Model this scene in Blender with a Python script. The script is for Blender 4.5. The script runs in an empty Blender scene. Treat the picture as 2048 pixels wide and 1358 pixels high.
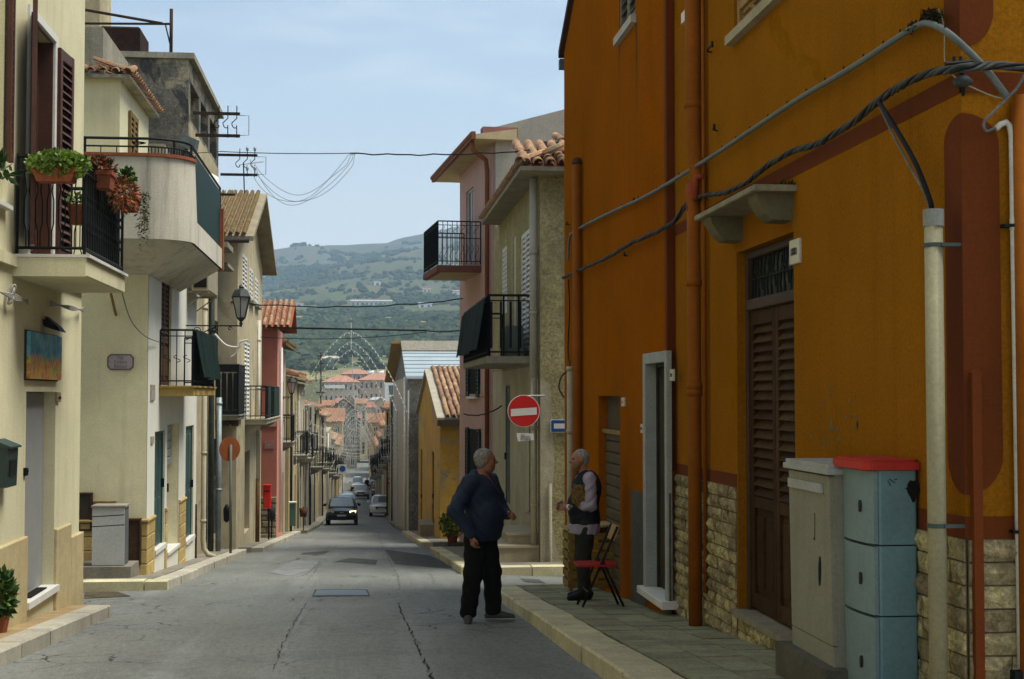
import bpy, bmesh, math, random
import numpy as np
from mathutils import Vector, Matrix
random.seed(7)
sc = bpy.context.scene
C = sc.collection
R = math.radians
# ------------------------------------------------------------------ camera
FPX = 2844.0                       # focal length in photo pixels (50 mm on 36 mm)
TH = math.atan(0.039); PS = math.atan(0.1069*math.cos(TH))
cd = bpy.data.cameras.new('camera'); cam = bpy.data.objects.new('camera', cd); C.objects.link(cam)
cd.lens = 50.0; cd.sensor_width = 36.0; cd.clip_end = 20000; cd.clip_start = 0.05
cam.location = (0, 0, 0); cam.rotation_euler = (R(90)+TH, 0, -PS)
sc.camera = cam
sc.render.resolution_x = 1024; sc.render.resolution_y = 679
# ------------------------------------------------------------------ world and sun
SUN = Vector((0.42, -0.07, 0.90)).normalized()
w = bpy.data.worlds.new('World'); sc.world = w; w.use_nodes = True
nt = w.node_tree; nt.nodes.clear()
wo = nt.nodes.new('ShaderNodeOutputWorld'); bg = nt.nodes.new('ShaderNodeBackground')
sky = nt.nodes.new('ShaderNodeTexSky'); sky.sky_type = 'NISHITA'; sky.sun_disc = False
sky.sun_elevation = math.asin(SUN.z); sky.sun_rotation = math.atan2(SUN.x, SUN.y)
sky.air_density = 1.0; sky.dust_density = 1.0; sky.ozone_density = 1.6; sky.altitude = 500
tc = nt.nodes.new('ShaderNodeTexCoord'); mp = nt.nodes.new('ShaderNodeMapping')
mp.inputs['Scale'].default_value = (1.0, 1.0, 3.2)
nz = nt.nodes.new('ShaderNodeTexNoise'); nz.inputs['Scale'].default_value = 2.6
nz.inputs['Detail'].default_value = 7; nz.inputs['Roughness'].default_value = .58; nz.inputs['Distortion'].default_value = .35
rp = nt.nodes.new('ShaderNodeValToRGB'); rp.color_ramp.elements[0].position = .40; rp.color_ramp.elements[1].position = .66
rp.color_ramp.elements[0].color = (.04, .04, .04, 1); rp.color_ramp.elements[1].color = (.65, .65, .65, 1)
mx = nt.nodes.new('ShaderNodeMix'); mx.data_type = 'RGBA'
mx.inputs[7].default_value = (8.6, 8.45, 8.3, 1)      # thin high cloud
L_ = nt.links.new
L_(tc.outputs['Generated'], mp.inputs['Vector']); L_(mp.outputs[0], nz.inputs['Vector']); L_(nz.outputs['Fac'], rp.inputs['Fac'])
sxyz = nt.nodes.new('ShaderNodeSeparateXYZ'); L_(tc.outputs['Generated'], sxyz.inputs[0])
hzn = nt.nodes.new('ShaderNodeMapRange'); hzn.inputs[1].default_value = .06; hzn.inputs[2].default_value = .34; hzn.inputs[3].default_value = .85; hzn.inputs[4].default_value = .0; hzn.clamp = True
L_(sxyz.outputs['Z'], hzn.inputs[0])          # the veil of cloud looks denser towards the horizon
mxm = nt.nodes.new('ShaderNodeMath'); mxm.operation = 'MAXIMUM'; L_(rp.outputs['Color'], mxm.inputs[0]); L_(hzn.outputs[0], mxm.inputs[1])
L_(mxm.outputs[0], mx.inputs[0]); L_(sky.outputs[0], mx.inputs[6]); L_(mx.outputs[2], bg.inputs['Color'])
bg.inputs['Strength'].default_value = .096
L_(bg.outputs[0], wo.inputs['Surface'])
sd = bpy.data.lights.new('sun', 'SUN'); so = bpy.data.objects.new('sun', sd); C.objects.link(so)
sd.energy = 4.0; sd.angle = R(30); sd.color = (1, .965, .89)
so.rotation_euler = SUN.to_track_quat('Z', 'Y').to_euler(); so.location = (20, 10, 40)
vs = sc.view_settings
sc.display_settings.display_device = 'sRGB'
vs.view_transform = 'Standard'; vs.look = 'None'; vs.gamma = 1; vs.use_curve_mapping = False
vs.exposure = 0.68
# ------------------------------------------------------------------ pixel -> world rays
_F = Vector((math.sin(PS)*math.cos(TH), math.cos(PS)*math.cos(TH), math.sin(TH)))
_R = Vector((math.cos(PS), -math.sin(PS), 0))
_U = Vector((-math.sin(TH)*math.sin(PS), -math.sin(TH)*math.cos(PS), math.cos(TH)))
def ray(px, py): return _F + _R*((px-1024)/FPX) + _U*((679-py)/FPX)
def onx(px, py, X): d = ray(px, py); return d*(X/d.x)
def ony(px, py, Y): d = ray(px, py); return d*(Y/d.y)
def lerp_tab(tab, y):
    if y <= tab[0][0]: return tab[0][1]
    for (a, za), (b, zb) in zip(tab, tab[1:]):
        if y <= b: return za + (zb-za)*(y-a)/(b-a)
    return tab[-1][1]
GT = [(-60, -.6), (-12, -.75), (-3, -1.07), (0, -1.25), (20, -2.71), (30, -3.455), (80, -7.3), (88, -7.82), (160, -11.7), (175, -12.35), (200, -13.0), (235, -13.4), (300, -13.5)]
def g(y): return lerp_tab(GT, y)
def ong(px, py, dz=0.0):
    d = ray(px, py); lo, hi = 2.0, 290.0
    for _ in range(60):
        m = (lo+hi)/2; p = d*(m/d.y)
        if p.z > g(m)+dz: lo = m
        else: hi = m
    return d*(lo/d.y)
# ------------------------------------------------------------------ objects
def tag(o, label=None, cat=None, group=None, kind=None):
    if label: o['label'] = label
    if cat: o['category'] = cat
    if group: o['group'] = group
    if kind: o['kind'] = kind
    return o
def thing(name, label, cat, loc=(0, 0, 0), group=None):
    o = bpy.data.objects.new(name, None); C.objects.link(o); o.location = loc; o.empty_display_size = .2; WL[o.name] = Vector(loc)
    return tag(o, label, cat, group)
class Fr:
    """local frame: (u along, v up, w outward)"""
    def __init__(s, o, ud, od):
        s.o = Vector((o[0], o[1], 0)); s.ud = Vector((ud[0], ud[1], 0)).normalized(); s.od = Vector((od[0], od[1], 0)).normalized()
    def P(s, u, v, w=0): return s.o + s.ud*u + s.od*w + Vector((0, 0, v))
    def uv(s, px, py, w=0):
        d = ray(px, py); o = s.o + s.od*w
        p = d*(o.dot(s.od)/d.dot(s.od)); r = p - o
        return r.dot(s.ud), p.z
    def q(s, pa, pb, yt, yb, w=0):
        ym = (yt+yb)/2
        u0 = s.uv(pa, ym, w)[0]; u1 = s.uv(pb, ym, w)[0]
        v1 = s.uv(pa, yt, w)[1]; v0 = s.uv(pa, yb, w)[1]
        return min(u0, u1), max(u0, u1), v0, v1
    def y(s, u): return (s.o + s.ud*u).y
def FL(x): return Fr((x, 0), (0, 1), (1, 0))
def FRt(x): return Fr((x, 0), (0, 1), (-1, 0))
def FE(y): return Fr((0, y), (1, 0), (0, -1))
class MB:
    def __init__(s, F=None): s.v = []; s.f = []; s.F = F; s.sm = False
    def p(s, a, b, c):
        s.v.append(s.F.P(a, b, c) if s.F else Vector((a, b, c))); return len(s.v)-1
    def poly(s, pts): s.f.append([s.p(*q) for q in pts]); return s
    def box(s, a0, a1, b0, b1, c0, c1):
        i = [s.p(a, b, c) for c in (c0, c1) for b in (b0, b1) for a in (a0, a1)]
        for q in ((0, 2, 3, 1), (4, 5, 7, 6), (0, 1, 5, 4), (2, 6, 7, 3), (0, 4, 6, 2), (1, 3, 7, 5)): s.f.append([i[k] for k in q])
        return s
    def bbox(s, a0, a1, b0, b1, c0, c1, e=.012):
        """box with chamfered c1 (outer) edges"""
        e = min(e, (a1-a0)*.3, (b1-b0)*.3)
        lo = [s.p(a0, b0, c0), s.p(a1, b0, c0), s.p(a1, b1, c0), s.p(a0, b1, c0)]
        mi = [s.p(a0, b0, c1-e), s.p(a1, b0, c1-e), s.p(a1, b1, c1-e), s.p(a0, b1, c1-e)]
        hi = [s.p(a0+e, b0+e, c1), s.p(a1-e, b0+e, c1), s.p(a1-e, b1-e, c1), s.p(a0+e, b1-e, c1)]
        s.f.append(lo[::-1]); s.f.append(hi)
        for A, B in ((lo, mi), (mi, hi)):
            for k in range(4): s.f.append([A[k], A[(k+1) % 4], B[(k+1) % 4], B[k]])
        return s
    def hexa(s, pts):
        i = [s.p(*q) for q in pts]
        for q in ((0, 3, 2, 1), (4, 5, 6, 7), (0, 1, 5, 4), (1, 2, 6, 5), (2, 3, 7, 6), (3, 0, 4, 7)): s.f.append([i[k] for k in q])
        return s
    def prism(s, poly, c0, c1, axis=2):
        """polygon given in two axes extruded along the third (axis: 0,1,2 = a,b,c)"""
        def mk(q, c):
            if axis == 2: return s.p(q[0], q[1], c)
            if axis == 1: return s.p(q[0], c, q[1])
            return s.p(c, q[0], q[1])
        A = [mk(q, c0) for q in poly]; B = [mk(q, c1) for q in poly]; n = len(poly)
        s.f.append(A[::-1]); s.f.append(B)
        for k in range(n): s.f.append([A[k], A[(k+1) % n], B[(k+1) % n], B[k]])
        return s
    def tube(s, pts, r, n=8, caps=True):
        P = [(s.F.P(*q) if s.F else Vector(q)) for q in pts]
        rr = r if isinstance(r, (list, tuple)) else [r]*len(P)
        up = None; rings = []
        for k, p in enumerate(P):
            t = (P[min(k+1, len(P)-1)] - P[max(k-1, 0)])
            t = t.normalized() if t.length > 1e-9 else Vector((0, 0, 1))
            if up is None: up = Vector((0, 0, 1)) if abs(t.z) < .9 else Vector((1, 0, 0))
            a = t.cross(up)
            if a.length < 1e-6: a = t.cross(Vector((0, 1, 0)))
            a.normalize(); b = a.cross(t).normalized(); up = b
            ring = []
            for j in range(n):
                an = 2*math.pi*j/n; s.v.append(p + a*(math.cos(an)*rr[k]) + b*(math.sin(an)*rr[k])); ring.append(len(s.v)-1)
            rings.append(ring)
        for A, B in zip(rings, rings[1:]):
            for j in range(n): s.f.append([A[j], A[(j+1) % n], B[(j+1) % n], B[j]])
        if caps: s.f.append(rings[0][::-1]); s.f.append(rings[-1])
        return s
    def lathe(s, c, prof, n=12, sx=1, sy=1):
        """profile [(r, z)] round a vertical axis at world point c"""
        rings = []
        for r, z in prof:
            ring = []
            for j in range(n):
                an = 2*math.pi*(j+.5)/n
                ring.append(s.p(c[0]+math.cos(an)*r*sx, c[1]+math.sin(an)*r*sy, c[2]+z))
            rings.append(ring)
        for A, B in zip(rings, rings[1:]):
            for j in range(n): s.f.append([A[j], A[(j+1) % n], B[(j+1) % n], B[j]])
        s.f.append(rings[0][::-1]); s.f.append(rings[-1])
        return s
    def leaf(s, c, d, l, wd, up=None):
        d = d.normalized(); up = up or Vector((random.uniform(-1, 1), random.uniform(-1, 1), random.uniform(-1, 1)))
        a = d.cross(up); a = a.normalized() if a.length > 1e-6 else Vector((1, 0, 0))
        i = len(s.v); s.v += [c, c+d*l*.5+a*wd*.5, c+d*l, c+d*l*.5-a*wd*.5]; s.f.append([i, i+1, i+2, i+3]); return s
    def octa(s, c, r, rz=None):
        rz = rz or r; i = len(s.v); c = Vector(c)
        s.v += [c+Vector((r, 0, 0)), c+Vector((0, r, 0)), c+Vector((-r, 0, 0)), c+Vector((0, -r, 0)), c+Vector((0, 0, rz)), c+Vector((0, 0, -rz))]
        for k in range(4): s.f += [[i+k, i+(k+1) % 4, i+4], [i+(k+1) % 4, i+k, i+5]]
        return s
    def build(s, name, mat, parent=None, smooth=None, kind=None, loc=None):
        me = bpy.data.meshes.new(name)
        vs_ = s.v
        if loc is not None: l = Vector(loc); vs_ = [q-l for q in vs_]
        me.from_pydata([tuple(q) for q in vs_], [], s.f); me.materials.append(mat)
        sm = s.sm if smooth is None else smooth
        if sm: me.polygons.foreach_set('use_smooth', [True]*len(me.polygons))
        me.update()
        o = bpy.data.objects.new(name, me); C.objects.link(o)
        if loc is not None: o.location = loc; WL[o.name] = Vector(loc)
        if parent is not None:
            o.parent = parent
            o.matrix_parent_inverse = Matrix.Translation(-parent_loc(parent))
        if kind: o['kind'] = kind
        return o
WL = {}
def parent_loc(o): return WL.get(o.name, Vector((0, 0, 0)))
def piece(name, me, mw, parent=None):
    """an object that shares mesh data, at world matrix mw"""
    o = bpy.data.objects.new(name, me); C.objects.link(o)
    o.matrix_basis = mw
    if parent is not None:
        o.parent = parent; o.matrix_parent_inverse = Matrix.Translation(-parent_loc(parent))
    return o
def fmat(F, u, v, w, su=1, sv=1, sw=1, rot=0):
    """matrix taking unit local axes (x=u, y=v, z=w) to frame F at (u,v,w)"""
    ux, wx = F.ud, F.od; vx = Vector((0, 0, 1))
    m = Matrix((( ux.x*su, vx.x*sv, wx.x*sw), (ux.y*su, vx.y*sv, wx.y*sw), (ux.z*su, vx.z*sv, wx.z*sw))).to_4x4()
    if rot: m = m @ Matrix.Rotation(rot, 4, 'Z')
    m.translation = F.P(u, v, w); return m
# ------------------------------------------------------------------ materials
def mixn(nt, f, a, b):
    m = nt.nodes.new('ShaderNodeMix'); m.data_type = 'RGBA'
    if isinstance(f, float): m.inputs[0].default_value = f
    else: nt.links.new(f, m.inputs[0])
    for k, q in ((6, a), (7, b)):
        if isinstance(q, tuple): m.inputs[k].default_value = (*q[:3], 1)
        else: nt.links.new(q, m.inputs[k])
    return m.outputs[2]
def noise(nt, vec, scale, detail=4, rough=.55, dist=0):
    n = nt.nodes.new('ShaderNodeTexNoise'); n.inputs['Scale'].default_value = scale; n.inputs['Detail'].default_value = detail
    n.inputs['Roughness'].default_value = rough; n.inputs['Distortion'].default_value = dist
    nt.links.new(vec, n.inputs['Vector']); return n.outputs['Fac']
def ramp(nt, f, p0, p1, c0=0., c1=1.):
    m = nt.nodes.new('ShaderNodeMapRange'); m.inputs[1].default_value = p0; m.inputs[2].default_value = p1
    m.inputs[3].default_value = c0; m.inputs[4].default_value = c1; m.clamp = True
    nt.links.new(f, m.inputs[0]); return m.outputs[0]
def scaled(nt, vec, sx, sy, sz):
    m = nt.nodes.new('ShaderNodeMapping'); m.inputs['Scale'].default_value = (sx, sy, sz); nt.links.new(vec, m.inputs[0]); return m.outputs[0]
_mats = {}
def M(name, col, rough=.85, var=.12, scale=1.2, bump=.15, bscale=45, streak=0., scol=None, patch=None, metal=0., fine=.08, spec=.1, obj_var=0., patch2=None, coat=0.):
    if name in _mats: return _mats[name]
    m = bpy.data.materials.new(name); m.use_nodes = True; nt = m.node_tree; b = nt.nodes['Principled BSDF']
    geo = nt.nodes.new('ShaderNodeNewGeometry'); pos = geo.outputs['Position']
    n1 = noise(nt, pos, scale, 6, .6, .4)
    lo = tuple(c*(1-var*1.3) for c in col); hi = tuple(min(1, c*(1+var)) for c in col)
    c = mixn(nt, ramp(nt, n1, .32, .68), lo, hi)
    n1b = noise(nt, pos, scale*5.5, 5, .65, .3)
    c = mixn(nt, ramp(nt, n1b, .35, .72, 0., min(.8, var*3.5)), c, tuple(k*(1-var*1.6) for k in col))
    if patch:      # (colour, threshold, scale)
        n = noise(nt, pos, patch[2], 6, .62, .5)
        c = mixn(nt, ramp(nt, n, patch[1], patch[1]+.06), c, patch[0])
    if patch2:
        n = noise(nt, scaled(nt, pos, 1, 1, .8), patch2[2], 6, .62, .9)
        c = mixn(nt, ramp(nt, n, patch2[1], patch2[1]+.04), c, patch2[0])
    if streak:
        n = noise(nt, scaled(nt, pos, 1, 1, .06), 5.0, 5, .65)
        n2 = noise(nt, pos, .5, 3)
        mm = nt.nodes.new('ShaderNodeMath'); mm.operation = 'MULTIPLY'
        nt.links.new(ramp(nt, n, .50, .74), mm.inputs[0]); nt.links.new(ramp(nt, n2, .35, .65, .15, streak), mm.inputs[1])
        c = mixn(nt, mm.outputs[0], c, scol or tuple(k*.45 for k in col))
    if fine:
        n = noise(nt, pos, bscale*.85, 5, .8)
        v = ramp(nt, n, .32, .68, 1-fine*2.2, 1+fine*2.0)
        hs = nt.nodes.new('ShaderNodeMix'); hs.data_type = 'RGBA'; hs.blend_type = 'MULTIPLY'; hs.inputs[0].default_value = 1
        cc = nt.nodes.new('ShaderNodeCombineColor'); [nt.links.new(v, cc.inputs[k]) for k in range(3)]
        nt.links.new(c, hs.inputs[6]); nt.links.new(cc.outputs[0], hs.inputs[7]); c = hs.outputs[2]
    if obj_var:
        oi = nt.nodes.new('ShaderNodeObjectInfo')
        hv = nt.nodes.new('ShaderNodeHueSaturation')
        nt.links.new(ramp(nt, oi.outputs['Random'], 0, 1, 1-obj_var, 1+obj_var), hv.inputs['Value'])
        nt.links.new(ramp(nt, oi.outputs['Random'], 0, 1, .497, .512), hv.inputs['Hue'])
        nt.links.new(c, hv.inputs['Color']); c = hv.outputs[0]
    nt.links.new(c, b.inputs['Base Color'])
    b.inputs['Roughness'].default_value = rough; b.inputs['Metallic'].default_value = metal
    b.inputs['Specular IOR Level'].default_value = spec
    if coat: b.inputs['Coat Weight'].default_value = coat; b.inputs['Coat Roughness'].default_value = .096
    if bump:
        bn = nt.nodes.new('ShaderNodeBump'); bn.inputs['Strength'].default_value = bump; bn.inputs['Distance'].default_value = .03
        n = noise(nt, pos, bscale, 5, .65)
        nt.links.new(n, bn.inputs['Height']); nt.links.new(bn.outputs[0], b.inputs['Normal'])
    _mats[name] = m; return m
def flat(name, col, rough=.6, metal=0., spec=.4, var=.05, bump=0.): return M(name, col, rough, var, 3., bump, 60, fine=.03, metal=metal, spec=spec)
iron = M('dark_iron', (.016, .02, .018), .6, .3, 8, .1, 90, metal=.3, fine=.1)
rust = M('rusty_iron', (.05, .032, .02), .8, .4, 9, .2, 90, fine=.15)
glassm = M('window_glass', (.04, .052, .052), .15, .1, 2, 0, fine=0, spec=.6)
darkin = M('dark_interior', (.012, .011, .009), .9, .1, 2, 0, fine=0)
# ================================================================== terrain, road, pavements
def hillz(x, y):
    z = lerp_tab([(-60, -1.6), (0, -1.9), (20, -3.1), (80, -7.9), (160, -12.4), (235, -14.2), (300, -14.4), (380, -9.5), (450, -4.2), (520, 1.0), (600, 10.0), (700, 21), (900, 42), (1100, 62), (1300, 80), (1700, 128), (2200, 196), (2700, 274), (3050, 326), (3250, 333), (3600, 300), (4200, 220)], y)
    k = max(0, min(1, (y-500)/1800))
    z += k*(.16*x) + k*14*math.sin(x*.011+.6)*math.sin(y*.004) + k*6*math.sin(x*.031+y*.013)
    z += max(0, min(1, (y-2300)/700))*(10*math.exp(-((x+95)/45)**2)-6*math.exp(-((x+10)/60)**2))
    return z
def build_terrain():
    ys = list(np.arange(-60, 320, 8.)) + list(np.arange(320, 1000, 14.)) + list(np.arange(1000, 4201, 40.))
    xs = list(np.arange(-2400, -300, 60.)) + list(np.arange(-300, 300, 12.)) + list(np.arange(300, 2401, 60.))
    mb = MB()
    for y in ys:
        for x in xs: mb.v.append(Vector((x, y, hillz(x, y))))
    n = len(xs)
    for j in range(len(ys)-1):
        for i in range(n-1): mb.f.append([j*n+i, j*n+i+1, (j+1)*n+i+1, (j+1)*n+i])
    m = bpy.data.materials.new('hillside'); m.use_nodes = True; nt = m.node_tree; b = nt.nodes['Principled BSDF']
    pos = nt.nodes.new('ShaderNodeNewGeometry').outputs['Position']
    c = mixn(nt, ramp(nt, noise(nt, scaled(nt, pos, 1, .5, 1), .012, 6, .65, .6), .38, .62), (.055, .075, .035), (.13, .115, .06))
    c = mixn(nt, ramp(nt, noise(nt, scaled(nt, pos, 1, .3, 1), .03, 5, .6, .3), .48, .6), c, (.085, .105, .04))
    # pale stubble strips and terraces on the lower slope
    sx = nt.nodes.new('ShaderNodeSeparateXYZ'); nt.links.new(pos, sx.inputs[0])
    st = noise(nt, scaled(nt, pos, .25, 1, 1), .011, 4, .6, .4)
    low = ramp(nt, sx.outputs['Y'], 1000, 1350, 1, 0)
    mm = nt.nodes.new('ShaderNodeMath'); mm.operation = 'MULTIPLY'
    nt.links.new(ramp(nt, st, .48, .56), mm.inputs[0]); nt.links.new(low, mm.inputs[1])
    c = mixn(nt, mm.outputs[0], c, (.26, .23, .11))
    hi = ramp(nt, sx.outputs['Y'], 1500, 2300)
    c = mixn(nt, hi, c, mixn(nt, ramp(nt, noise(nt, scaled(nt, pos, 1, .6, 1), .009, 7, .7, .8), .40, .60), (.075, .082, .05), (.135, .12, .085)))
    nt.links.new(c, b.inputs['Base Color']); b.inputs['Roughness'].default_value = 1; b.inputs['Specular IOR Level'].default_value = 0
    bn = nt.nodes.new('ShaderNodeBump'); bn.inputs['Strength'].default_value = .8; bn.inputs['Distance'].default_value = 3
    nt.links.new(noise(nt, pos, .06, 6, .7), bn.inputs['Height']); nt.links.new(bn.outputs[0], b.inputs['Normal'])
    o = mb.build('terrain', m, smooth=True); o['kind'] = 'structure'
build_terrain()
# asphalt
def asphalt():
    m = bpy.data.materials.new('asphalt'); m.use_nodes = True; nt = m.node_tree; b = nt.nodes['Principled BSDF']
    pos = nt.nodes.new('ShaderNodeNewGeometry').outputs['Position']
    c = mixn(nt, ramp(nt, noise(nt, scaled(nt, pos, 1, .35, 1), .9, 6, .62, .6), .33, .67), (.108, .113, .094), (.168, .175, .150))
    c = mixn(nt, ramp(nt, noise(nt, scaled(nt, pos, 2.2, .12, 1), .7, 5, .6, .2), .52, .70, 0, .6), c, (.25, .26, .24))
    c = mixn(nt, ramp(nt, noise(nt, pos, .35, 5, .6, 1.0), .52, .60, 0, .55), c, (.105, .11, .098))
    # aggregate
    n = noise(nt, pos, 62, 4, .85)
    c = mixn(nt, ramp(nt, n, .50, .68, 0, .65), c, (.34, .34, .30))
    c = mixn(nt, ramp(nt, n, .32, .48, .75, 0), c, (.035, .035, .033))
    n2 = noise(nt, scaled(nt, pos, 1, .28, 1), 22, 4, .75)
    c = mixn(nt, ramp(nt, n2, .50, .66, 0, .40), c, (.075, .080, .068)); c = mixn(nt, ramp(nt, n2, .34, .48, .45, 0), c, (.21, .215, .19))
    # fine crazing: thin voronoi edges in some areas only
    v = nt.nodes.new('ShaderNodeTexVoronoi'); v.feature = 'DISTANCE_TO_EDGE'; v.inputs['Scale'].default_value = 2.1
    dst = nt.nodes.new('ShaderNodeMix'); dst.data_type = 'RGBA'; dst.inputs[0].default_value = .22
    nv = nt.nodes.new('ShaderNodeTexNoise'); nv.inputs['Scale'].default_value = 3.; nv.inputs['Detail'].default_value = 4
    nt.links.new(pos, nv.inputs[0]); nt.links.new(pos, dst.inputs[6]); nt.links.new(nv.outputs['Color'], dst.inputs[7]); nt.links.new(dst.outputs[2], v.inputs['Vector'])
    e = ramp(nt, v.outputs['Distance'], .006, .022, 1, 0)
    msk = ramp(nt, noise(nt, pos, .45, 3), .46, .56)
    mm = nt.nodes.new('ShaderNodeMath'); mm.operation = 'MULTIPLY'; nt.links.new(e, mm.inputs[0]); nt.links.new(msk, mm.inputs[1])
    c = mixn(nt, mm.outputs[0], c, (.022, .022, .021))
    nt.links.new(c, b.inputs['Base Color']); b.inputs['Roughness'].default_value = .78; b.inputs['Specular IOR Level'].default_value = .4
    bn = nt.nodes.new('ShaderNodeBump'); bn.inputs['Strength'].default_value = .35; bn.inputs['Distance'].default_value = .012
    nt.links.new(n, bn.inputs['Height']); nt.links.new(bn.outputs[0], b.inputs['Normal'])
    return m
asph = asphalt()
def rz_(x, y):   # gentle crown and unevenness
    return g(y) - .004*(x+.5)**2 + .006*math.sin(x*1.9+y*.7)
mb = MB(); ys = list(np.arange(-30, 60, .75)) + list(np.arange(60, 301, 3.)); xs = np.arange(-9, 9.01, .6)
for y in ys:
    for x in xs: mb.v.append(Vector((x, y, rz_(x, y))))
n = len(xs)
for j in range(len(ys)-1):
    for i in range(n-1): mb.f.append([j*n+i, j*n+i+1, (j+1)*n+i+1, (j+1)*n+i])
road = mb.build('road', asph, smooth=True); road['kind'] = 'structure'
def sheet(name, pts, mat, dz=.004, parent=road):
    """thin irregular sheet on the road; pts: photo pixels (a fan of quads over a small grid)"""
    P = [ong(*p) for p in pts]; mb = MB()
    ids = []
    for p in P: mb.v.append(Vector((p.x, p.y, rz_(p.x, p.y)+dz)))
    mb.f.append(list(range(len(P)))); return mb.build(name, mat, parent)
patch_d = M('asphalt_patch_dark', (.09, .092, .084), .9, .2, 3, .4, 60, fine=.3)
patch_l = M('asphalt_patch_pale', (.22, .225, .215), .85, .15, 3, .4, 60, fine=.25)
steelc = M('cover_steel', (.16, .195, .21), .5, .2, 6, .3, 60, metal=.3, fine=.15)
crackm = M('crack_black', (.035, .036, .032), 1, .2, 5, 0, fine=.1)
def crack(pix, wd=.018):
    P = [ong(*p) for p in pix]; Q = []
    for a, b in zip(P, P[1:]):
        k = max(2, int((b-a).length/.12))
        for i in range(k): Q.append(a.lerp(b, i/k) + Vector((random.gauss(0, .010), random.gauss(0, .03), 0)))
    Q.append(P[-1]); mb = MB()
    for i, p in enumerate(Q):
        t = Q[min(i+1, len(Q)-1)]-Q[max(i-1, 0)]; s = Vector((-t.y, t.x, 0)).normalized()*wd*random.choice((.04, .10, .2, .30))
        for q in (p-s, p+s): mb.v.append(Vector((q.x, q.y, rz_(q.x, q.y)+.0085)))
    for i in range(len(Q)-1): mb.f.append([2*i, 2*i+1, 2*i+3, 2*i+2])
    mb.build('crack', crackm, road)
crack([(770, 1100), (782, 1130), (796, 1152), (801, 1181)]); crack([(797, 1206), (806, 1232), (822, 1262), (838, 1300), (868, 1362)], .03)
crack([(612, 1207), (592, 1240), (565, 1290), (548, 1340)], .02); crack([(862, 1148), (868, 1160), (866, 1166)], .015)
crack([(540, 1130), (600, 1118), (648, 1102), (660, 1093)], .02); crack([(560, 1165), (610, 1150), (640, 1125)], .02); crack([(545, 1178), (616, 1172)], .02)
crack([(640, 1128), (616, 1162), (668, 1163)], .015); crack([(240, 1209), (295, 1210)], .03); crack([(480, 1195), (560, 1186)], .012); crack([(755, 1058), (760, 1080), (768, 1098)], .02)
sheet('asphalt_patch', [(590, 1120), (648, 1108), (662, 1101), (607, 1105)], patch_d)
sheet('asphalt_patch', [(540, 1145), (580, 1153), (625, 1139), (638, 1122), (588, 1121)], patch_l)
sheet('asphalt_patch', [(668, 1124), (752, 1130), (755, 1120), (700, 1116)], patch_d)
sheet('asphalt_patch', [(770, 1099), (860, 1110), (905, 1130), (900, 1136), (790, 1128)], patch_d)
sheet('asphalt_patch', [(1050, 1160), (1092, 1162), (1078, 1154), (1040, 1153)], patch_d, .005)
sheet('asphalt_patch', [(168, 1192), (262, 1190), (236, 1180), (170, 1176)], M('dirt_gravel', (.11, .09, .055), 1, .4, 6, .8, 40, fine=.4), .006)
sheet('asphalt_patch', [(606, 1222), (594, 1247), (583, 1270), (588, 1270), (601, 1244), (612, 1222)], patch_l); sheet('asphalt_patch', [(575, 1282), (562, 1310), (569, 1310), (581, 1283)], patch_l)
sheet('drain_cover', [(628, 1191), (737, 1191), (731, 1181), (634, 1181)], steelc, .007)
sheet('drain_frame', [(624, 1193), (741, 1193), (734, 1179.5), (630, 1179.5)], patch_d, .005)
# pavements ---------------------------------------------------------------------------
kerbm = M('kerb_limestone', (.52, .46, .29), .85, .16, 3, .3, 60, fine=.12, streak=.25, obj_var=.12)
kerbl = M('kerb_pale_concrete', (.40, .37, .29), .85, .15, 3, .3, 60, fine=.12, obj_var=.1)
tilem = M('pavement_tile', (.27, .262, .16), .9, .22, 4, .4, 70, fine=.22, obj_var=.16)
cemm = M('pavement_cement', (.235, .215, .165), .92, .2, 2.2, .35, 55, fine=.15, patch=((.15, .14, .11), .56, 2.4))
def kerb_row(parent, x0, x1, y0, y1, step, mat, h=.12, gap=.008):
    y = y0
    while y < y1-.05:
        e = min(y+step*random.uniform(.85, 1.15), y1); j = random.uniform(-.008, .008); dz = random.uniform(-.006, .006)
        a, b = y+gap, e-gap; za, zb = g(a)+h+dz, g(b)+h+dz; c = .018
        mb = MB(); X0, X1 = x0+j, x1+j
        lo = [(X0, a, za-.5), (X1, a, za-.5), (X1, b, zb-.5), (X0, b, zb-.5)]
        mi = [(X0, a, za-c), (X1, a, za-c), (X1, b, zb-c), (X0, b, zb-c)]
        hi = [(X0+c, a+c, za), (X1-c, a+c, za), (X1-c, b-c, zb), (X0+c, b-c, zb)]
        I = [[mb.p(*q) for q in r] for r in (lo, mi, hi)]
        mb.f.append(I[2])
        for A, B in zip(I, I[1:]):
            for k in range(4): mb.f.append([A[k], A[(k+1) % 4], B[(k+1) % 4], B[k]])
        mb.build('kerb_stone', mat, parent); y = e
def slab(name, x0, x1, y0, y1, mat, h, lab=None):
    mb = MB(); st = max(1, int((y1-y0)/1.5)); Y = [y0+(y1-y0)*k/st for k in range(st+1)]
    for a, b in zip(Y, Y[1:]):
        mb.poly([(x0, a, g(a)+h), (x1, a, g(a)+h), (x1, b, g(b)+h), (x0, b, g(b)+h)])
        mb.poly([(x0, a, g(a)-.4), (x0, a, g(a)+h), (x0, b, g(b)+h), (x0, b, g(b)-.4)]); mb.poly([(x1, a, g(a)-.4), (x1, a, g(a)+h), (x1, b, g(b)+h), (x1, b, g(b)-.4)])
    for y in (y0, y1): mb.poly([(x0, y, g(y)-.4), (x1, y, g(y)-.4), (x1, y, g(y)+h), (x0, y, g(y)+h)])
    o = mb.build(name, mat); o['kind'] = 'structure'; return o
KR = 1.72
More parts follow.
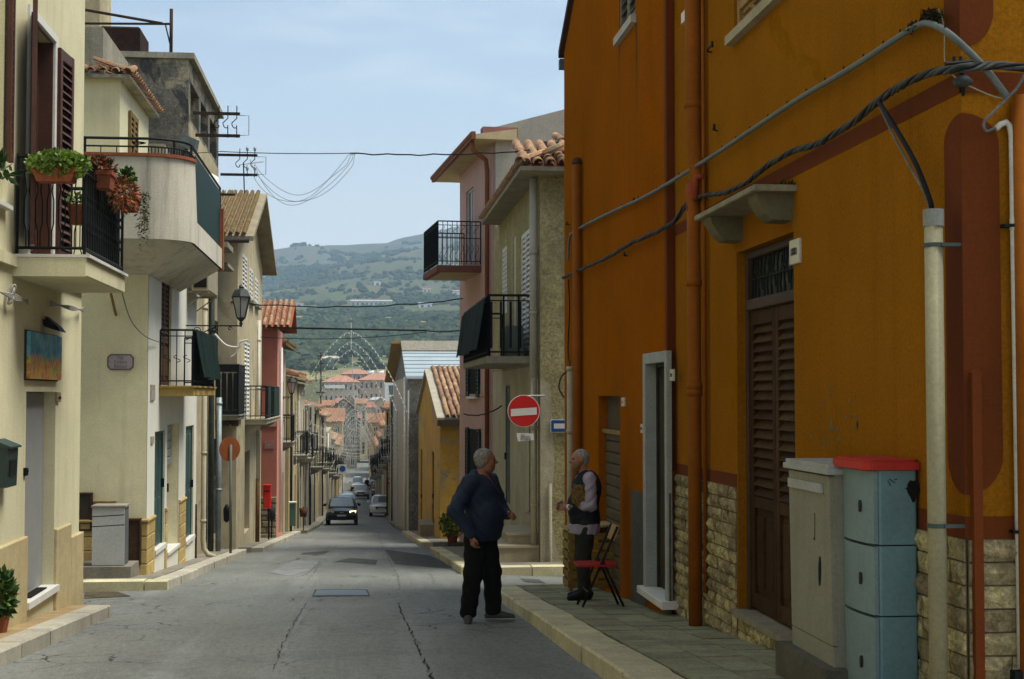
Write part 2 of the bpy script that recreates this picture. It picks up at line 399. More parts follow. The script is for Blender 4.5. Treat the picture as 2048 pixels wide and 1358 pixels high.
pv = slab('pavement', KR+.34, 3.4, 4.5, 18.85, M('pavement_bed', (.05, .046, .035), 1, .2, 3, .3, 50), .106)
kerb_row(pv, KR, KR+.335, 4.5, 18.85, .8, kerbm)
# pavement tiles of the right footway, each one a piece
cement_until = 7.9
ty = 7.9
while ty < 18.8:
    te = min(ty+.42, 18.84); cols = [2.06, 2.40, 2.74, 3.06]
    for a, b in zip(cols, cols[1:]):
        dz = random.uniform(-.004, .004); mb = MB(); q = .0055
        z0, z1 = g(ty)+.117+dz, g(te)+.117+dz+random.uniform(-.003, .003)
        t0, t1 = ty+q, te-q
        mb.hexa([(a+q, t0, z0-.03), (b-q, t0, z0-.03), (b-q, t1, z1-.03), (a+q, t1, z1-.03), (a+q, t0, z0), (b-q, t0, z0), (b-q, t1, z1), (a+q, t1, z1)])
        mb.build('paving_tile', tilem, pv)
    ty = te
mb = MB(); mb.hexa([(2.06, 4.5, g(4.5)), (3.4, 4.5, g(4.5)), (3.4, 7.88, g(7.88)), (2.06, 7.88, g(7.88)), (2.06, 4.5, g(4.5)+.118), (3.4, 4.5, g(4.5)+.118), (3.4, 7.88, g(7.88)+.118), (2.06, 7.88, g(7.88)+.118)])
mb.build('cement_patch', cemm, pv)
pv2 = slab('pavement', KR+.3, 6, 24.3, 35.2, cemm, .118); kerb_row(pv2, KR, KR+.296, 24.3, 35.2, 1.1, kerbm)
x = 2.05
while x < 5.8:
    mb = MB(); e = x+random.uniform(.7, 1.0); z = g(24.2)+.12
    mb.box(x+.008, e-.008, 23.98, 24.29, z-.5, z+random.uniform(-.008, .006)); mb.build('kerb_stone', kerbm, pv2); x = e
pv3 = slab('pavement', KR+.3, 5, 39.3, 58, cemm, .118); kerb_row(pv3, KR, KR+.296, 39.3, 58, 1.4, kerbm)
pv4 = slab('pavement', KR+.1, 4, 61, 290, cemm, .118)
pl1 = slab('pavement', -6, -2.80, 2, 16.25, M('pavement_brown', (.33, .235, .12), .9, .18, 3, .3, 60, fine=.12), .112)
kerb_row(pl1, -2.99, -2.74, 2, 16.25, 1.0, kerbl, .118)
pl2 = slab('pavement', -6, -3.02, 21.3, 35.4, cemm, .118)
kerb_row(pl2, -3.01, -2.74, 21.3, 35.4, 1.3, kerbl)
x = -6.
while x < -3.05:
    mb = MB(); e = min(x+random.uniform(.8, 1.1), -2.74); z = g(21.2)+.12
    mb.box(x+.008, e-.008, 20.98, 21.29, z-.5, z+random.uniform(-.008, .006)); mb.build('kerb_stone', kerbm, pl2); x = e
pl3 = slab('pavement', -6, -2.72, 36.6, 60, cemm, .118); kerb_row(pl3, -2.715, -2.42, 36.6, 60, 1.5, kerbl)
pl4 = slab('pavement', -5, -2.2, 61, 290, cemm, .118)
# ================================================================== building kit
def facade(mb, u0, u1, v0, v1, holes, dflt=.22, plain=False):
    us = sorted({u0, u1, *[min(max(h[k], u0), u1) for h in holes for k in (0, 1)]})
    vs_ = sorted({v0, v1, *[min(max(h[k], v0), v1) for h in holes for k in (2, 3)]})
    for a, b in zip(us, us[1:]):
        for c, d in zip(vs_, vs_[1:]):
            m, n = (a+b)/2, (c+d)/2
            if b-a < 1e-5 or d-c < 1e-5 or any(h[0] < m < h[1] and h[2] < n < h[3] for h in holes): continue
            mb.poly([(a, c, 0), (b, c, 0), (b, d, 0), (a, d, 0)])
    for h in ([] if plain else holes):
        a, b, c, d = h[:4]; e = -(h[4] if len(h) > 4 else dflt)
        mb.poly([(a, c, 0), (a, d, 0), (a, d, e), (a, c, e)]); mb.poly([(b, c, 0), (b, c, e), (b, d, e), (b, d, 0)])
        mb.poly([(a, c, 0), (a, c, e), (b, c, e), (b, c, 0)]); mb.poly([(a, d, 0), (b, d, 0), (b, d, e), (a, d, e)])
        mb.poly([(a, c, e), (a, d, e), (b, d, e), (b, c, e)])
class House:
    def __init__(s, name, label, F, u0, u1, v0, v1, depth, mat, cat='house', group=None):
        s.F, s.u0, s.u1, s.v0, s.v1, s.d, s.mat = F, u0, u1, v0, v1, depth, mat
        b = F.P((u0+u1)/2, g(F.y((u0+u1)/2)), -depth/2)
        s.root = thing(name, label, cat, b, group); s.holes = []
    def hole(s, r, d=.22): s.holes.append((*r, d)); return r
    def walls(s, top=True, gable=None, name='wall', topline=None):
        mb = MB(s.F); a, b, c, d, D = s.u0, s.u1, s.v0, s.v1, -s.d
        facade(mb, a, b, c, d, s.holes)
        mb.poly([(a, c, 0), (a, d, 0), (a, d, D), (a, c, D)]); mb.poly([(b, c, 0), (b, c, D), (b, d, D), (b, d, 0)])
        mb.poly([(a, c, D), (a, d, D), (b, d, D), (b, c, D)])
        if top: mb.poly([(a, d, 0), (b, d, 0), (b, d, D), (a, d, D)])
        if gable:
            m, h = gable
            mb.poly([(a, d, 0), (b, d, 0), (m, h, 0)]); mb.poly([(a, d, D), (m, h, D), (b, d, D)])
        s.wall = mb.build(name, s.mat, s.root); return s.wall
    def part(s, name, mb, mat, smooth=None, parent=None): return mb.build(name, mat, parent or s.root, smooth)
    def mb(s): return MB(s.F)
_slat = {}
def slat_mesh(key, th, dp, tilt, mat):
    k = (key, mat.name)
    if k in _slat: return _slat[k]
    mb = MB(); c, s_ = math.cos(tilt), math.sin(tilt)
    def t(y, z): return (y*c - z*s_, y*s_ + z*c)
    pts = [t(-dp/2, -th/2), t(dp/2, -th/2), t(dp/2, th/2), t(-dp/2, th/2)]
    mb.prism(pts, -.5, .5, axis=0)
    me = bpy.data.meshes.new('slat'); me.from_pydata([tuple(q) for q in mb.v], [], mb.f); me.materials.append(mat)
    _slat[k] = me; return me
def shutter(h, r, w, mat, leaves=2, pitch=.075, objs=False, lower=0., F=None, stile=.05, name='shutter', rail=.09, open_=0):
    """closed louvred shutter; each leaf a part, slats its sub-parts when objs"""
    F = F or h.F; u0, u1, v0, v1 = r; lw = (u1-u0)/leaves
    for k in range(leaves):
        a, b = u0+k*lw+.004, u0+(k+1)*lw-.004
        mb = MB(F); st = min(stile, lw*.22); vl = v0+rail+lower
        mb.bbox(a, a+st, v0, v1, w-.02, w+.025, .006); mb.bbox(b-st, b, v0, v1, w-.02, w+.025, .006)
        mb.bbox(a+st, b-st, v1-rail, v1, w-.018, w+.022, .006); mb.bbox(a+st, b-st, v0, v0+rail, w-.018, w+.022, .006)
        if lower:
            mb.bbox(a+st, b-st, vl-rail*.8, vl, w-.018, w+.022, .006); mb.box(a+st, b-st, v0+rail, vl-rail*.8, w-.016, w-.006)
            n = 2
            for j in range(n):
                c = a+st+(b-a-2*st)*(j+.18)/n; e = a+st+(b-a-2*st)*(j+.82)/n
                mb.bbox(c, e, v0+rail+.06, vl-rail*.8-.06, w-.006, w+.014, .012)
        else: vl = v0+rail
        mb.box(a+st*.5, b-st*.5, vl-.01, v1-rail+.01, w-.03, w-.022)
        n = int((v1-rail-vl)/pitch)
        if not objs:
            for j in range(n):
                v = vl + (j+.5)*(v1-rail-vl)/n
                mb.hexa([(a+st, v-pitch*.42, w+.016), (b-st, v-pitch*.42, w+.016), (b-st, v+pitch*.36, w-.016), (a+st, v+pitch*.36, w-.016),
                         (a+st, v-pitch*.42+.01, w+.018), (b-st, v-pitch*.42+.01, w+.018), (b-st, v+pitch*.36+.01, w-.014), (a+st, v+pitch*.36+.01, w-.014)])
        o = mb.build(name, mat, h.root)
        if objs:
            me = slat_mesh('s%.3f' % pitch, .009, pitch*1.0, R(-38), mat)
            for j in range(n):
                v = vl + (j+.5)*(v1-rail-vl)/n
                piece('slat', me, fmat(F, (a+b)/2, v, w+.002, b-a-2*st-.002), o)
def glazing(h, r, d, fmat_, bars=2, F=None, name='window', bw=.04):
    F = F or h.F; u0, u1, v0, v1 = r; mb = MB(F); w = -d
    mb.box(u0, u0+bw, v0, v1, w+.01, w+.05); mb.box(u1-bw, u1, v0, v1, w+.01, w+.05); mb.box(u0+bw, u1-bw, v1-bw, v1, w+.01, w+.05); mb.box(u0+bw, u1-bw, v0, v0+bw, w+.01, w+.05)
    for k in range(1, bars): c = u0+(u1-u0)*k/bars; mb.box(c-bw/2, c+bw/2, v0+bw, v1-bw, w+.01, w+.048)
    o = mb.build(name, fmat_, h.root)
    MB(F).box(u0+bw*.5, u1-bw*.5, v0+bw*.5, v1-bw*.5, w+.012, w+.026).build('pane', glassm, o); return o
def door(h, r, d, mat, planks=3, F=None, name='door', handle=True):
    F = F or h.F; u0, u1, v0, v1 = r; mb = MB(F); w = -d; fr = .045
    mb.box(u0, u0+fr, v0, v1, w+.01, w+.07); mb.box(u1-fr, u1, v0, v1, w+.01, w+.07); mb.box(u0+fr, u1-fr, v1-fr, v1, w+.01, w+.07)
    for k in range(planks):
        a = u0+fr+(u1-u0-2*fr)*k/planks; b = u0+fr+(u1-u0-2*fr)*(k+1)/planks
        mb.bbox(a+.004, b-.004, v0+.01, v1-fr-.004, w+.012, w+.05, .008)
        for c in ((v0+.25, v0+(v1-v0)*.42), (v0+(v1-v0)*.48, v1-fr-.12)): mb.bbox(a+.07*(b-a)/.3, b-.07*(b-a)/.3, c[0], c[1], w+.05, w+.062, .01)
    o = mb.build(name, mat, h.root)
    if handle: MB(F).box(u1-fr-.09, u1-fr-.06, v0+.95, v0+1.1, w+.05, w+.11).build('handle', iron, o)
    return o
def roller(h, r, d, mat, pitch=.09, F=None, name='roller_shutter'):
    F = F or h.F; u0, u1, v0, v1 = r; mb = MB(F); w = -d; n = max(2, int((v1-v0)/pitch)); p = (v1-v0)/n
    for j in range(n):
        a = v0+j*p; mb.prism([(a, w), (a+p*.12, w+.028), (a+p*.8, w+.034), (a+p, w+.006)], u0+.01, u1-.01, axis=0)
    return mb.build(name, mat, h.root)
def railing_mb(F, u0, u1, w1, v0, v1, sp=.11, r=.008, ends=(1, 1), w0=0.02, low=.08, rr=.018, twist=False, front=True):
    mb = MB(F)
    def bar(p, q, rad, n=5): mb.tube([p, q], rad, n)
    sides = []
    if front: sides.append(((u0, w1), (u1, w1)))
    if ends[0]: sides.append(((u0, w0), (u0, w1)))
    if ends[1]: sides.append(((u1, w0), (u1, w1)))
    for (a, wa), (b, wb) in sides:
        bar((a, v1, wa), (b, v1, wb), rr); bar((a, v0+low, wa), (b, v0+low, wb), rr*.7); bar((a, v1-.1, wa), (b, v1-.1, wb), rr*.5)
        L = math.hypot(b-a, wb-wa); n = max(2, int(L/sp))
        for k in range(n+1):
            t = k/n; u, w = a+(b-a)*t, wa+(wb-wa)*t
            bar((u, v0, w), (u, v1, w), r*(1.6 if k in (0, n) else 1), 4)
    return mb
def scrolls(mb, F, u0, u1, w0, w1, vm, h, n):
    """small S-scroll ironwork between (u0,w0) and (u1,w1)"""
    for k in range(n):
        t = (k+.5)/n; u, w = u0+(u1-u0)*t, w0+(w1-w0)*t; d = .5/n
        du, dw = (u1-u0)*d, (w1-w0)*d
        pts = []
        for j in range(11):
            a = j/10*math.pi*2
            pts.append((u+du*.7*math.sin(a*1.0), vm+h*(j/10-.5), w+dw*.7*math.sin(a)))
        mb.tube(pts, .006, 4)
def balcony(h, u0, u1, v, prot, th, mat, rail_h=.95, sp=.11, F=None, brackets=True, rmat=None, lip=True, r=.008, scroll=0):
    F = F or h.F; mb = MB(F)
    mb.bbox(u0, u1, v-th, v, -.02, prot, .015)
    if lip: mb.box(u0-.03, u1+.03, v+.001, v+.03, -.02, prot+.03)
    if brackets:
        for u in (u0+.15, u1-.3): mb.prism([(v-th, .0), (v-th, prot*.75), (v-th-.1, prot*.7), (v-th-.3, .0)], u, u+.14, axis=0)
    o = mb.build('balcony', mat, h.root)
    if rail_h:
        rm = railing_mb(F, u0+.03, u1-.03, prot-.04, v+.03, v+rail_h, sp, r)
        if scroll:
            scrolls(rm, F, u0, u1, prot-.04, prot-.04, v+rail_h*.55, .35, max(2, int((u1-u0)/.22))); scrolls(rm, F, u0+.03, u0+.03, 0, prot, v+rail_h*.55, .35, 3)
        rm.build('railing', rmat or iron, o)
    return o
def pipe(h, F, pts, r, mat, name='downpipe', n=10, collars=()):
    mb = MB(F); mb.tube(pts, r, n)
    for (u, v, w) in collars: mb.tube([(u, v-.03, w), (u, v+.03, w)], r*1.18, n)
    return mb.build(name, mat, h.root, True)
def tile_row_mesh(L=.45, rad=.085, taper=.82, n=6, th=.014):
    """one barrel roof tile lying along +y, hump up"""
    mb = MB(); rings = []
    for y, k in ((0, 1.0), (L, taper)):
        A = []; B = []
        for j in range(n+1):
            a = math.pi*j/n
            A.append(mb.p(math.cos(a)*rad*k, y, math.sin(a)*rad*k)); B.append(mb.p(math.cos(a)*(rad-th)*k, y, math.sin(a)*(rad-th)*k))
        rings.append((A, B))
    (A0, B0), (A1, B1) = rings
    for j in range(n):
        mb.f += [[A0[j], A0[j+1], A1[j+1], A1[j]], [B0[j+1], B0[j], B1[j], B1[j+1]], [A0[j+1], A0[j], B0[j], B0[j+1]], [A1[j], A1[j+1], B1[j+1], B1[j]]]
    return mb
def tile_me(mat, **kw):
    mb = tile_row_mesh(**kw); me = bpy.data.meshes.new('roof_tile'); me.from_pydata([tuple(q) for q in mb.v], [], mb.f); me.materials.append(mat)
    me.polygons.foreach_set('use_smooth', [True]*len(me.polygons)); return me
def tiled_slope(parent, p00, p10, p01, mat, cols, rows, objs=False, lim=None, name='roof_tile', rad=None):
    """barrel tiles on the parallelogram: p00->p10 along the eave, p00->p01 up the slope"""
    p00, p10, p01 = Vector(p00), Vector(p10), Vector(p01)
    ex = (p10-p00); ey = (p01-p00); W = ex.length/cols; L = ey.length/rows; ex.normalize(); ey.normalize(); ez = ex.cross(ey).normalized()
    if ez.z < 0: ez = -ez
    rad = rad or W*.36; rot = Matrix((ex, ey, ez)).transposed().to_4x4()
    me = tile_me(mat, L=L*1.12, rad=rad); tmpl = tile_row_mesh(L=L*1.12, rad=rad, n=4)
    big = MB()
    for c in range(cols):
        for r in range(rows):
            pos = p00 + ex*(W*(c+.5)) + ey*(L*r) + ez*(.012+.004*random.random())
            m = Matrix.Translation(pos) @ rot @ Matrix.Rotation(R(3.2), 4, 'X') @ Matrix.Rotation(random.gauss(0, .02), 4, 'Z')
            if objs and (lim is None or lim(c, r)): piece(name, me, m, parent)
            else:
                i = len(big.v); big.v += [m @ q for q in tmpl.v]; big.f += [[i+k for k in f] for f in tmpl.f]
    if big.v: big.build('roof_tiles', mat, parent, True, kind='stuff')
def plank_name(o): return o
# plaster and paint ------------------------------------------------------------------
cream = M('cream_plaster', (.62, .58, .37), .92, .09, .8, .12, 70, streak=.42, scol=(.36, .31, .17), fine=.06)
cream_end = M('cream_plaster_worn', (.78, .715, .45), .92, .12, .7, .16, 60, streak=.4, scol=(.33, .28, .16), fine=.08)
trav = M('travertine', (.50, .41, .225), .7, .16, 1.4, .12, 40, streak=.55, scol=(.33, .22, .08), fine=.07, obj_var=.06)
brownw = M('brown_wood', (.078, .027, .013), .55, .22, 3, .1, 50, fine=.1, spec=.35)
darkw = M('dark_wood', (.052, .026, .011), .6, .3, 3, .15, 50, fine=.15, spec=.3)
marble = M('white_marble', (.62, .61, .55), .5, .08, 4, .05, 50, fine=.04)
greyconc = M('grey_concrete', (.30, .28, .21), .92, .22, 1.6, .3, 50, streak=.7, scol=(.08, .075, .055), fine=.14)
whitepaint = M('white_paint', (.62, .62, .56), .6, .06, 4, .05, 50, fine=.04)
greendark = M('green_dark_paint', (.012, .035, .026), .5, .2, 4, .05, 50, fine=.08)
terr = M('terracotta', (.30, .095, .045), .8, .2, 4, .2, 60, fine=.12)
# ================================================================== L1: near cream house
F1 = FL(-3.2)
h = House('house', 'cream plaster house at the left edge with brown shutters and a flower balcony', F1, 4.0, F1.uv(161, 800)[0], -4.5, 7.5, 7, cream)
dr = F1.q(50, 109, 783, 1205); dr = (dr[0], dr[1], dr[2], dr[3])
h.hole(dr, .17)
fw = F1.q(57, 105, 30, 505); fw = (fw[0], fw[1], fw[2], fw[3]); h.hole(fw, .25)
w0 = (11.2, F1.uv(6, 300)[0], F1.uv(0, 420)[1], 4.6); h.hole(w0, .2)
h.walls()
# grey door deep in the recess
gm = M('grey_door_paint', (.26, .265, .25), .5, .05, 4, .03, 50, fine=.03)
F_ = F1; mbx = MB(F_); mbx.box(dr[0]+.01, dr[1]-.01, dr[2], dr[3]-.01, -.165, -.12); dd = mbx.build('door', gm, h.root)
MB(F_).box(dr[0]+.05, dr[0]+.08, dr[2]+.9, dr[2]+1.15, -.12, -.06).build('handle', iron, dd)
MB(F_).box(dr[0]-.02, dr[1]+.02, dr[2]-.06, dr[2]+.005, -.119, .06).build('door_step', marble, h.root)
MB(F_).box(dr[0]+.3, dr[1]-.3, dr[2]+.009, dr[2]+.018, -.10, .0).build('door_mat', darkin, h.root)
# travertine plinth slabs, stepped down the slope
us = [8.0, 9.4, 10.6, 11.8, 12.75, dr[0]]
tops = [F1.uv(0, 1046)[1]+.14, F1.uv(0, 1046)[1]+.1, F1.uv(0, 1046)[1]+.05, F1.uv(4, 1046)[1], F1.uv(30, 1080)[1]]
def plinth(uu, tt):
    for a, b, t in zip(uu, uu[1:], tt):
        MB(F1).bbox(a+.003, b-.003, -4.4, t, -.01, .035+random.uniform(-.002, .004), .01).build('plinth_slab', trav, h.root)
plinth(us, tops)
un = F1.uv(137, 1060)[0]; ue = F1.uv(161, 1000)[0]
plinth([dr[1], un, ue+.03], [F1.uv(115, 1056)[1], F1.uv(150, 1068)[1]])
F1e = FE(F1.uv(161, 1000)[0])
MB().box(-3.165, -3.2, ue, ue+.03, -4.4, F1.uv(150, 1068)[1]).build('plinth_slab', trav, h.root)
# french window: frame, surround, open leaves
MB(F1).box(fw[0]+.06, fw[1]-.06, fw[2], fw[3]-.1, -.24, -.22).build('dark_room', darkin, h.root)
wf = MB(F1); s_ = .10
wf.bbox(fw[0]-s_, fw[0], fw[2]-.02, fw[3]+s_, -.02, .035, .012); wf.bbox(fw[1], fw[1]+s_, fw[2]-.02, fw[3]+s_, -.02, .035, .012); wf.bbox(fw[0], fw[1], fw[3], fw[3]+s_, -.02, .035, .012)
wf.build('window_surround', whitepaint, h.root)
gl = MB(F1); a_, b_ = fw[0], fw[1]
for c0, c1 in ((a_+.0, a_+.07), (b_-.07, b_)): gl.box(c0, c1, fw[2], fw[3], -.21, -.14)
gl.box(a_, b_, fw[3]-.08, fw[3], -.21, -.14); wfo = gl.build('window_frame', brownw, h.root)
MB(F1).box(b_-.028, b_+.0, fw[2], fw[3], -.205, -.0).build('jamb_lining', brownw, wfo); MB(F1).box(b_-.42, b_-.07, fw[2]+.1, fw[3]-.15, -.20, -.17).build('casement', brownw, wfo)
def open_leaf(hinge_u, ang, wd, v0, v1, sgn):
    """brown louvred leaf swung open; ang from the wall plane"""
    o = F1.P(hinge_u, 0, .05); ud = Vector((math.sin(ang), sgn*math.cos(ang), 0)); od = Vector((math.cos(ang), -sgn*math.sin(ang), 0))
    Fl = Fr((o.x, o.y), (ud.x, ud.y), (od.x, od.y))
    class H: pass
    q = H(); q.root = h.root; q.F = Fl
    shutter(q, (0, wd, v0, v1), .0, brownw, 1, .085, True, 0, Fl, .075, 'shutter', .12)
hv0, hv1 = fw[2]+.02, fw[3]+.02
open_leaf(fw[0]-.03, R(13), .55, hv0, hv1, -1)
open_leaf(fw[1]+.03, R(4), .52, hv0, hv1-.05, 1)
# shutters of the window at the frame's edge (half in view)
class H1: pass
shutter(h, (w0[1]-.02, w0[1]+.10, w0[2]+.45, 5.0), .05, brownw, 1, .085, False)
MB(F1).box(w0[0], w0[1]+.12, w0[2]+.02, w0[2]+.06, -.05, .07).build('window_sill', marble, h.root)
# string course and balcony
bn = F1.uv(25, 520)[0]; pr = -2.53+3.2; Fo = FL(-2.53)
bf = Fo.uv(250, 560)[0]; bv = F1.uv(30, 510, pr)[1]; bv = ony(170, 509, bn).z; bb = ony(170, 553, bn).z
MB(F1).box(6, bn, bb+.08, bv-.02, -.01, .05).build('string_course', cream, h.root)
MB(F1).box(bf, ue+.02, bb+.08, bv-.02, -.01, .05).build('string_course', cream, h.root)
m2 = MB(F1); m2.bbox(bn, bf, bb, bv-.03, -.02, pr, .01); bal = m2.build('balcony', cream, h.root)
MB(F1).box(bn-.01, bf+.03, bv-.028, bv, -.01, pr+.03).build('balcony_paving', marble, bal)
rt = ony(100, 312, bn).z
rm = MB(F1); wA = pr-.03
def bar(p, q, r_=.012, n_=5): rm.tube([p, q], r_, n_)
for v, r_ in ((rt, .02), (rt-.14, .012), (bv+.06, .015)):
    bar((bn+.03, v, .02), (bn+.03, v, wA), r_); bar((bn+.03, v, wA), (bf-.03, v, wA), r_); bar((bf-.03, v, .02), (bf-.03, v, wA), r_)
for (u, w_) in ((bn+.03, .03), (bn+.03, wA), (bf-.03, wA), (bf-.03, .03)): bar((u, bv, w_), (u, rt+.02, w_), .016)
k = 6
for side_u in (bn+.03, bf-.03):
    for i in range(1, k):
        w_ = .02+(wA-.02)*i/k; d_ = .03
        z0, z1 = bv+.06, rt-.14; H_ = z1-z0
        for s2 in (-1, 1):
            rm.tube([(side_u, z0, w_+s2*.012), (side_u, z0+H_*.22, w_+s2*.012), (side_u, z0+H_*.32, w_+s2*d_), (side_u, z0+H_*.62, w_+s2*d_), (side_u, z0+H_*.74, w_+s2*.012), (side_u, z1, w_+s2*.034)], .006, 4)
rm.build('railing', iron, bal)
# dark pierced sheet behind the front bars
ps = MB(F1); ps.box(bn+.05, bf-.05, bv+.05, rt-.02, wA-.03, wA-.022); ps.build('railing_panel', M('black_mesh_sheet', (.008, .010, .009), .7, .2, 6, .1, 90), bal)
pd = MB(F1)
for row, v in enumerate(np.linspace(bv+.16, rt-.12, 9)):
    for u in np.arange(bn+.08, bf-.08, .062):
        if row in (1, 2, 4, 5): pd.box(u, u+.030, v, v+.034, wA-.021, wA-.006)
for u in np.arange(bn+.1, bf-.08, .125): pd.tube([(u, bv+.06, wA-.005), (u, rt-.02, wA-.005)], .006, 4)
pd.build('railing_bars', iron, bal)
# ================================================================== L2: cream corner house with the round balcony
F2 = FL(-3.3); Y2 = F2.uv(294, 850)[0]; E2 = FE(Y2)
U2 = 29.4; zb2 = ony(300, 497, 21.6).z
h = House('house', 'cream corner house with a rounded upper balcony and a street name plate', F2, Y2, U2, -5.5, 3.05, 8, cream_end)
d1 = h.hole(F2.q(308, 328, 864, 1100), .10); d2 = h.hole(F2.q(333, 356, 850, 1105), .3); d3 = h.hole(F2.q(370, 386, 853, 1082), .10)
bd = h.hole(F2.q(322, 342, 512, 770), .16)
h.walls()
# street face in a whiter, less yellow tone: thin render panel, proud of the wall
st = MB(F2); facade(st, Y2+.001, U2, -5.4, 3.0, h.holes, .05, True); 
for q in st.v: q.x += .006
st.build('render_coat', M('white_street_render', (.64, .63, .53), .92, .06, .8, .12, 70, streak=.25, scol=(.42, .38, .26), fine=.06), h.root)
gdoor = M('green_shop_door', (.035, .085, .078), .45, .2, 4, .05, 50, fine=.06, spec=.4)
[door(h, q_, .09, gdoor, 2, name='shop_door') for q_ in (d1, d3)]
roller(h, (d2[0], d2[1], d2[3]-.75, d2[3]), .14, M('roller_grey', (.34, .335, .30), .6, .1, 4, .05, 50), .13)
door(h, (d2[0], d2[1], d2[2], d2[3]-.75), .26, M('shop_door_grey', (.40, .41, .38), .5, .08, 4, .05, 50), 2, name='shop_door')
for d_ in (d1, d3): MB(F2).box(d_[0]-.05, d_[1]+.05, d_[2]-.07, d_[2]+.005, -.08, .05).build('door_sill', marble, h.root)
MB(F2).box(d2[0]-.03, d2[1]+.03, d2[2]-.05, d2[2]+.005, -.24, .05).build('door_step', marble, h.root)
# plinth of stone tiles, street side and end side
ptile = M('plinth_stone_tile', (.47, .33, .13), .8, .16, 3, .3, 55, fine=.14, obj_var=.14)
pt = F2.uv(296, 1042)[1]; rows = 8; rh = .215
pbase = pt - rows*rh
segs = [(Y2-.03, d1[0]-.06), (d1[1]+.06, d2[0]-.06), (d2[1]+.06, d3[0]-.06)]
for a, b in segs:
    for k in range(rows):
        n_ = max(1, round((b-a)/.42)); off = .5 if k % 2 and n_ > 1 else 0
        cuts = [a] + [a+(b-a)*(j+off)/n_ for j in range(1 if not off else 0, n_) if 0 < (j+off)/n_ < 1] + [b]
        for c, e in zip(cuts, cuts[1:]):
            MB(F2).bbox(c+.005, e-.005, pbase+k*rh+.005, pbase+(k+1)*rh-.005, -.01, .030+random.uniform(0, .006), .012).build('plinth_tile', ptile, h.root)
    MB(F2).bbox(a, b, pt, pt+.05, -.01, .055, .015).build('plinth_cap', ptile, h.root)
for k in range(rows):
    cuts = [-5.2, -4.75, -4.3, -3.95, -3.6, -3.3+.036] if k % 2 else [-5.2, -4.9, -4.5, -4.1, -3.72, -3.45, -3.3+.036]
    for c, e in zip(cuts, cuts[1:]):
        MB(E2).bbox(c+.005, e-.005, pbase+k*rh+.005, pbase+(k+1)*rh-.005, -.01, .030+random.uniform(0, .006), .012).build('plinth_tile', ptile, h.root)
MB(E2).bbox(-5.2, -3.3+.05, pt, pt+.05, -.01, .055, .015).build('plinth_cap', ptile, h.root)
# first floor balcony
u0 = F2.uv(318, 700)[0]; o_ = ony(389, 775, u0); pr = o_.x+3.3
Fo = FL(o_.x); u1 = Fo.uv(430, 740)[0]; v_ = o_.z; vr = ony(389, 660, u0).z
bo = balcony(h, u0, u1, v_, pr, .14, M('ochre_slab', (.42, .29, .085), .9, .2, 3, .3, 50, streak=.5, scol=(.14, .09, .04)), 0, brackets=False)
rm = railing_mb(F2, u0+.02, u1-.02, pr-.03, v_+.03, vr, .12, .008)
scrolls(rm, F2, u0+.02, u0+.02, .05, pr-.05, (v_+vr)/2, .12, 3)
rm.build('railing', iron, bo)
shutter(h, (bd[0], bd[1], bd[2], bd[3]), -.05, M('brown_old_shutter', (.13, .075, .045), .7, .25, 3, .1, 50, fine=.1), 2, .08, False, .7)
# dark cloth over the rail
def cloth(name, F, u0, u1, v0, v1, w, mat, label, cat, wav=.03, lean=0., nn=26, group=None):
    mb = MB(F); rows_ = 9
    for j in range(rows_):
        for i in range(nn+1):
            t, s2 = i/nn, j/(rows_-1); u = u0+(u1-u0)*t; v = v1+(v0-v1)*s2 + .02*math.sin(t*9)*s2
            ww = w + lean*s2 + wav*s2*math.sin(t*nn*.9+s2*1.2) + .012*math.sin(t*31)
            mb.v.append(F.P(u, v, ww))
    for j in range(rows_-1):
        for i in range(nn): a = j*(nn+1)+i; mb.f.append([a, a+1, a+nn+2, a+nn+1])
    k = len(mb.v); n0 = len(mb.f)          # give it thickness
    mb.v += [q - F.od*.006 for q in mb.v[:k]]; mb.f += [[a+k for a in f[::-1]] for f in mb.f[:n0]]
    return tag(mb.build(name, mat, smooth=True), label, cat, group)
gcl = M('green_cloth', (.010, .024, .020), .95, .3, 5, .2, 60, fine=.15)
cloth('draped_cloth', F2, u0+.05, u1+.06, v_+.16, vr+.02, pr+.01, gcl, 'dark green cloth hung over the first floor balcony below the lantern', 'cloth', .05, .1)
# AC unit
a0, a1, av0, av1 = F2.q(371, 395, 525, 580)
ac = thing('air_conditioner', 'boxed air conditioner on brackets under the rounded balcony', 'air conditioner', F2.P((a0+a1)/2, av0, .2))
acm = M('ac_beige', (.33, .29, .19), .6, .15, 5, .1, 60, streak=.5)
bx = MB(F2); bx.bbox(a0+.15, a1-.1, av0, av1, .10, .42, .02); bx.build('case', acm, ac)
bx = MB(F2); bx.box(a0+.138, a0+.149, av0+.06, av1-.06, .14, .38); bx.build('grille', darkin, ac)
bx = MB(F2); 
for u in (a0+.2, a1-.2): bx.box(u, u+.04, av0-.04, av0-.005, 0, .42); bx.tube([(u+.02, av0-.3, .01), (u+.02, av0-.03, .36)], .012, 5)
bx.build('bracket', acm, ac)
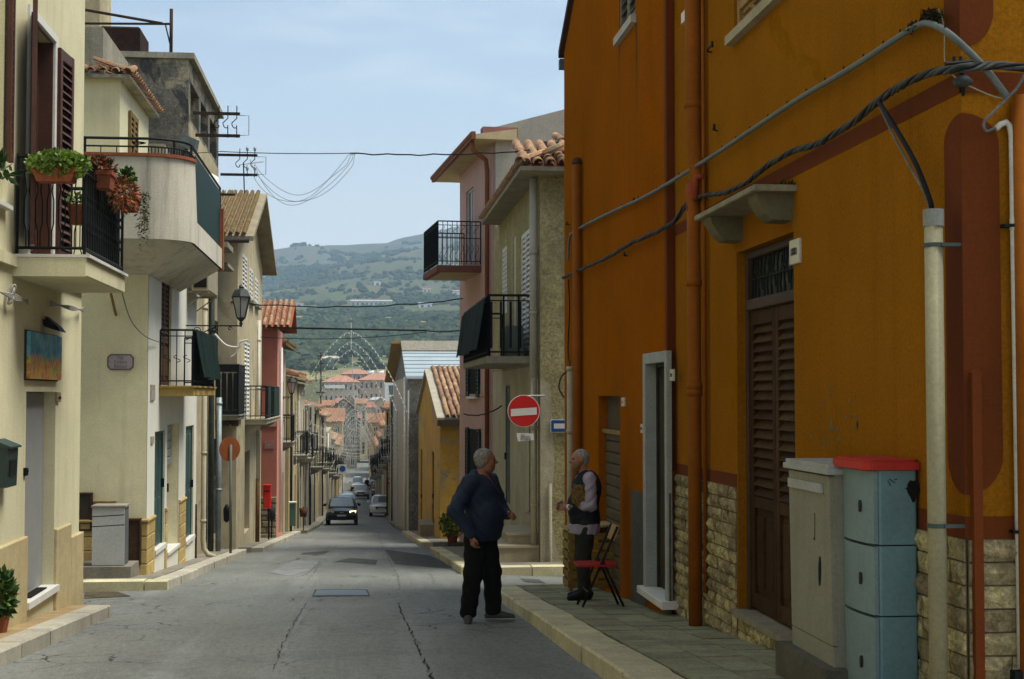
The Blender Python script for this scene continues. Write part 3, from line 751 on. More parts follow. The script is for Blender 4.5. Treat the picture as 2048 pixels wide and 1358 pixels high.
# downpipe with curved shoe
up = F2.uv(399, 900)[0]
zf = g(up)+.16
pipe(h, F2, [(up, 3.0, .09), (up, zf+.3, .09), (up, zf+.12, .11), (up-.02, zf, .2), (up-.05, zf-.04, .34)], .055, M('pipe_cream', (.42, .38, .27), .6, .12, 4, .1, 60, streak=.4), collars=[(up, v, .09) for v in (1.8, .3, -1.2, -2.6)])
pipe(h, F2, [(up-.75, -2.2, .03), (up-.75, -4.4, .03)], .02, rust, 'conduit')
for (pa, pb, yt, yb) in ((299.5, 307, 769, 801), (300, 305, 873, 888)):
    r_ = F2.q(pa, pb, yt, yb); MB(F2).bbox(r_[0], r_[1], r_[2], r_[3], .006, .03, .006).build('wall_plate', M('plaque_grey', (.36, .33, .27), .6, .3, 12, .1, 60), h.root)
# round balcony -----------------------------------------------------------------------
yn = 21.35; ztop = ony(300, 313, yn).z; zbot = ony(330, 478, yn).z; zc = zbot+.30
xo = ony(388, 400, yn+.5).x; Fo = FL(xo); yf = Fo.uv(446, 480)[0]
wp = M('stained_white_plaster', (.56, .52, .41), .92, .10, .7, .15, 60, streak=1.0, scol=(.10, .10, .08), fine=.08)
def ring(off, rad=.62, ns=18, far=True):
    """plan outline of the balcony, from the left end round the corner to the far end, inset by off"""
    pts = [(-4.05, yn+off)]; cx, cy = xo-rad, yn+rad
    for k in range(ns+1):
        a = -math.pi/2 + math.pi/2*k/ns; pts.append((cx+(rad-off)*math.cos(a), cy+(rad-off)*math.sin(a)))
    pts.append((xo-off, yf)); return pts
def ribbon(mb, A, B, za, zb, cap=True):
    """closed wall between plan outlines A (outer) and B (inner), heights per vertex"""
    n_ = len(A); ids = []
    for k in range(n_):
        z0 = za[k] if isinstance(za, list) else za; z1 = zb[k] if isinstance(zb, list) else zb
        ids.append([mb.p(A[k][0], A[k][1], z0), mb.p(A[k][0], A[k][1], z1), mb.p(B[k][0], B[k][1], z1), mb.p(B[k][0], B[k][1], z0)])
    for k in range(n_-1):
        for j in range(4): mb.f.append([ids[k][j], ids[k][(j+1) % 4], ids[k+1][(j+1) % 4], ids[k+1][j]])
    mb.f.append(ids[0]); mb.f.append(ids[-1][::-1])
A, B = ring(0), ring(.12)
rb = MB()
tops = [ztop]*(len(A)-2) + [ztop-.05, zc+.03]; 
A2 = A[:-1] + [(xo, yn+.95)] + [A[-1]]; B2 = B[:-1] + [(xo-.12, yn+.95)] + [B[-1]]
tops = [ztop]*(len(A)-1) + [zc+.06, zc+.06]
ribbon(rb, A2, B2, zbot, tops)
o_floor = [(p[0], p[1]) for p in B]
rb.poly([(x, y, zbot+.14) for x, y in o_floor] + [(-4.05, yf, zbot+.14)]); rb.poly([(x, y, zbot-.0) for x, y in A] + [(-3.31, yf, zbot), (-3.31, Y2, zbot), (-4.05, Y2, zbot)])
# cove under the slab
cv = [(-4.05, yn+.05)] + [(p[0]-.04, p[1]+.04) for p in A[1:-1]] + [(xo-.04, yf)]
cw = [(-4.05, Y2-.02)] + [(-3.28, Y2-.02)]*(len(A)-2) + [(-3.28, yf)]
for k in range(len(A)-1): rb.poly([(*cv[k], zbot), (*cv[k+1], zbot), (*cw[k+1], zbot-.42), (*cw[k], zbot-.42)])
bo = rb.build('balcony', wp, h.root, False)
cp = MB(); ribbon(cp, [(p[0]+.025*(k > 0), p[1]-.025*(k < len(A)-1)) for k, p in enumerate(A[:-1])], [(p[0]-.02, p[1]+.02) for p in B[:-1]], ztop+.002, ztop+.05); cp.build('parapet_cap', terr, bo)
cp = MB(); cp.box(xo-.12, xo+.02, yf-.16, yf+.02, zbot-.02, ztop-.12); cp.build('end_post', terr, bo)
cp = MB(); cp.box(xo-.05, xo-.04, yn+.98, yf-.18, zc+.10, ztop+.20); cp.build('green_screen', M('green_screen', (.008, .030, .026), .5, .2, 4, .05, 60), bo)
rl = MB()
R1 = ring(.06); zr = ony(300, 276, yn).z
for z, r_ in ((zr, .022), (zr-.12, .014)):
    rl.tube([(-5.2, yn+.06, z)] + [(x, y, z) for x, y in R1], r_, 6)
for k in range(1, len(R1)):
    (xa, ya), (xb, yb) = R1[k-1], R1[k]; L = math.hypot(xb-xa, yb-ya); n_ = max(1, int(L/.19))
    for j in range(n_):
        t = j/n_; x, y = xa+(xb-xa)*t, ya+(yb-ya)*t; rl.tube([(x, y, (ztop if y < yn+.9 else zc)), (x, y, zr-.12)], .008, 4)
for x in np.arange(-5.2, -4.0, .16): rl.tube([(x, yn+.06, zr-.12), (x, yn+.06, ztop-.9)], .008, 4)
for (x, y) in (R1[0], R1[9], R1[19], R1[-1]): rl.tube([(x, y, ztop-.1), (x, y, zr)], .02, 6)
for s2 in (-1, 1):
    pts = [(R1[5][0]-.35+s2*.0+ .16*(k/12)*math.cos(k*.7), R1[5][1], zr-.06+.05*(1-k/12)*math.sin(k*.7)*s2) for k in range(13)]; rl.tube(pts, .006, 4)
rl.build('railing', iron, bo)
# set-back attic storey with tile cornice
Fa = FL(-3.9); ya = Fa.uv(240, 220)[0]; yb = Fa.uv(297, 270)[0]; zt = Fa.uv(240, 158)[1]
at = MB(); at.box(-9, -3.9, ya, yb, 2.4, zt); at.build('attic_wall', cream, h.root)
aw = Fa.q(256, 271, 220, 300); shutter(h, (aw[0], aw[1], aw[2]-.4, aw[3]), .03, M('ochre_shutter', (.20, .13, .05), .7, .2, 3, .1, 50), 2, .09, False, 0, Fa)
mb = MB(); mb.box(-6, -3.72, ya-.16, yb+.1, zt, zt+.05); mb.build('cornice', greyconc, h.root)
tmat = M('clay_tile', (.33, .175, .10), .85, .28, 5, .25, 50, fine=.15, obj_var=.3, patch=((.24, .19, .13), .56, 5))
tiled_slope(h.root, (-3.66, ya-.16, zt+.07), (-3.66, yb+.12, zt+.07), (-4.3, ya-.16, zt+.26), tmat, 18, 2, True)
tiled_slope(h.root, (-5.4, ya-.2, zt+.07), (-3.66, ya-.2, zt+.07), (-5.4, ya+.5, zt+.26), tmat, 9, 2, True)
mb = MB(); mb.box(-9, -4.25, ya+.4, yb+2.2, zt+.05, zt+.95); mb.build('roof_parapet', greyconc, h.root)
lo = MB(); za_, zb_ = Fa.uv(297, 236)[1], Fa.uv(370, 250)[1]
lo.prism([(yb, 2.4), (yb, zt-.75), (U2-.1, zt-1.05), (U2-.1, 2.4)], -9, -3.75, axis=0); lo.build('attic_wall', cream_end, h.root)
MB().hexa([(-9, yb-.02, zt-.75), (-3.6, yb-.02, zt-.75), (-3.6, U2, zt-1.05), (-9, U2, zt-1.05), (-9, yb-.02, zt-.5), (-3.6, yb-.02, zt-.5), (-3.6, U2, zt-.8), (-9, U2, zt-.8)]).build('attic_fascia', greyconc, h.root)
h2root = h.root
# ================================================================== L3: unfinished grey building
raw = M('raw_grey_render', (.17, .16, .125), .95, .35, 1.1, .5, 22, streak=.5, scol=(.06, .06, .05), patch=((.27, .24, .16), .52, 1.3), patch2=((.055, .057, .05), .55, 1.6), fine=.2)
raw2 = M('worn_cream_render', (.42, .36, .22), .95, .2, 1.0, .3, 40, streak=.7, scol=(.13, .11, .07), patch=((.26, .23, .16), .58, 1.5), fine=.12)
F3 = FL(-3.52); U3a, U3b = 29.45, F3.uv(437, 300)[0]
zt3 = F3.uv(381, 114)[1]
h = House('house', 'unfinished grey rendered building with an open top loggia and bare brackets', F3, U3a, U3b, -6.5, zt3-.12, 8, raw)
vl = F3.uv(384, 245)[1]
n_ = 3
for k in range(n_):
    a = U3a+.35+(U3b-U3a-.5)*k/n_; h.hole((a, a+(U3b-U3a-.5)/n_-.35, vl, zt3-.5), 2.0)
lg = h.hole(F3.q(428, 436, 640, 760), .12); g1 = h.hole(F3.q(407, 413, 900, 1090), .2); g2 = h.hole(F3.q(421, 431, 880, 1075), .2)
h.walls()
mb = MB(F3); mb.box(U3a-.08, U3b+.1, zt3-.118, zt3, -8, .12); mb.build('roof_edge', greyconc, h.root)
cs = MB(F3); facade(cs, U3a, U3b, -6.4, vl-.1, [q for q in h.holes if q[3] < vl], .05, True)
for q in cs.v: q.x += .008
cs.build('render_coat', raw2, h.root)
shutter(h, g1, -.06, M('grey_lattice', (.16, .155, .13), .7, .2, 3, .1, 50), 1, .14); door(h, g2, .15, darkw, 2); shutter(h, lg, -.03, darkw, 2, .09)
pipe(h, F3, [(F3.uv(414, 600)[0], 4.6, .1), (F3.uv(414, 1000)[0], -5.2, .1)], .07, M('pipe_dark_green', (.055, .07, .055), .7, .25, 4, .1, 50), collars=[(F3.uv(414, 700)[0], v, .1) for v in (3.0, 1.5)])
pp = F3.uv(416, 950)[0]-.15
pipe(h, F3, [(pp, F3.uv(416, 795)[1], .26), (pp, g(pp)+.1, .26)], .065, M('pipe_galvanised', (.27, .31, .31), .5, .2, 4, .1, 60, metal=.3), collars=[(pp, -.2, .26), (pp, -2.2, .26)])
mb = MB(F3); mb.box(U3b-2.2, U3b-.6, 3.0, 3.08, -.05, .45); mb.build('canopy_slab', greyconc, h.root)
mb = MB(); mb.prism([(F3.uv(405, 300)[0], 3.3), (F3.uv(405, 300)[0]+1.4, 3.3), (F3.uv(405, 300)[0]+1.4, 3.42), (F3.uv(405, 300)[0], 3.42)], -3.52, -2.95, axis=0); mb.build('canopy_slab', greyconc, h.root)
wt = MB(); wt.lathe((-3.25, 31.5, 4.35), [(.0, 0), (.16, .02), (.18, .2), (.15, .42), (.0, .5)], 10); tag(wt.build('water_can', whitepaint, smooth=True), 'white plastic can on the loggia of the unfinished grey building', 'can')
# roof mast, tank and rail of the unfinished building
rp_ = thing('roof_mast', 'rusty roof mast with a stay and rail above the grey building', 'mast', (-4.1, 29.7, zt3))
pm = ony(342, 112, 29.7)
MB().tube([(pm.x, 29.7, zt3-.1), (pm.x, 29.7, ony(342, 18, 29.7).z)], .035, 8).build('pole', rust, rp_, True)
mr = MB(); q0, q1 = ony(162, 47, 29.7), ony(338, 48, 29.7); mr.tube([q0, q1, (pm.x, 29.7, q1.z)], .025, 6); mr.tube([ony(160, 18, 29.7), ony(325, 47, 29.7)], .03, 6); mr.tube([ony(331, 49, 29.7), ony(341, 92, 29.7)], .015, 5)
mr.build('stay', rust, rp_, True)
bt = thing('roof_tank', 'square rusty brown tank on the roof of the grey building', 'tank', (-5.2, 30.5, zt3))
q0, q1 = ony(200, 51, 30), ony(280, 112, 30); MB().bbox(q0.x, q1.x, 30, 31.2, zt3-.0, q0.z, .04).build('tank_body', M('rusty_sheet', (.035, .018, .012), .85, .4, 5, .2, 50, fine=.15), bt)
ch = MB(); q0 = ony(165, 60, 31); q1 = ony(205, 5, 31); q2 = ony(208, 48, 31)
ch.prism([(q0.x-.6, zt3-.1), (q2.x, zt3-.1), (q1.x, q1.z+.6), (q0.x-.6, q1.z+.9)], 30.6, 32, axis=1)
tag(ch.build('roof_hut', raw2), 'small slanting roof hut behind the rusty tank at top left', 'hut')
# L3 black balcony with panels
u0 = F3.uv(430, 790)[0]; o_ = ony(477, 832, u0); pr = o_.x+3.52; Fo = FL(o_.x); u1 = Fo.uv(490, 790)[0]; vr = ony(477, 730, u0).z
bo = balcony(h, u0, u1, o_.z, pr, .1, greyconc, 0)
rm = railing_mb(F3, u0+.02, u1-.02, pr-.02, o_.z+.02, vr, .17, .012, rr=.03)
for i in range(4):
    w_ = pr*(i+.5)/4; rm.box(u0+.0, u0+.02, o_.z+.16, vr-.2, w_-.055, w_+.055)
rm.box(u0, u0+.02, vr-.17, vr-.02, 0, pr); rm.box(u0, u1, vr-.17, vr-.02, pr-.02, pr); rm.box(u0, u0+.02, o_.z+.03, o_.z+.13, 0, pr); rm.box(u0, u1, o_.z+.03, vr-.02, pr-.03, pr-.01)
rm.build('railing', iron, bo)
fr_ = MB(F3)
for i in range(14):
    t = i/14; fr_.hexa([(u0+.1, o_.z-.1-.16*random.random()-.05, t*pr), (u0+.15, o_.z-.2, t*pr), (u0+.15, o_.z-.2, (t+.06)*pr), (u0+.1, o_.z-.25, (t+.06)*pr), (u0+.05, o_.z-.05, t*pr), (u0+.3, o_.z-.05, t*pr), (u0+.3, o_.z-.05, (t+.07)*pr), (u0+.05, o_.z-.05, (t+.07)*pr)])
fr_.build('slab_corbel', darkw, bo)
# ================================================================== L4: beige gabled house
F4 = FL(-3.05); U4a, U4b = 36.0, 44.9
ze = 4.0; um = 40.4; za4 = 5.55
beige = M('beige_worn_plaster', (.50, .43, .27), .94, .16, .9, .25, 50, streak=.55, scol=(.20, .17, .10), patch=((.33, .29, .19), .57, 1.2), fine=.1)
h = House('house', 'tall beige gabled house with a mossy tile roof and small white shutters', F4, U4a, U4b, -7.5, ze, 9, beige)
ws = [h.hole(F4.q(485, 494.5, 505, 588), .1), h.hole(F4.q(499, 506, 533, 600), .1), h.hole(F4.q(510, 516.5, 553, 608), .1)]
b1 = h.hole(F4.q(489, 500, 680, 838), .14); b2 = h.hole(F4.q(515, 520, 700, 836), .14)
g1 = h.hole(F4.q(489, 499, 905, 1068), .3); g2 = h.hole(F4.q(512.5, 520, 890, 1058), .3)
h.walls(False, (um, za4))
for r_ in ws: shutter(h, r_, -.02, whitepaint, 2, .11); MB(F4).box(r_[0]-.1, r_[1]+.1, r_[2]-.09, r_[2]-.01, -.05, .12).build('window_sill', greyconc, h.root)
for r_ in (b1, b2): shutter(h, r_, -.03, whitepaint, 2, .11)
door(h, g1, .25, darkw, 2); door(h, g2, .25, M('grey_green_door', (.09, .10, .075), .6, .2, 3, .1, 50), 2)
moss = M('mossy_clay_tile', (.19, .115, .055), .95, .4, 5, .4, 30, fine=.25, patch=((.14, .105, .03), .50, 4.0))
rf = MB(F4); w1 = .42; ov = .5; sl = (za4-ze)/(um-U4a)
def ze_(u): return za4 - abs(u-um)*sl
rf.hexa([(U4a-ov, ze_(U4a-ov)-.02, -9), (um, za4, -9), (um, za4, w1), (U4a-ov, ze_(U4a-ov)-.02, w1), (U4a-ov, ze_(U4a-ov)+.1, -9), (um, za4+.12, -9), (um, za4+.12, w1), (U4a-ov, ze_(U4a-ov)+.1, w1)])
rf.hexa([(um, za4, -9), (U4b+ov, ze_(U4b+ov)-.02, -9), (U4b+ov, ze_(U4b+ov)-.02, w1), (um, za4, w1), (um, za4+.12, -9), (U4b+ov, ze_(U4b+ov)+.1, -9), (U4b+ov, ze_(U4b+ov)+.1, w1), (um, za4+.12, w1)])
ro = rf.build('roof', M('weathered_eave', (.30, .26, .17), .95, .2, 2, .3, 40, streak=.4), h.root)
p0 = F4.P(U4a-ov-.05, ze_(U4a-ov)+.12, w1-.16); p1 = F4.P(U4a-ov-.05, ze_(U4a-ov)+.12, -4.5); p2 = F4.P(um, za4+.14, w1-.16)
tiled_slope(ro, p1, p0, F4.P(um, za4+.14, -4.5), moss, 30, 20, False, rad=.065)
gt = MB(F4); gt.tube([(U4a-ov-.08, ze_(U4a-ov)-.02, -6), (U4a-ov-.08, ze_(U4a-ov)-.02, w1-.1)], .06, 8); gt.build('gutter', M('gutter_dark', (.05, .045, .035), .6, .2, 3, .1, 50), h.root)
u0 = F4.uv(490, 800)[0]; o_ = ony(534, 840, u0); pr = o_.x+3.05; u1 = FL(o_.x).uv(560, 820)[0]; vr = ony(534, 772, u0).z
bo = balcony(h, u0, u1, o_.z, pr, .12, M('pale_slab', (.44, .40, .28), .9, .2, 2, .2, 50), vr-o_.z, .11)
MB(F4).box(u0+.8, u0+2.0, o_.z+.06, vr-.02, pr-.035, pr-.02).build('balcony_screen', greendark, bo); MB(F4).box(u0+3.6, u1, o_.z+.06, vr-.02, pr-.035, pr-.02).build('balcony_screen', greendark, bo)
pu = F4.uv(510, 760)[0]
pipe(h, F4, [(pu, F4.uv(510, 640)[1], .1), (pu, F4.uv(514, 950)[1], .1)], .055, M('pipe_white', (.55, .52, .43), .6, .1, 4, .05, 50), collars=[(pu, v, .1) for v in (1.6, .2, -1.2)])
pipe(h, F4, [(pu, F4.uv(514, 952)[1], .1), (pu, g(pu)+.12, .1)], .065, M('pipe_rusty', (.14, .075, .03), .8, .3, 5, .2, 50), 'downpipe')
lp = MB(F4); lp.lathe(F4.P(pu, F4.uv(510, 640)[1], .1), [(.04, -.02), (.1, .08), (.11, .28), (.05, .34)], 8); lp.build('pipe_hopper', rust, h.root)
# ================================================================== L5: coral house
F5 = FL(-2.72); U5a = F5.uv(554, 800)[0]; U5b = U5a+3.6
coral = M('coral_plaster', (.44, .155, .105), .9, .10, 1.0, .15, 50, streak=.25, fine=.07)
coral2 = M('coral_plaster_pale', (.54, .25, .18), .9, .10, 1.0, .15, 50, streak=.25, fine=.07)
z5 = ony(540, 657, U5a).z
h = House('house', 'narrow coral red house with a small clay tile roof', F5, U5a, U5b, -8, z5, 7, coral)
h.walls()
st = MB(F5); facade(st, U5a+.002, U5b, -7.9, z5-.02, [], .05, True)
for q in st.v: q.x += .006
st.build('render_coat', coral2, h.root)
E5 = FE(U5a)
mb = MB(E5); mb.box(-5, -2.70, ony(540, 853, U5a).z, ony(540, 846, U5a).z, -.01, .05); mb.build('string_course', coral2, h.root)
mb = MB(E5)
r_ = E5.q(529, 548, 883, 897); mb.box(r_[0], r_[1], r_[2], r_[3], 0, .03); mb.build('name_board', M('board_faded', (.38, .22, .17), .8, .4, 20, .05, 50), h.root)
rk = 0
stn = M('rubble_stone', (.26, .22, .14), .95, .3, 6, .5, 30, fine=.2, obj_var=.25)
vb = ony(540, 993, U5a).z
while vb > -7.4:
    x = -4.4
    hh = random.uniform(.16, .24)
    while x < -2.75:
        e = min(-2.70, x+random.uniform(.22, .45)); MB(E5).bbox(x+.01, e-.01, vb-hh+.01, vb-.01, -.02, random.uniform(.04, .08), .03).build('stone', stn, h.root); x = e
    vb -= hh
z6 = ony(540, 602, U5a+2.6).z
rf = MB(); rf.hexa([(-7, U5a-.35, z5-.03), (-2.25, U5a-.35, z5-.03), (-2.25, U5a+2.6, z6-.1), (-7, U5a+2.6, z6-.1), (-7, U5a-.35, z5+.03), (-2.25, U5a-.35, z5+.03), (-2.25, U5a+2.6, z6-.04), (-7, U5a+2.6, z6-.04)]); ro = rf.build('roof', terr, h.root)
rf = MB(); rf.hexa([(-7, U5a+2.6, z6-.1), (-2.25, U5a+2.6, z6-.1), (-2.25, U5b+.3, z5), (-7, U5b+.3, z5), (-7, U5a+2.6, z6-.04), (-2.25, U5a+2.6, z6-.04), (-2.25, U5b+.3, z5+.06), (-7, U5b+.3, z5+.06)]); rf.build('roof', terr, h.root)
tiled_slope(ro, (-4.2, U5a-.38, z5+.04), (-2.28, U5a-.38, z5+.04), (-4.2, U5a+2.6, z6-.02), tmat, 10, 11, True)
pipe(h, F5, [(U5a+1.0, z5-.6, .08), (U5a+1.0, g(U5a)+.2, .08)], .05, whitepaint)
# ================================================================== R1: orange corner building, near block (ochre) and far block (orange)
ochre = M('ochre_plaster', (.255, .100, .006), .95, .10, .9, .25, 55, spec=0., streak=.45, scol=(.15, .055, .001), fine=.13, patch2=((.225, .088, .002), .60, 1.1))
orng = M('orange_plaster', (.275, .082, .004), .95, .10, .8, .25, 55, spec=0., streak=.5, scol=(.18, .05, .001), fine=.13, patch2=((.28, .08, .001), .58, .9))
redp = M('brick_red_paint', (.125, .031, .006), .95, .14, 1.2, .12, 55, streak=.3, fine=.08)
orp = M('pipe_orange_paint', (.245, .074, .004), .7, .14, 3, .1, 50, streak=.35, fine=.06)
orp2 = M('pipe_red_paint', (.27, .05, .018), .6, .1, 3, .1, 50, fine=.05)
rendg = M('bare_cement_render', (.105, .098, .075), .95, .25, 2.2, .4, 40, fine=.18, streak=.3)
FA = FRt(3.06); FB = FRt(2.98)
YC = FA.uv(1928, 700)[0]; YM = FA.uv(1347, 700)[0]; YF = FB.uv(1129, 700)[0]
EA = FE(YC)
h = House('house', 'long ochre and orange corner building with a brown louvred street door', FA, YC, YM, -4.0, 6.7, 9, ochre)
dr = h.hole(FA.q(1475, 1590, 503, 1238), .2)          # big street door, heights read at its far side
dv0 = FA.uv(1590, 1283)[1]; dv1 = FA.uv(1590, 462)[1]
h.holes.pop(); dr = h.hole((dr[0], dr[1], dv0, dv1), .2)
w1 = h.hole((FA.uv(1560, 10)[0]-.25, FA.uv(1468, 60)[0], FA.uv(1465, 86)[1], 4.6), .14)
w2 = h.hole((FA.uv(1391, 20)[0], FA.uv(1378, 30)[0], FA.uv(1376, 50)[1], 4.6), .14)
h.walls()
hr = h.root
# far block
wb = MB(FB)
zfar = FB.uv(1127, 108)[1]
far_holes = []
rs = FB.q(1197, 1240, 792, 1185); far_holes.append((*rs[:2], FB.uv(1240, 1190)[1]-.05, FB.uv(1240, 792)[1], .16))
wd2 = FB.q(1296, 1336, 728, 1190); vd0, vd1 = FB.uv(1336, 1200)[1], FB.uv(1336, 722)[1]; far_holes.append((wd2[0], wd2[1], vd0, vd1, .17))
wn = FB.q(1238, 1271, 82, 82); wn = (wn[0], wn[1], FB.uv(1238, 84)[1], 5.0); far_holes.append((*wn, .14))
zl = zfar-.0
facade(wb, YM, YF, -4.0, zl, [q if q[3] < zl else (q[0], q[1], q[2], zl, q[4]) for q in far_holes])
yk = YF-4.6; zk = zl+4.6*.5
# part of the wall above the far eave: it climbs towards the near block
def zt_(u): return zl + max(0., (YF-u))*.52
top = 6.7
ut = YF-(top-zl)/.52
wb.poly([(wn[1], zl, 0), (YF, zl, 0), (wn[1], zt_(wn[1]), 0)]); 
wb.poly([(wn[0], max(wn[3], zl), 0), (wn[1], max(wn[3], zl), 0), (wn[1], zt_(wn[1]), 0), (wn[0], min(top, zt_(wn[0])), 0)])
wb.poly([(YM, zl, 0), (wn[0], zl, 0), (wn[0], min(top, zt_(wn[0])), 0), (max(ut, YM), top, 0), (YM, top, 0)])
for (a, b) in ((wn[0], 1), (wn[1], -1)): wb.poly([(a, zl, 0), (a, zl, -.14), (a, wn[3], -.14), (a, wn[3], 0)])
wb.poly([(wn[0], zl, -.14), (wn[1], zl, -.14), (wn[1], wn[3], -.14), (wn[0], wn[3], -.14)])
wb.poly([(YF, -4, 0), (YF, zl, 0), (YF, zl, -9), (YF, -4, -9)]); wb.poly([(YM, -4, 0), (YM, top, 0), (YM, top, -.3), (YM, -4, -.3)])
wb.poly([(YF, zl, 0), (max(ut, YM), top, 0), (max(ut, YM), top, -9), (YF, zl, -9)]); wb.poly([(YM, top, 0), (YM, top, -9), (max(ut, YM), top, -9), (max(ut, YM), top, 0)])
wb.build('wall', orng, hr)
# verge board, gutter bit, roof
vg = MB(FB); vg.hexa([(YF+.12, zl-.05, .07), (ut, top-.0, .07), (ut, top, -9), (YF+.12, zl-.05, -9), (YF+.12, zl+.06, .07), (ut, top+.11, .07), (ut, top+.11, -9), (YF+.12, zl+.06, -9)]); vg.build('roof_slab', M('roof_edge_dark', (.07, .035, .02), .8, .2, 4, .2, 50), hr)
gt = MB(FB); gt.box(YF+.02, YF+.16, zl-.22, zl-.08, -3, .06); gt.build('gutter', M('gutter_blue_grey', (.10, .14, .15), .6, .2, 4, .1, 50), hr)
mb = MB(FA); mb.box(YC-.35, YM+.05, 6.7, 6.85, -9, .35); mb.build('roof_slab', greyconc, hr)
# red edge line between the two blocks
mb = MB(FA); mb.box(YM-.10, YM+.0, FA.uv(1347, 940)[1], 6.6, 0.004, .0835); mb.build('edge_band', redp, hr)
# horizontal red band, sloped slightly in the photo by perspective only
bv0, bv1 = FA.uv(1596, 349)[1], FA.uv(1596, 318)[1]
mb = MB(FA); mb.box(YC-.004, YM-.102, bv0, bv1, -.01, .004); mb.build('band', redp, hr)
mb = MB(EA); mb.box(3.056, 11, bv0, bv1, -.01, .004); mb.build('band', redp, hr)
# stone veneer zone: red band over it, then stones one by one
sv = EA.uv(1935, 1078)[1]; sv2 = FA.uv(1420, 958)[1]
rb0 = EA.uv(1935, 1033)[1]
mb = MB(EA); mb.box(3.056, 11, sv, rb0, -.01, .005); mb.build('plinth_band', redp, hr)
svf = FA.uv(1365, 950)[1]; rbf = FA.uv(1365, 929)[1]
def vline(u): 
    t = (u-YC)/(YM-YC); return sv+(svf-sv)*t, rb0+(rbf-rb0)*t
def strip(u0, u1):
    a0, a1 = vline(u0); b0, b1 = vline(u1); m = MB(FA)
    m.hexa([(u0, a0, -.01), (u1, b0, -.01), (u1, b1, -.01), (u0, a1, -.01), (u0, a0, .005), (u1, b0, .005), (u1, b1, .005), (u0, a1, .005)]); m.build('plinth_band', redp, hr)
strip(YC-.004, dr[0]-.03); strip(dr[1]+.03, YM-.11)
stm = M('veneer_stone', (.37, .30, .155), .95, .3, 9, .9, 26, fine=.22, obj_var=.35, patch=((.22, .17, .07), .55, 7))
backm = M('veneer_mortar', (.12, .10, .055), 1, .2, 6, .4, 50)
def stone(F, a, b, c, d, out):
    """rough split-face block: front face broken into an uneven 3x2 grid"""
    mb = MB(F); nu, nv = 3, 2; idx = {}
    for i in range(nu+1):
        for j in range(nv+1):
            edge = i in (0, nu) or j in (0, nv)
            w_ = out*(.35 if edge else 1.0) + random.uniform(-.006, .010)
            idx[i, j] = mb.p(a+(b-a)*i/nu + (0 if i in (0, nu) else random.uniform(-.15, .15)*(b-a)/nu), c+(d-c)*j/nv + (0 if j in (0, nv) else random.uniform(-.25, .25)*(d-c)/nv), w_)
    for i in range(nu):
        for j in range(nv): mb.f.append([idx[i, j], idx[i+1, j], idx[i+1, j+1], idx[i, j+1]])
    ring_ = [(i, 0) for i in range(nu)] + [(nu, j) for j in range(nv)] + [(i, nv) for i in range(nu, 0, -1)] + [(0, j) for j in range(nv, 0, -1)]
    bk = []
    for (i, j) in ring_: bk.append(mb.p(a+(b-a)*i/nu, c+(d-c)*j/nv, -.005))
    for k in range(len(ring_)):
        k2 = (k+1) % len(ring_); mb.f.append([idx[ring_[k]], idx[ring_[k2]], bk[k2], bk[k]])
    mb.build('veneer_stone', stm, hr)
def veneer(F, u0, u1, vtop, ch=.125, bot=None, lmin=.16, lmax=.36):
    m_ = MB(F); m_.hexa([(u0, -4, -.01), (u1, -4, -.01), (u1, vtop(u1), -.01), (u0, vtop(u0), -.01), (u0, -4, .004), (u1, -4, .004), (u1, vtop(u1), .004), (u0, vtop(u0), .004)]); m_.build('mortar_bed', backm, hr)
    """courses from the top down to the pavement"""
    k = 0
    while True:
        a_ = vtop(u0); low = g(F.y((u0+u1)/2))+.08 if bot is None else bot
        if min(vtop(u0), vtop(u1)) - k*ch < low-.1: break
        u = u0
        while u < u1-.01:
            e = u+random.uniform(lmin, lmax)
            if u1-e < lmin*.8: e = u1
            t0 = vtop((u+e)/2)-k*ch
            stone(F, u+.005, e-.005, t0-ch+.005, t0-.005, random.uniform(.018, .042)); u = e
        k += 1
        if k > 40: break
vt = lambda u: vline(u)[0]
ppx = FA.uv(1412, 900)[0]
veneer(FA, dr[1]+.03, YM-.04, vt, .105, lmin=.12, lmax=.27)
veneer(FA, dr[0], dr[1], lambda u: dv0-.05, .105)
veneer(FA, YC+.0, dr[0]-.03, vt, .118)
veneer(EA, 3.065, 5.6, lambda u: sv, .118, lmin=.2, lmax=.42)
MB(FA).box(dr[0]-.03, dr[1]+.03, dv0-.045, dv0+.006, -.185, .05).build('door_sill', M('worn_sill', (.25, .22, .15), .9, .2, 4, .2, 50), hr)
# --- big door
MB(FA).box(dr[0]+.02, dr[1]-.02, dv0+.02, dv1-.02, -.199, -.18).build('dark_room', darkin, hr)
tb = FA.uv(1570, 577)[1]
fr = MB(FA); ft = .085
fr.bbox(dr[0], dr[0]+ft*1.1, dv0, dv1, -.17, -.07, .01); fr.bbox(dr[1]-ft*.6, dr[1], dv0, dv1, -.17, -.07, .01); fr.bbox(dr[0]+ft*1.1, dr[1]-ft*.6, dv1-ft*.7, dv1, -.17, -.07, .01); fr.bbox(dr[0]+ft*1.1, dr[1]-ft*.6, tb-.09, tb, -.17, -.06, .01)
fr.build('door_frame', darkw, hr)
fan = MB(FA); a, b = dr[0]+ft*1.1, dr[1]-ft*.6
c0, c1 = tb, dv1-ft*.7
for k in range(9): u = a+(b-a)*k/8; fan.tube([(u, c0, -.12), (u, c1, -.12)], .008, 5)
for k in range(4):
    cu = a+(b-a)*(k+.5)/4; rad = (b-a)/9.5
    for s2 in (-1, 1):
        pts = [(cu+s2*rad*(1-.075*j)*math.cos(j*.62), (c0+c1)/2+s2*.10+rad*1.35*(1-.075*j)*math.sin(j*.62), -.115) for j in range(12)]
        fan.tube(pts, .010, 5)
fan.tube([(a, (c0+c1)/2, -.115), (b, (c0+c1)/2, -.115)], .010, 5)
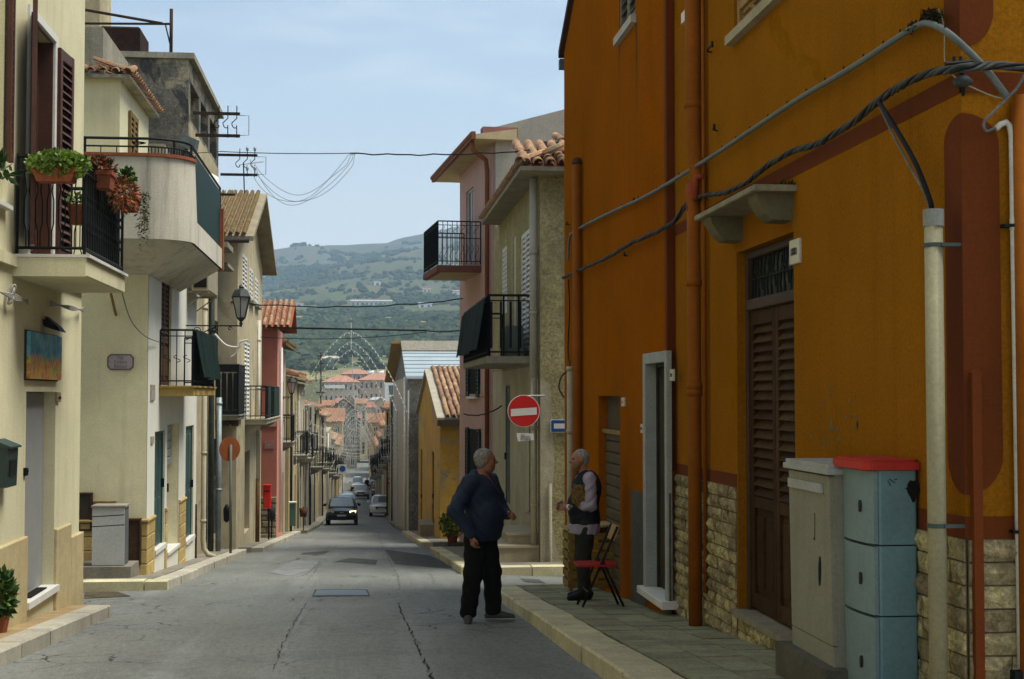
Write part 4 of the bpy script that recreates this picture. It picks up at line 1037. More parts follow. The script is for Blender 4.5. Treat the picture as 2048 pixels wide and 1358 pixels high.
fan.build('transom_grille', iron, hr)
MB(FA).box(a, b, c0, c1, -.165, -.155).build('transom_pane', M('dusty_glass', (.05, .06, .055), .3, .2, 3, 0, fine=.05), hr)
drw = M('weathered_brown_door', (.062, .029, .008), .75, .30, 2.5, .15, 45, fine=.16, spec=.12, obj_var=.25, patch=((.045, .018, .007), .56, 5))
shutter(h, (a, b, dv0+.03, tb-.09), -.12, drw, 2, .074, True, .78, FA, .075, 'door_leaf', .12)
# --- canopy over the door
Y0c = FA.uv(1594, 372)[0]; pc = ony(1507, 368, Y0c); cw = 3.06-pc.x; Y1c = FRt(pc.x).uv(1388, 428)[0]; cz = pc.z
mb = MB(FA); mb.bbox(Y0c, Y1c, cz-.045, cz, -.02, cw, .008); mb.build('door_canopy', M('canopy_marble', (.26, .23, .15), .85, .2, 5, .15, 60, streak=.3), hr)
cg = M('corbel_grey', (.15, .135, .075), .95, .2, 3, .3, 50)
for u in (Y0c+.10, Y1c-.36):
    mb = MB(FA); mb.prism([(cz-.046, 0), (cz-.046, cw-.05), (cz-.10, cw-.06), (cz-.19, cw*.62), (cz-.235, cw*.45), (cz-.24, 0)], u, u+.24, axis=0); mb.build('corbel', cg, hr)
mw = MB()
for _ in range(260):
    p = FA.P(random.uniform(Y0c+.02, Y0c+.45), cz, random.uniform(.0, .12)); mw.leaf(p, Vector((random.gauss(0, .5), random.gauss(0, .5), 1)), random.uniform(.02, .055), .014)
tag(mw.build('weeds', M('dry_weed', (.045, .040, .018), 1, .3, 9, 0)), 'dry weeds growing on the marble canopy of the brown door', 'weeds')
# --- windows up high
wood = M('pale_wood_shutter', (.30, .19, .075), .75, .25, 3, .15, 50, fine=.12)
shutter(h, (w1[0], w1[1], w1[2]+.05, w1[3]), -.05, wood, 2, .10, True, .18, FA, .06)
MB(FA).box(w1[0]-.04, w1[1]+.04, w1[2]-.03, w1[2]+.045, -.12, .07).build('window_sill', M('sill_pale', (.36, .32, .21), .85, .15, 4, .1, 60), hr)
shutter(h, (w2[0], w2[1], w2[2]+.12, w2[3]), -.05, wood, 1, .10, False, 0, FA, .05)
MB(FA).box(w2[0]-.01, w2[1]+.03, w2[2], w2[2]+.1, -.12, .07).build('window_sill', whitepaint, hr)
class HB: pass
hb = HB(); hb.root = hr; hb.F = FB
gsh = M('grey_shutter', (.17, .165, .135), .7, .15, 4, .05, 50)
shutter(hb, (wn[0], wn[1], wn[2]+.06, wn[3]), -.04, gsh, 2, .095, True, 0, FB, .05)
MB(FB).box(wn[0]-.04, wn[1]+.05, wn[2]-.04, wn[2]+.05, -.12, .06).build('window_sill', M('sill_grey', (.42, .40, .33), .8, .1, 4, .1, 60), hr)
stn_ = M('runoff_stain', (.11, .055, .018), 1, .4, 6, 0, fine=.2)
for px_, y1 in ((1239, 245), (1273, 230)):
    u = FB.uv(px_, 100)[0]; m = MB(FB)
    z0 = wn[2]-.05; z1 = FB.uv(px_, y1)[1]; pts = []
    n_ = 14
    for k in range(n_+1): t = k/n_; pts.append((u+random.uniform(-.006, .006), z0+(z1-z0)*t, .03*(1-t)+.005))
    for k in range(n_):
        (ua, va, wa), (ub, vb_, wb_) = pts[k], pts[k+1]; m.poly([(ua-wa, va, .0035), (ua+wa, va, .0035), (ub+wb_, vb_, .0035), (ub-wb_, vb_, .0035)])
    m.build('water_stain', stn_, hr)
# --- far block openings
q = far_holes[0]
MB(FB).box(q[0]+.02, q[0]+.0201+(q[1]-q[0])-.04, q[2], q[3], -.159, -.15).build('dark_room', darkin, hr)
roller(hb, (q[0], q[1], q[2]+.0, q[3]-.42), .12, M('roller_brown', (.10, .072, .036), .7, .2, 4, .1, 50, fine=.1), .135, FB)
MB(FB).box(q[0], q[1], q[3]-.46, q[3]-.41, -.12, -.05).build('shutter_lintel', M('lintel_ochre', (.25, .16, .05), .8, .2, 3, .1, 50), hr)
MB(FB).box(q[0], q[1], q[3]-.41, q[3], -.14, -.11).build('shutter_box', M('roller_brown2', (.085, .06, .03), .8, .2, 4, .1, 50), hr)
q = far_holes[1]
mj = MB(FB); mj.bbox(q[0]-.09, q[0], q[2], q[3]+.1, -.02, .035, .006); mj.bbox(q[1]-.02, q[1]+.10, q[2], q[3]+.1, -.15, .035, .006); mj.bbox(q[0], q[1]-.02, q[3]-.01, q[3]+.1, -.02, .035, .006); mj.build('marble_surround', M('surround_marble', (.31, .33, .295), .55, .1, 5, .05, 60), hr)
mj = MB(FB); mj.bbox(q[0]-.14, q[1]+.12, q[2]-.07, q[2]+.005, -.15, .10, .006); mj.build('door_step', marble, hr)
door(hb, (q[0], q[1]-.02, q[2], q[3]), .155, M('dark_green_brown_door', (.035, .028, .014), .5, .25, 4, .1, 50), 2, FB, handle=False)
mj = MB(FB); zz = FB.uv(1318, 955)[1]; mj.box(q[0]+.22, q[0]+.28, zz-.22, zz+.2, -.10, -.06); mj.tube([(q[0]+.25, zz-.16, -.04), (q[0]+.25, zz+.14, -.04)], .012, 6); mj.build('door_handle', iron, hr)
mj = MB(FB); mj.box(q[1]+.104, q[1]+.9, -4, FB.uv(1262, 978)[1], -.01, .012); mj.box(YM-.0, q[0]-.094, -4, FB.uv(1346, 800)[1]-.9, -.01, .012); mj.build('cement_patch', rendg, hr)
mj = MB(FB); mj.box(q[1]+.15, q[0]+.2, q[3]+.11, q[3]+.16, -.0, .02)
nw = 0
plm = M('number_plate_white', (.50, .48, .38), .5, .08, 5, .03, 60); pli = M('number_print', (.05, .05, .045), .6, .1, 5, 0)
def glyphs(F, cu, cv, hgt, w, txt, parent, mat=pli, sgn=-1, thick=.002, name='lettering'):
    cu_ = bpy.data.curves.new(name, 'FONT'); cu_.body = txt; cu_.size = hgt; cu_.align_x = 'CENTER'; cu_.align_y = 'CENTER'; cu_.extrude = thick; cu_.space_line = .92
    o = bpy.data.objects.new(name, cu_); C.objects.link(o)
    bpy.context.view_layer.update()
    me = bpy.data.meshes.new_from_object(o.evaluated_get(bpy.context.evaluated_depsgraph_get())); bpy.data.objects.remove(o)
    me.materials.clear(); me.materials.append(mat)
    # readable text: x to the viewer's right
    ux = F.ud*sgn; z = Vector((0, 0, 1)); n_ = F.od
    m = Matrix(((ux.x, 0, n_.x), (ux.y, 0, n_.y), (ux.z, 1, n_.z))).to_4x4(); m.translation = F.P(cu, cv, w)
    for v in me.vertices: v.co = m @ v.co
    o2 = bpy.data.objects.new(name, me); C.objects.link(o2)
    if parent: o2.parent = parent; o2.matrix_parent_inverse = Matrix.Translation(-parent_loc(parent))
    return o2
for F, pa, pb, yt, yb, tx, in ((FA, 1584, 1603, 482, 531, '18'), (FB, 1343.5, 1350, 739, 762, '20'), (FB, 1284.5, 1289, 848, 866, '22'), (FB, 1246, 1251, 795, 813, '24')):
    u0, u1, v0, v1 = F.q(pa, pb, yt, yb); m = MB(F); m.bbox(u0, u1, v0, v1, 0, .022, .006); o = m.build('house_number', plm, hr)
    m = MB(F); e = (u1-u0)*.18; m.box(u0+e, u1-e, v0+e*1.6, v1-e*1.6, .022, .0235); m.build('number_border', M('plate_border', (.07, .075, .05), .6, .1, 5, 0), o)
    m = MB(F); e *= 1.5; m.box(u0+e, u1-e, v0+e*1.5, v1-e*1.5, .0236, .0246); m.build('number_field', plm, o)
    glyphs(F, (u0+u1)/2, (v0+v1)/2, (v1-v0)*.42, .025, tx, o)
# --- pipes on the orange wall
zc_ = FA.uv(1412, 320)[1]
u = ppx; zg = g(u)+.12
pipe(h, FA, [(u, 6.7, .10), (u, zc_+.14, .10), (u, zc_+.05, .085), (u, zc_-.2, .05), (u, zc_-.35, .05)], .075, orp, 'downpipe', 12, [(u, 4.2, .10), (u, 2.6, .10)])
pipe(h, FA, [(u+.01, zc_-.30, .10), (u+.01, zg, .10)], .062, orp, 'downpipe', 12, [(u+.01, FA.uv(1420, 562)[1], .10), (u+.01, FA.uv(1420, 785)[1], .10), (u+.01, FA.uv(1420, 772)[1], .10)])
pipe(h, FA, [(u+.02, zc_-.20, .10), (u+.02, zc_-.45, .10)], .066, orp2, 'pipe_joint', 12)
pipe(h, FA, [(u-.14, zc_-.16, .04), (u-.10, zc_-.16, .10), (u-.09, zc_-.20, .10), (u-.06, zc_-.36, .10)], .028, orp2, 'pipe_elbow', 8)
pipe(h, FA, [(u-.13, 6.7, .04), (u-.13, zg+.3, .04)], .018, orp, 'conduit', 6)
u = FB.uv(1165, 700)[0]; zt = FB.uv(1163, 328)[1]
pipe(h, FB, [(u, zt, .075), (u, g(u)+.12, .075)], .062, orp, 'downpipe', 12)
mb = MB(); mb.lathe(FB.P(u, zt, .075), [(.066, -.02), (.072, .02), (.05, .07), (.0, .085)], 10); mb.build('pipe_cap', M('pipe_cap_brown', (.09, .04, .018), .8, .2, 4, .1, 50), hr, True)
u = FB.uv(1141, 900, .05)[0]; zt = FB.uv(1142, 735)[1]
pipe(h, FB, [(u, zt, .05), (u, g(u)+.1, .05)], .05, M('pvc_cream', (.42, .38, .25), .6, .14, 4, .1, 60, streak=.3), 'downpipe', 10, [(u, zt-.9, .05), (u, zt-.02, .05)])
# --- end face: red corner motif, white conduit, orange pilaster
def pill(F, u0, u1, v0, v1, rt, rb_, name, left=True):
    """painted shape with rounded ends towards larger u (and v ends), slightly proud"""
    pts = [(u0, v0), ]
    n_ = 10; W_ = u1-u0
    pts = []
    for k in range(n_+1): a_ = -math.pi/2+math.pi/2*k/n_; pts.append((u0+W_*math.cos(a_) if rb_ else u1, v0+rb_+rb_*math.sin(a_)))
    for k in range(n_+1): a_ = math.pi/2*k/n_; pts.append((u0+W_*math.cos(a_), v1-rt+rt*math.sin(a_)))
    if not rb_: pts = [(u0, v0), (u1, v0)] + pts[n_+1:]
    m = MB(F); m.prism(pts, -.01, .0045, axis=2); m.build(name, redp, hr)
pt_, pb_ = EA.uv(1935, 226)[1], EA.uv(1935, 990)[1]
wE = EA.uv(2001, 600)[0]-3.06; wA_ = FA.uv(1893, 600)[0]-YC
pill(EA, 3.056, 3.06+wE, pb_, pt_, .16, .2, 'corner_motif')
pill(FA, YC-.004, YC+wA_, pb_, pt_, .13, .2, 'corner_motif')
pt2 = EA.uv(1935, 96)[1]
pill(EA, 3.056, 3.06+wE*.9, pt2, pt2+2.0, .16, .2, 'corner_motif'); pill(FA, YC-.004, YC+wA_*.9, pt2+.06, pt2+2.0, .13, .2, 'corner_motif')
pc_ = M('pipe_cream_white', (.55, .53, .44), .55, .1, 4, .05, 60)
x = EA.uv(2006, 260)[0]; zz = EA.uv(2000, 247)[1]; x2 = EA.uv(2034, 1300)[0]
P0 = [(x-.055, zz-.035, .035), (x-.03, zz-.012, .035), (x, zz, .035), (x+.02, zz-.02, .035), (x+.028, zz-.06, .035), (x+.03, zz-.1, .035)]
pipe(h, EA, P0 + [(x2-.0, EA.uv(2034, 1335)[1], .035)], .0165, pc_, 'conduit', 10, [(x+.032, EA.uv(2014, 450)[1], .035), (x+.04, EA.uv(2028, 1060)[1], .035)])
MB(EA).box(x2-.045, x2+.045, EA.uv(2034, 1362)[1], EA.uv(2034, 1338)[1], 0, .07).build('conduit_box', iron, hr)
xp = EA.uv(2018, 400)[0]
pipe(h, EA, [(xp+.055, EA.uv(2030, 196)[1], .05), (xp+.055, g(YC)+.1, .05)], .055, orp, 'downpipe', 12)
xr = EA.uv(1946, 800)[0]
MB(EA).prism([(xr-.022, -3), (xr+.026, -3), (xr+.026, EA.uv(1945, 745)[1]), (xr+.002, EA.uv(1945, 738)[1]), (xr-.022, EA.uv(1945, 745)[1])], -.01, .045, axis=2).build('trunking', redp, hr)
for px_, y in ((2012, 453), (2030, 1062)):
    p = EA.uv(px_, y); MB(EA).box(p[0]-.035, p[0]+.025, p[1]-.008, p[1]+.008, 0, .056).build('pipe_clip', iron, hr)
# peeling paint scars beside the cabinets
for k in range(26):
    px_, py_ = random.gauss(1660, 35), random.gauss(865, 35)
    if not (1600 < px_ < 1720): continue
    u, v = FA.uv(px_, py_); m = MB(FA); n_ = 7; ru, rv = random.uniform(.004, .022), random.uniform(.012, .045)
    pts = [(u+ru*math.cos(a_)*random.uniform(.6, 1.2), v+rv*math.sin(a_)*random.uniform(.6, 1.2)) for a_ in [2*math.pi*j/n_ for j in range(n_)]]
    m.prism(pts, 0, .003, axis=2); m.build('paint_scar', M('scar_grey', (.17, .14, .065), 1, .3, 20, 0), hr)
# --- small iron bits
for F, px_, py_, L in ((FA, 1424, 105, .22), (FA, 1435, 262, .1), (FB, 1255, 512, .1), (FB, 1275, 405, .08), (FB, 1150, 550, .3), (FB, 1140, 450, .06)):
    u, v = F.uv(px_, py_); m = MB(F); m.tube([(u, v, 0), (u-.02, v+.01, .05), (u-.02-L, v+.012, .06)], .008, 5); m.box(u-.02-L-.012, u-.02-L+.012, v-.015, v+.035, .05, .07); m.build('iron_hook', iron, hr)
# ================================================================== R2: brown-grey house with green shutters and hip roof
grb = M('rough_grey_brown_render', (.38, .335, .165), .97, .22, 1.2, 1.0, 20, fine=.2, streak=.35, scol=(.10, .09, .055))
pale = M('pale_worn_render', (.42, .38, .26), .95, .15, 1.2, .3, 40, streak=.5, scol=(.2, .17, .1), fine=.12)
F_2 = FRt(3.25); U0, U1 = 25.55, 34.8; E_2 = FE(U0)
ze2 = ony(1041, 338, 25.0).z
h = House('house', 'brown-grey rough rendered house with a tiled hip roof and louvred white shutters', F_2, U0, U1, -6, ze2+.02, 9, grb)
k1 = h.hole(F_2.q(1060, 1043.5, 455, 705), .1); k2 = h.hole(F_2.q(1014, 1005, 490, 625), .1); k3 = h.hole(F_2.q(1074, 1059, 850, 1035), .16); k4 = h.hole(F_2.q(1021, 1012, 770, 1010), .08)
k5 = h.hole(F_2.q(1031, 1027, 470, 700), .1)
h.walls()
hr2 = h.root
for k_ in (k1, k2): shutter(h, k_, -.02, whitepaint, 2, .1)
MB(F_2).box(k5[0], k5[1], k5[2], k5[3], -.05, -.02).build('white_panel', whitepaint, hr2)
roller(h, k3, .10, M('roller_dark', (.12, .11, .08), .7, .2, 3, .1, 50), .15); door(h, k4, .06, M('teal_door', (.06, .10, .09), .6, .2, 4, .1, 50), 2)
MB(F_2).box(k3[0]-.1, k3[1]+.1, k3[2]-.08, k3[2]+.005, -.12, .1).build('door_sill', M('sill_stone', (.36, .31, .2), .9, .15, 4, .2, 50), hr2)
# smoother pale band round the ground floor doors
cs = MB(F_2); facade(cs, U0+.30, U1, -5.9, F_2.uv(1050, 735)[1], [q for q in h.holes if q[3] < .6], .05, True)
for q in cs.v: q.x -= .008
cs.build('render_coat', pale, hr2)
MB(E_2).prism([(3.245, -5.9), (3.55, -5.9), (3.50, -3.6), (3.62, -3.2), (3.44, -2.2), (3.50, -1.2), (3.42, .2), (3.245, .3)], -.01, .012, axis=2).build('render_patch', pale, hr2)
for k, (x0, zz) in enumerate(((2.48, .22), (2.70, .44))):
    y0, y1 = k3[0]-.15-(.25 if k == 0 else 0), k3[1]+(.75 if k == 0 else .25); zb_ = g(y0)+.12
    MB().box(x0, 3.24, y0, y1, zb_-.6, zb_+zz+.03).build('stone_step', M('step_stone', (.40, .34, .215), .85, .15, 3, .25, 55, fine=.1, streak=.3), hr2)
    MB().box(x0-.03, 3.24, y0-.03, y1+.03, zb_+zz+.032, zb_+zz+.075).build('step_tread', M('step_tread', (.42, .37, .25), .8, .12, 4, .15, 55), hr2)
pwh = M('pipe_offwhite', (.40, .385, .31), .6, .1, 4, .05, 60, streak=.25)
u = U0+.22
pipe(h, F_2, [(u, ze2-.05, .1), (u, .3, .1)], .075, pwh, 'downpipe', 12, [(u, v, .1) for v in (2.6, 1.5)])
pipe(h, F_2, [(u-.02, .32, .1), (u-.02, g(u)+.15, .1)], .06, M('pipe_beige', (.36, .33, .22), .6, .12, 4, .05, 60, streak=.3), 'downpipe', 12, [(u-.02, v, .1) for v in (-.6, -2.0)])
pipe(h, E_2, [(3.42, -1.6, .05), (3.42, -4.3, .05)], .03, pale, 'conduit', 8)
# balcony with green blinds
u0 = F_2.uv(1070, 650)[0]; o_ = ony(973, 712, u0); pr = 3.25-o_.x; u1 = FRt(o_.x).uv(926, 680)[0]; vr = ony(973, 590, u0).z
bo = balcony(h, u0, u1, o_.z, pr, .13, greyconc, 0, brackets=False, lip=False)
rm = railing_mb(F_2, u0+.03, u1-.03, pr-.04, o_.z, vr, .24, .02, rr=.025)
for k in range(5):
    w_ = pr*(k+.5)/5; rm.box(u0+.02, u0+.035, o_.z+.15, vr-.12, w_-.022, w_+.022)
rm.build('railing', iron, bo)
cloth('balcony_blind', F_2, u0-.02, u1+.05, o_.z+.12, vr-.06, pr+.03, gcl, 'dark green blind hung over the front of the lower right balcony', 'blind', .02, .14)
bw = MB(F_2); bw.box(u0+1.0, u0+2.2, o_.z+.02, o_.z+.62, .1, .4); tag(bw.build('storage_box', M('box_grey_green', (.16, .18, .15), .7, .1, 4, .05, 50)), 'grey storage box standing on the lower right balcony', 'box')
# hip roof: eave soffit slab, tiles to street and to the near end
xe = ony(1041, 338, 25.0).x; ye = 25.0; Yf = 33.2; rise = 1.25
sf = MB(); sf.hexa([(xe, ye, ze2-.02), (8, ye, ze2-.02), (8, Yf, ze2-.02), (xe, Yf, ze2-.02), (xe, ye, ze2+.06), (8, ye, ze2+.06), (8, Yf, ze2+.06), (xe, Yf, ze2+.06)])
ro = sf.build('eave', M('eave_soffit', (.28, .25, .17), .95, .2, 2, .3, 40, streak=.3), hr2)
hp = MB(); hp.poly([(xe, ye, ze2+.07), (8, ye, ze2+.07), (8, ye+2.2, ze2+.9), (xe+2.0, ye+2.2, ze2+.9)]); hp.poly([(xe, ye, ze2+.07), (xe+2.0, ye+2.2, ze2+.9), (xe+2.0, Yf-1, ze2+.9), (xe, Yf, ze2+.07)]); hp.poly([(xe+2, ye+2.2, ze2+.9), (8, ye+2.2, ze2+.9), (8, Yf, ze2+.9), (xe+2, Yf-1, ze2+.9)])
hp.build('roof_bed', terr, hr2)
tmat2 = M('clay_tile_weathered', (.36, .20, .115), .88, .3, 5, .3, 50, fine=.16, obj_var=.35, patch=((.17, .15, .09), .56, 6))
tiled_slope(ro, (xe-.02, ye-.05, ze2+.08), (xe+2.9, ye-.05, ze2+.08), (xe-.02+.0, ye+1.6, ze2+.70), tmat2, 13, 4, True, lambda c, r: c >= r*1.2, rad=.10)
tiled_slope(ro, (xe-.04, Yf, ze2+.08), (xe-.04, ye, ze2+.08), (xe+.9, Yf, ze2+.46), tmat2, 34, 2, False, rad=.09)
for k in range(4):
    t = k/4; piece('ridge_tile', tile_me(tmat2, L=.42, rad=.11), Matrix.Translation((xe-.02+t*1.5, ye-.03+t*1.6, ze2+.12+t*.62)) @ Matrix.Rotation(R(-43), 4, 'Z') @ Matrix.Rotation(R(18), 4, 'X'), ro)
q0, q1 = ony(1072, 300, 27.2), ony(1072, 286, 27.2); MB().hexa([(q0.x, 27.0, q0.z), (9, 27.0, q0.z), (9, 27.6, q0.z), (q0.x, 27.6, q0.z), (q0.x+.1, 27.0, q1.z), (9, 27.0, q1.z), (9, 27.6, q1.z), (q0.x+.1, 27.6, q1.z)]).build('roof_gutter_box', M('gutter_green', (.035, .065, .06), .6, .2, 4, .1, 50), hr2)
tiled_slope(ro, (q0.x+.45, 27.5, q1.z+.06), (q0.x+3.2, 27.5, q1.z+.06), (q0.x+.45, 28.6, q1.z+.36), tmat2, 11, 3, True, rad=.10)
# ================================================================== R3: pink house turned slightly towards us
ang = Vector((-.085, 1, 0)).normalized()
F_3 = Fr((3.25, 35.0), (ang.x, ang.y), (-ang.y, ang.x)); U1 = 5.25
pink = M('pink_plaster', (.46, .30, .25), .92, .08, .9, .15, 55, streak=.2, fine=.07)
h = House('house', 'pink house with a brown eave gutter and a railed upper balcony', F_3, 0, U1, -7, 6.28, 8, pink)
p1 = h.hole(F_3.q(947, 932, 372, 520), .12); p2 = h.hole(F_3.q(954, 938, 728, 782), .1); p3 = h.hole(F_3.q(958, 936, 862, 935), .1)
h.holes.pop(); h.holes.pop()
p2 = F_3.q(958, 938, 728, 782); p3 = F_3.q(960, 937, 860, 930)
h.walls()
glazing(h, p1, .1, whitepaint, 2)
for (c, d) in ((p2, -.0), (p3, -.9)):
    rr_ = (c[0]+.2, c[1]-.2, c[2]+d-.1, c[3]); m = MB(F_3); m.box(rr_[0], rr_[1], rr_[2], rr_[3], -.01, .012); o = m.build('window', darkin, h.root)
    for a_, b_ in ((rr_[0]-.42, rr_[0]), (rr_[1], rr_[1]+.42)):
        shutter(h, (a_, b_, rr_[2]-.05, rr_[3]+.03), .04, greendark, 1, .1)
    MB(F_3).box(rr_[0]-.1, rr_[1]+.1, rr_[2]-.1, rr_[2]-.04, -.01, .1).build('window_sill', marble, h.root)
MB(F_3).box(0, U1, F_3.uv(960, 792)[1], F_3.uv(960, 788)[1], -.01, .03).build('string_course', pink, h.root)
ew = MB(); zt = ony(1128, 222, 34.95).z; z2 = ony(992, 257, 34.95).z
ew.prism([(3.30, -7), (9, -7), (9, zt+.45), (ony(1128, 222, 34.95).x, zt), (ony(992, 257, 34.95).x, z2), (3.30, z2)], 34.7, 34.98, axis=1); ew.build('end_wall', M('bare_grey_end_wall', (.33, .32, .265), .95, .12, 1, .3, 40, streak=.35, fine=.1), h.root)
ea = MB(F_3); brw = M('eave_brown_red', (.20, .075, .03), .7, .15, 3, .1, 50)
ea.hexa([(-.6, 6.25, -.5), (U1+1.4, 6.25, -.5), (U1+1.4, 6.25, .52), (-.6, 6.25, .52), (-.6, 6.52, -.5), (U1+1.4, 6.52, -.5), (U1+1.4, 6.36, .52), (-.6, 6.36, .52)]); ea.build('eave', M('eave_cream', (.46, .38, .22), .9, .1, 2, .1, 50), h.root)
ea = MB(F_3); ea.box(-.62, U1+1.42, 6.24, 6.42, .525, .62); ea.tube([(-.6, 6.36, .6), (U1+1.4, 6.36, .6)], .07, 8); ea.build('gutter', brw, h.root)
u_ = .35
pipe(h, F_3, [(-.2, 6.25, .55), (-.1, 6.05, .5), (.15, 5.85, .14), (.25, 5.6, .09), (.25, g(35)+.2, .09)], .06, brw, 'downpipe', 10)
MB(F_3).box(-.35, .02, 6.36, 6.60, -.9, .3).build('end_fascia', M('fascia_mauve', (.25, .12, .10), .9, .1, 3, .1, 50), h.root)
u0 = F_3.uv(963, 500)[0]; pnt = ray(874, 530); P0_ = F_3.P(u0, 0, 0)
# outer corner: same depth line as the near end
t_ = ((P0_ - Vector((0, 0, 0))).dot(F_3.ud))/pnt.dot(F_3.ud); oc = pnt*t_; pr = (oc-F_3.o).dot(F_3.od); v_ = oc.z
u1 = F_3.uv(846, 520, pr)[0]; vr = (ray(874, 441)*t_).z
mbr = M('balcony_brown_red', (.17, .07, .045), .85, .15, 3, .1, 50)
m = MB(F_3); m.bbox(u0, u1, v_-.17, v_, -.02, pr, .012); bo = m.build('balcony', mbr, h.root)
MB(F_3).box(u0+.12, u1-.12, v_-.175, v_-.171, 0, pr-.12).build('soffit', M('soffit_cream', (.42, .36, .2), .9, .1, 2, .1, 50), bo)
rm = railing_mb(F_3, u0+.03, u1-.03, pr-.03, v_+.03, vr, .115, .009)
scrolls(rm, F_3, u0+.03, u0+.03, .05, pr-.05, v_+(vr-v_)*.3, .4, 8); scrolls(rm, F_3, u0+.03, u0+.03, .05, pr-.05, v_+(vr-v_)*.82, .22, 6)
rm.tube([(u0+.03, v_+(vr-v_)*.62, .02), (u0+.03, v_+(vr-v_)*.62, pr-.03)], .012, 5)
rm.build('railing', iron, bo)
MB(F_3).box(u0+.06, u1-.06, v_+.13, vr-.13, pr-.05, pr-.042).build('balcony_screen', greendark, bo)
# ================================================================== R4: small yellow gabled house
F_4 = FRt(2.45); U0, U1 = 43.6, 59.8; um = 51.7; ze4 = -.72; za_ = .84
yel = M('yellow_peeling_plaster', (.50, .31, .06), .95, .16, 1.1, .35, 40, streak=.45, scol=(.22, .13, .04), patch=((.29, .25, .16), .56, 1.0), patch2=((.19, .18, .13), .60, 1.6), fine=.12)
h = House('house', 'low yellow peeling house with a gable and barrel tile roof', F_4, U0, U1, -8, ze4, 8, yel)
e1 = h.hole(F_4.q(868, 863.5, 905, 1060), .15); e2 = h.hole(F_4.q(844.5, 841, 900, 1050), .15)
h.walls(False, (um, za_))
door(h, e1, .12, darkw, 2); door(h, e2, .12, darkw, 2)
sl = (za_-ze4)/(um-U0)
rf = MB(F_4); ov = .35
def zr4(u): return za_-abs(u-um)*sl
for a_, b_ in ((U0-ov, um), (um, U1+ov)):
    rf.hexa([(a_, zr4(a_)+.005, -7.5), (b_, zr4(b_)+.005, -7.5), (b_, zr4(b_)+.005, .12), (a_, zr4(a_)+.005, .12), (a_, zr4(a_)+.10, -7.5), (b_, zr4(b_)+.10, -7.5), (b_, zr4(b_)+.10, .12), (a_, zr4(a_)+.10, .12)])
ro = rf.build('roof', M('verge_cement', (.36, .33, .25), .95, .15, 2, .3, 40), h.root)
A0 = F_4.P(U0-ov-.04, zr4(U0-ov)+.11, -.12); B0 = F_4.P(U0-ov-.04, zr4(U0-ov)+.11, -2.2); T0 = F_4.P(um, za_+.11, -.12)
tiled_slope(ro, A0, B0, T0, tmat2, 11, 13, True, rad=.085)
MB(F_4).box(um-.12, um+.12, za_+.11, za_+.2, -7, -.1).build('ridge_cap', tmat2, ro)
MB().box(2.35, 8, U0-.42, U0-.02, ze4-.22, ze4-.03).build('eave', M('eave_dark', (.06, .05, .035), .9, .2, 3, .2, 50), h.root)
MB(FE(U0)).tube([(3.25, ze4-.2, .06), (3.25, ze4-1.0, .06)], .05, 8).build('downpipe', iron, h.root, True)
MB(FE(U0)).lathe((2.9, U0-.03, ze4-1.05), [(.06, 0), (.06, .02)], 10).build('wall_lamp', iron, h.root)
MB(F_4).box(e1[0]-.2, e1[1]+.4, g(46)-.3, g(46)+.42, 0, .45).build('stone_step', M('step_old', (.27, .23, .15), .95, .15, 3, .3, 40), h.root)
# ================================================================== R5: tall house with blue-grey sheet roof
F_5 = FRt(2.02); U0, U1 = 60.4, 85.5; um = 68.0; ze5 = .78; za5 = 2.45
stw = M('rubble_wall_grey', (.24, .23, .19), .95, .3, 2.2, .8, 14, fine=.2, patch=((.15, .145, .12), .54, 3.5))
h = House('house', 'tall grey stone house with a pale blue-grey sheet roof', F_5, U0, U1, -10, ze5, 9, stw)
h.walls(False, (um, za5))
cs = MB(F_5); facade(cs, U0+.0, U1, -9.9, ze5, [], .05, True)
for q in cs.v: q.x -= .02
cs.build('render_coat', M('pinkish_cream_render', (.46, .39, .29), .92, .12, 1, .2, 40, streak=.35), h.root)
sl = (za5-ze5)/(um-U0); sl2 = (za5-ze5)/(U1-um)
rf = MB(F_5)
zA = lambda u: za5-(um-u)*sl
zB = lambda u: za5-(u-um)*sl2
rf.hexa([(U0-.5, zA(U0-.5), -9), (um-2.4, zA(um-2.4), -9), (um-2.4, zA(um-2.4), .1), (U0-.5, zA(U0-.5), .1), (U0-.5, zA(U0-.5)+.08, -9), (um-2.4, zA(um-2.4)+.08, -9), (um-2.4, zA(um-2.4)+.08, .1), (U0-.5, zA(U0-.5)+.08, .1)])
ro = rf.build('roof_sheet', M('blue_grey_sheet', (.30, .35, .36), .5, .08, 1, .05, 40, fine=.05), h.root)
for k in range(7): 
    u = U0-.4+k*.85; MB(F_5).box(u, u+.03, zA(u)+.085, zA(u)+.11, -9, .1).build('sheet_seam', M('sheet_seam', (.22, .26, .27), .5, .1, 1, 0), ro)
rf = MB(F_5); rf.hexa([(um-2.398, zA(um-2.398)-.0, -9), (um, za5, -9), (um, za5, .1), (um-2.398, zA(um-2.398), .1), (um-2.398, zA(um-2.398)+.14, -9), (um, za5+.14, -9), (um, za5+.14, .1), (um-2.398, zA(um-2.398)+.14, .1)]); rf.build('roof_old_tiles', M('old_grey_tiles', (.22, .20, .15), .95, .2, 3, .8, 12, fine=.2), h.root)
rf = MB(F_5); rf.hexa([(um, za5, -9), (U1+.4, zB(U1+.4), -9), (U1+.4, zB(U1+.4), .55), (um, za5, .55), (um, za5+.13, -9), (U1+.4, zB(U1+.4)+.13, -9), (U1+.4, zB(U1+.4)+.13, .55), (um, za5+.13, .55)]); rf.build('roof_slab', M('soffit_ochre', (.36, .245, .07), .9, .15, 2, .1, 40), h.root)
MB(F_5).tube([(U0+.6, ze5, .1), (U0+.6, g(61), .1)], .06, 8).build('downpipe', whitepaint, h.root, True)
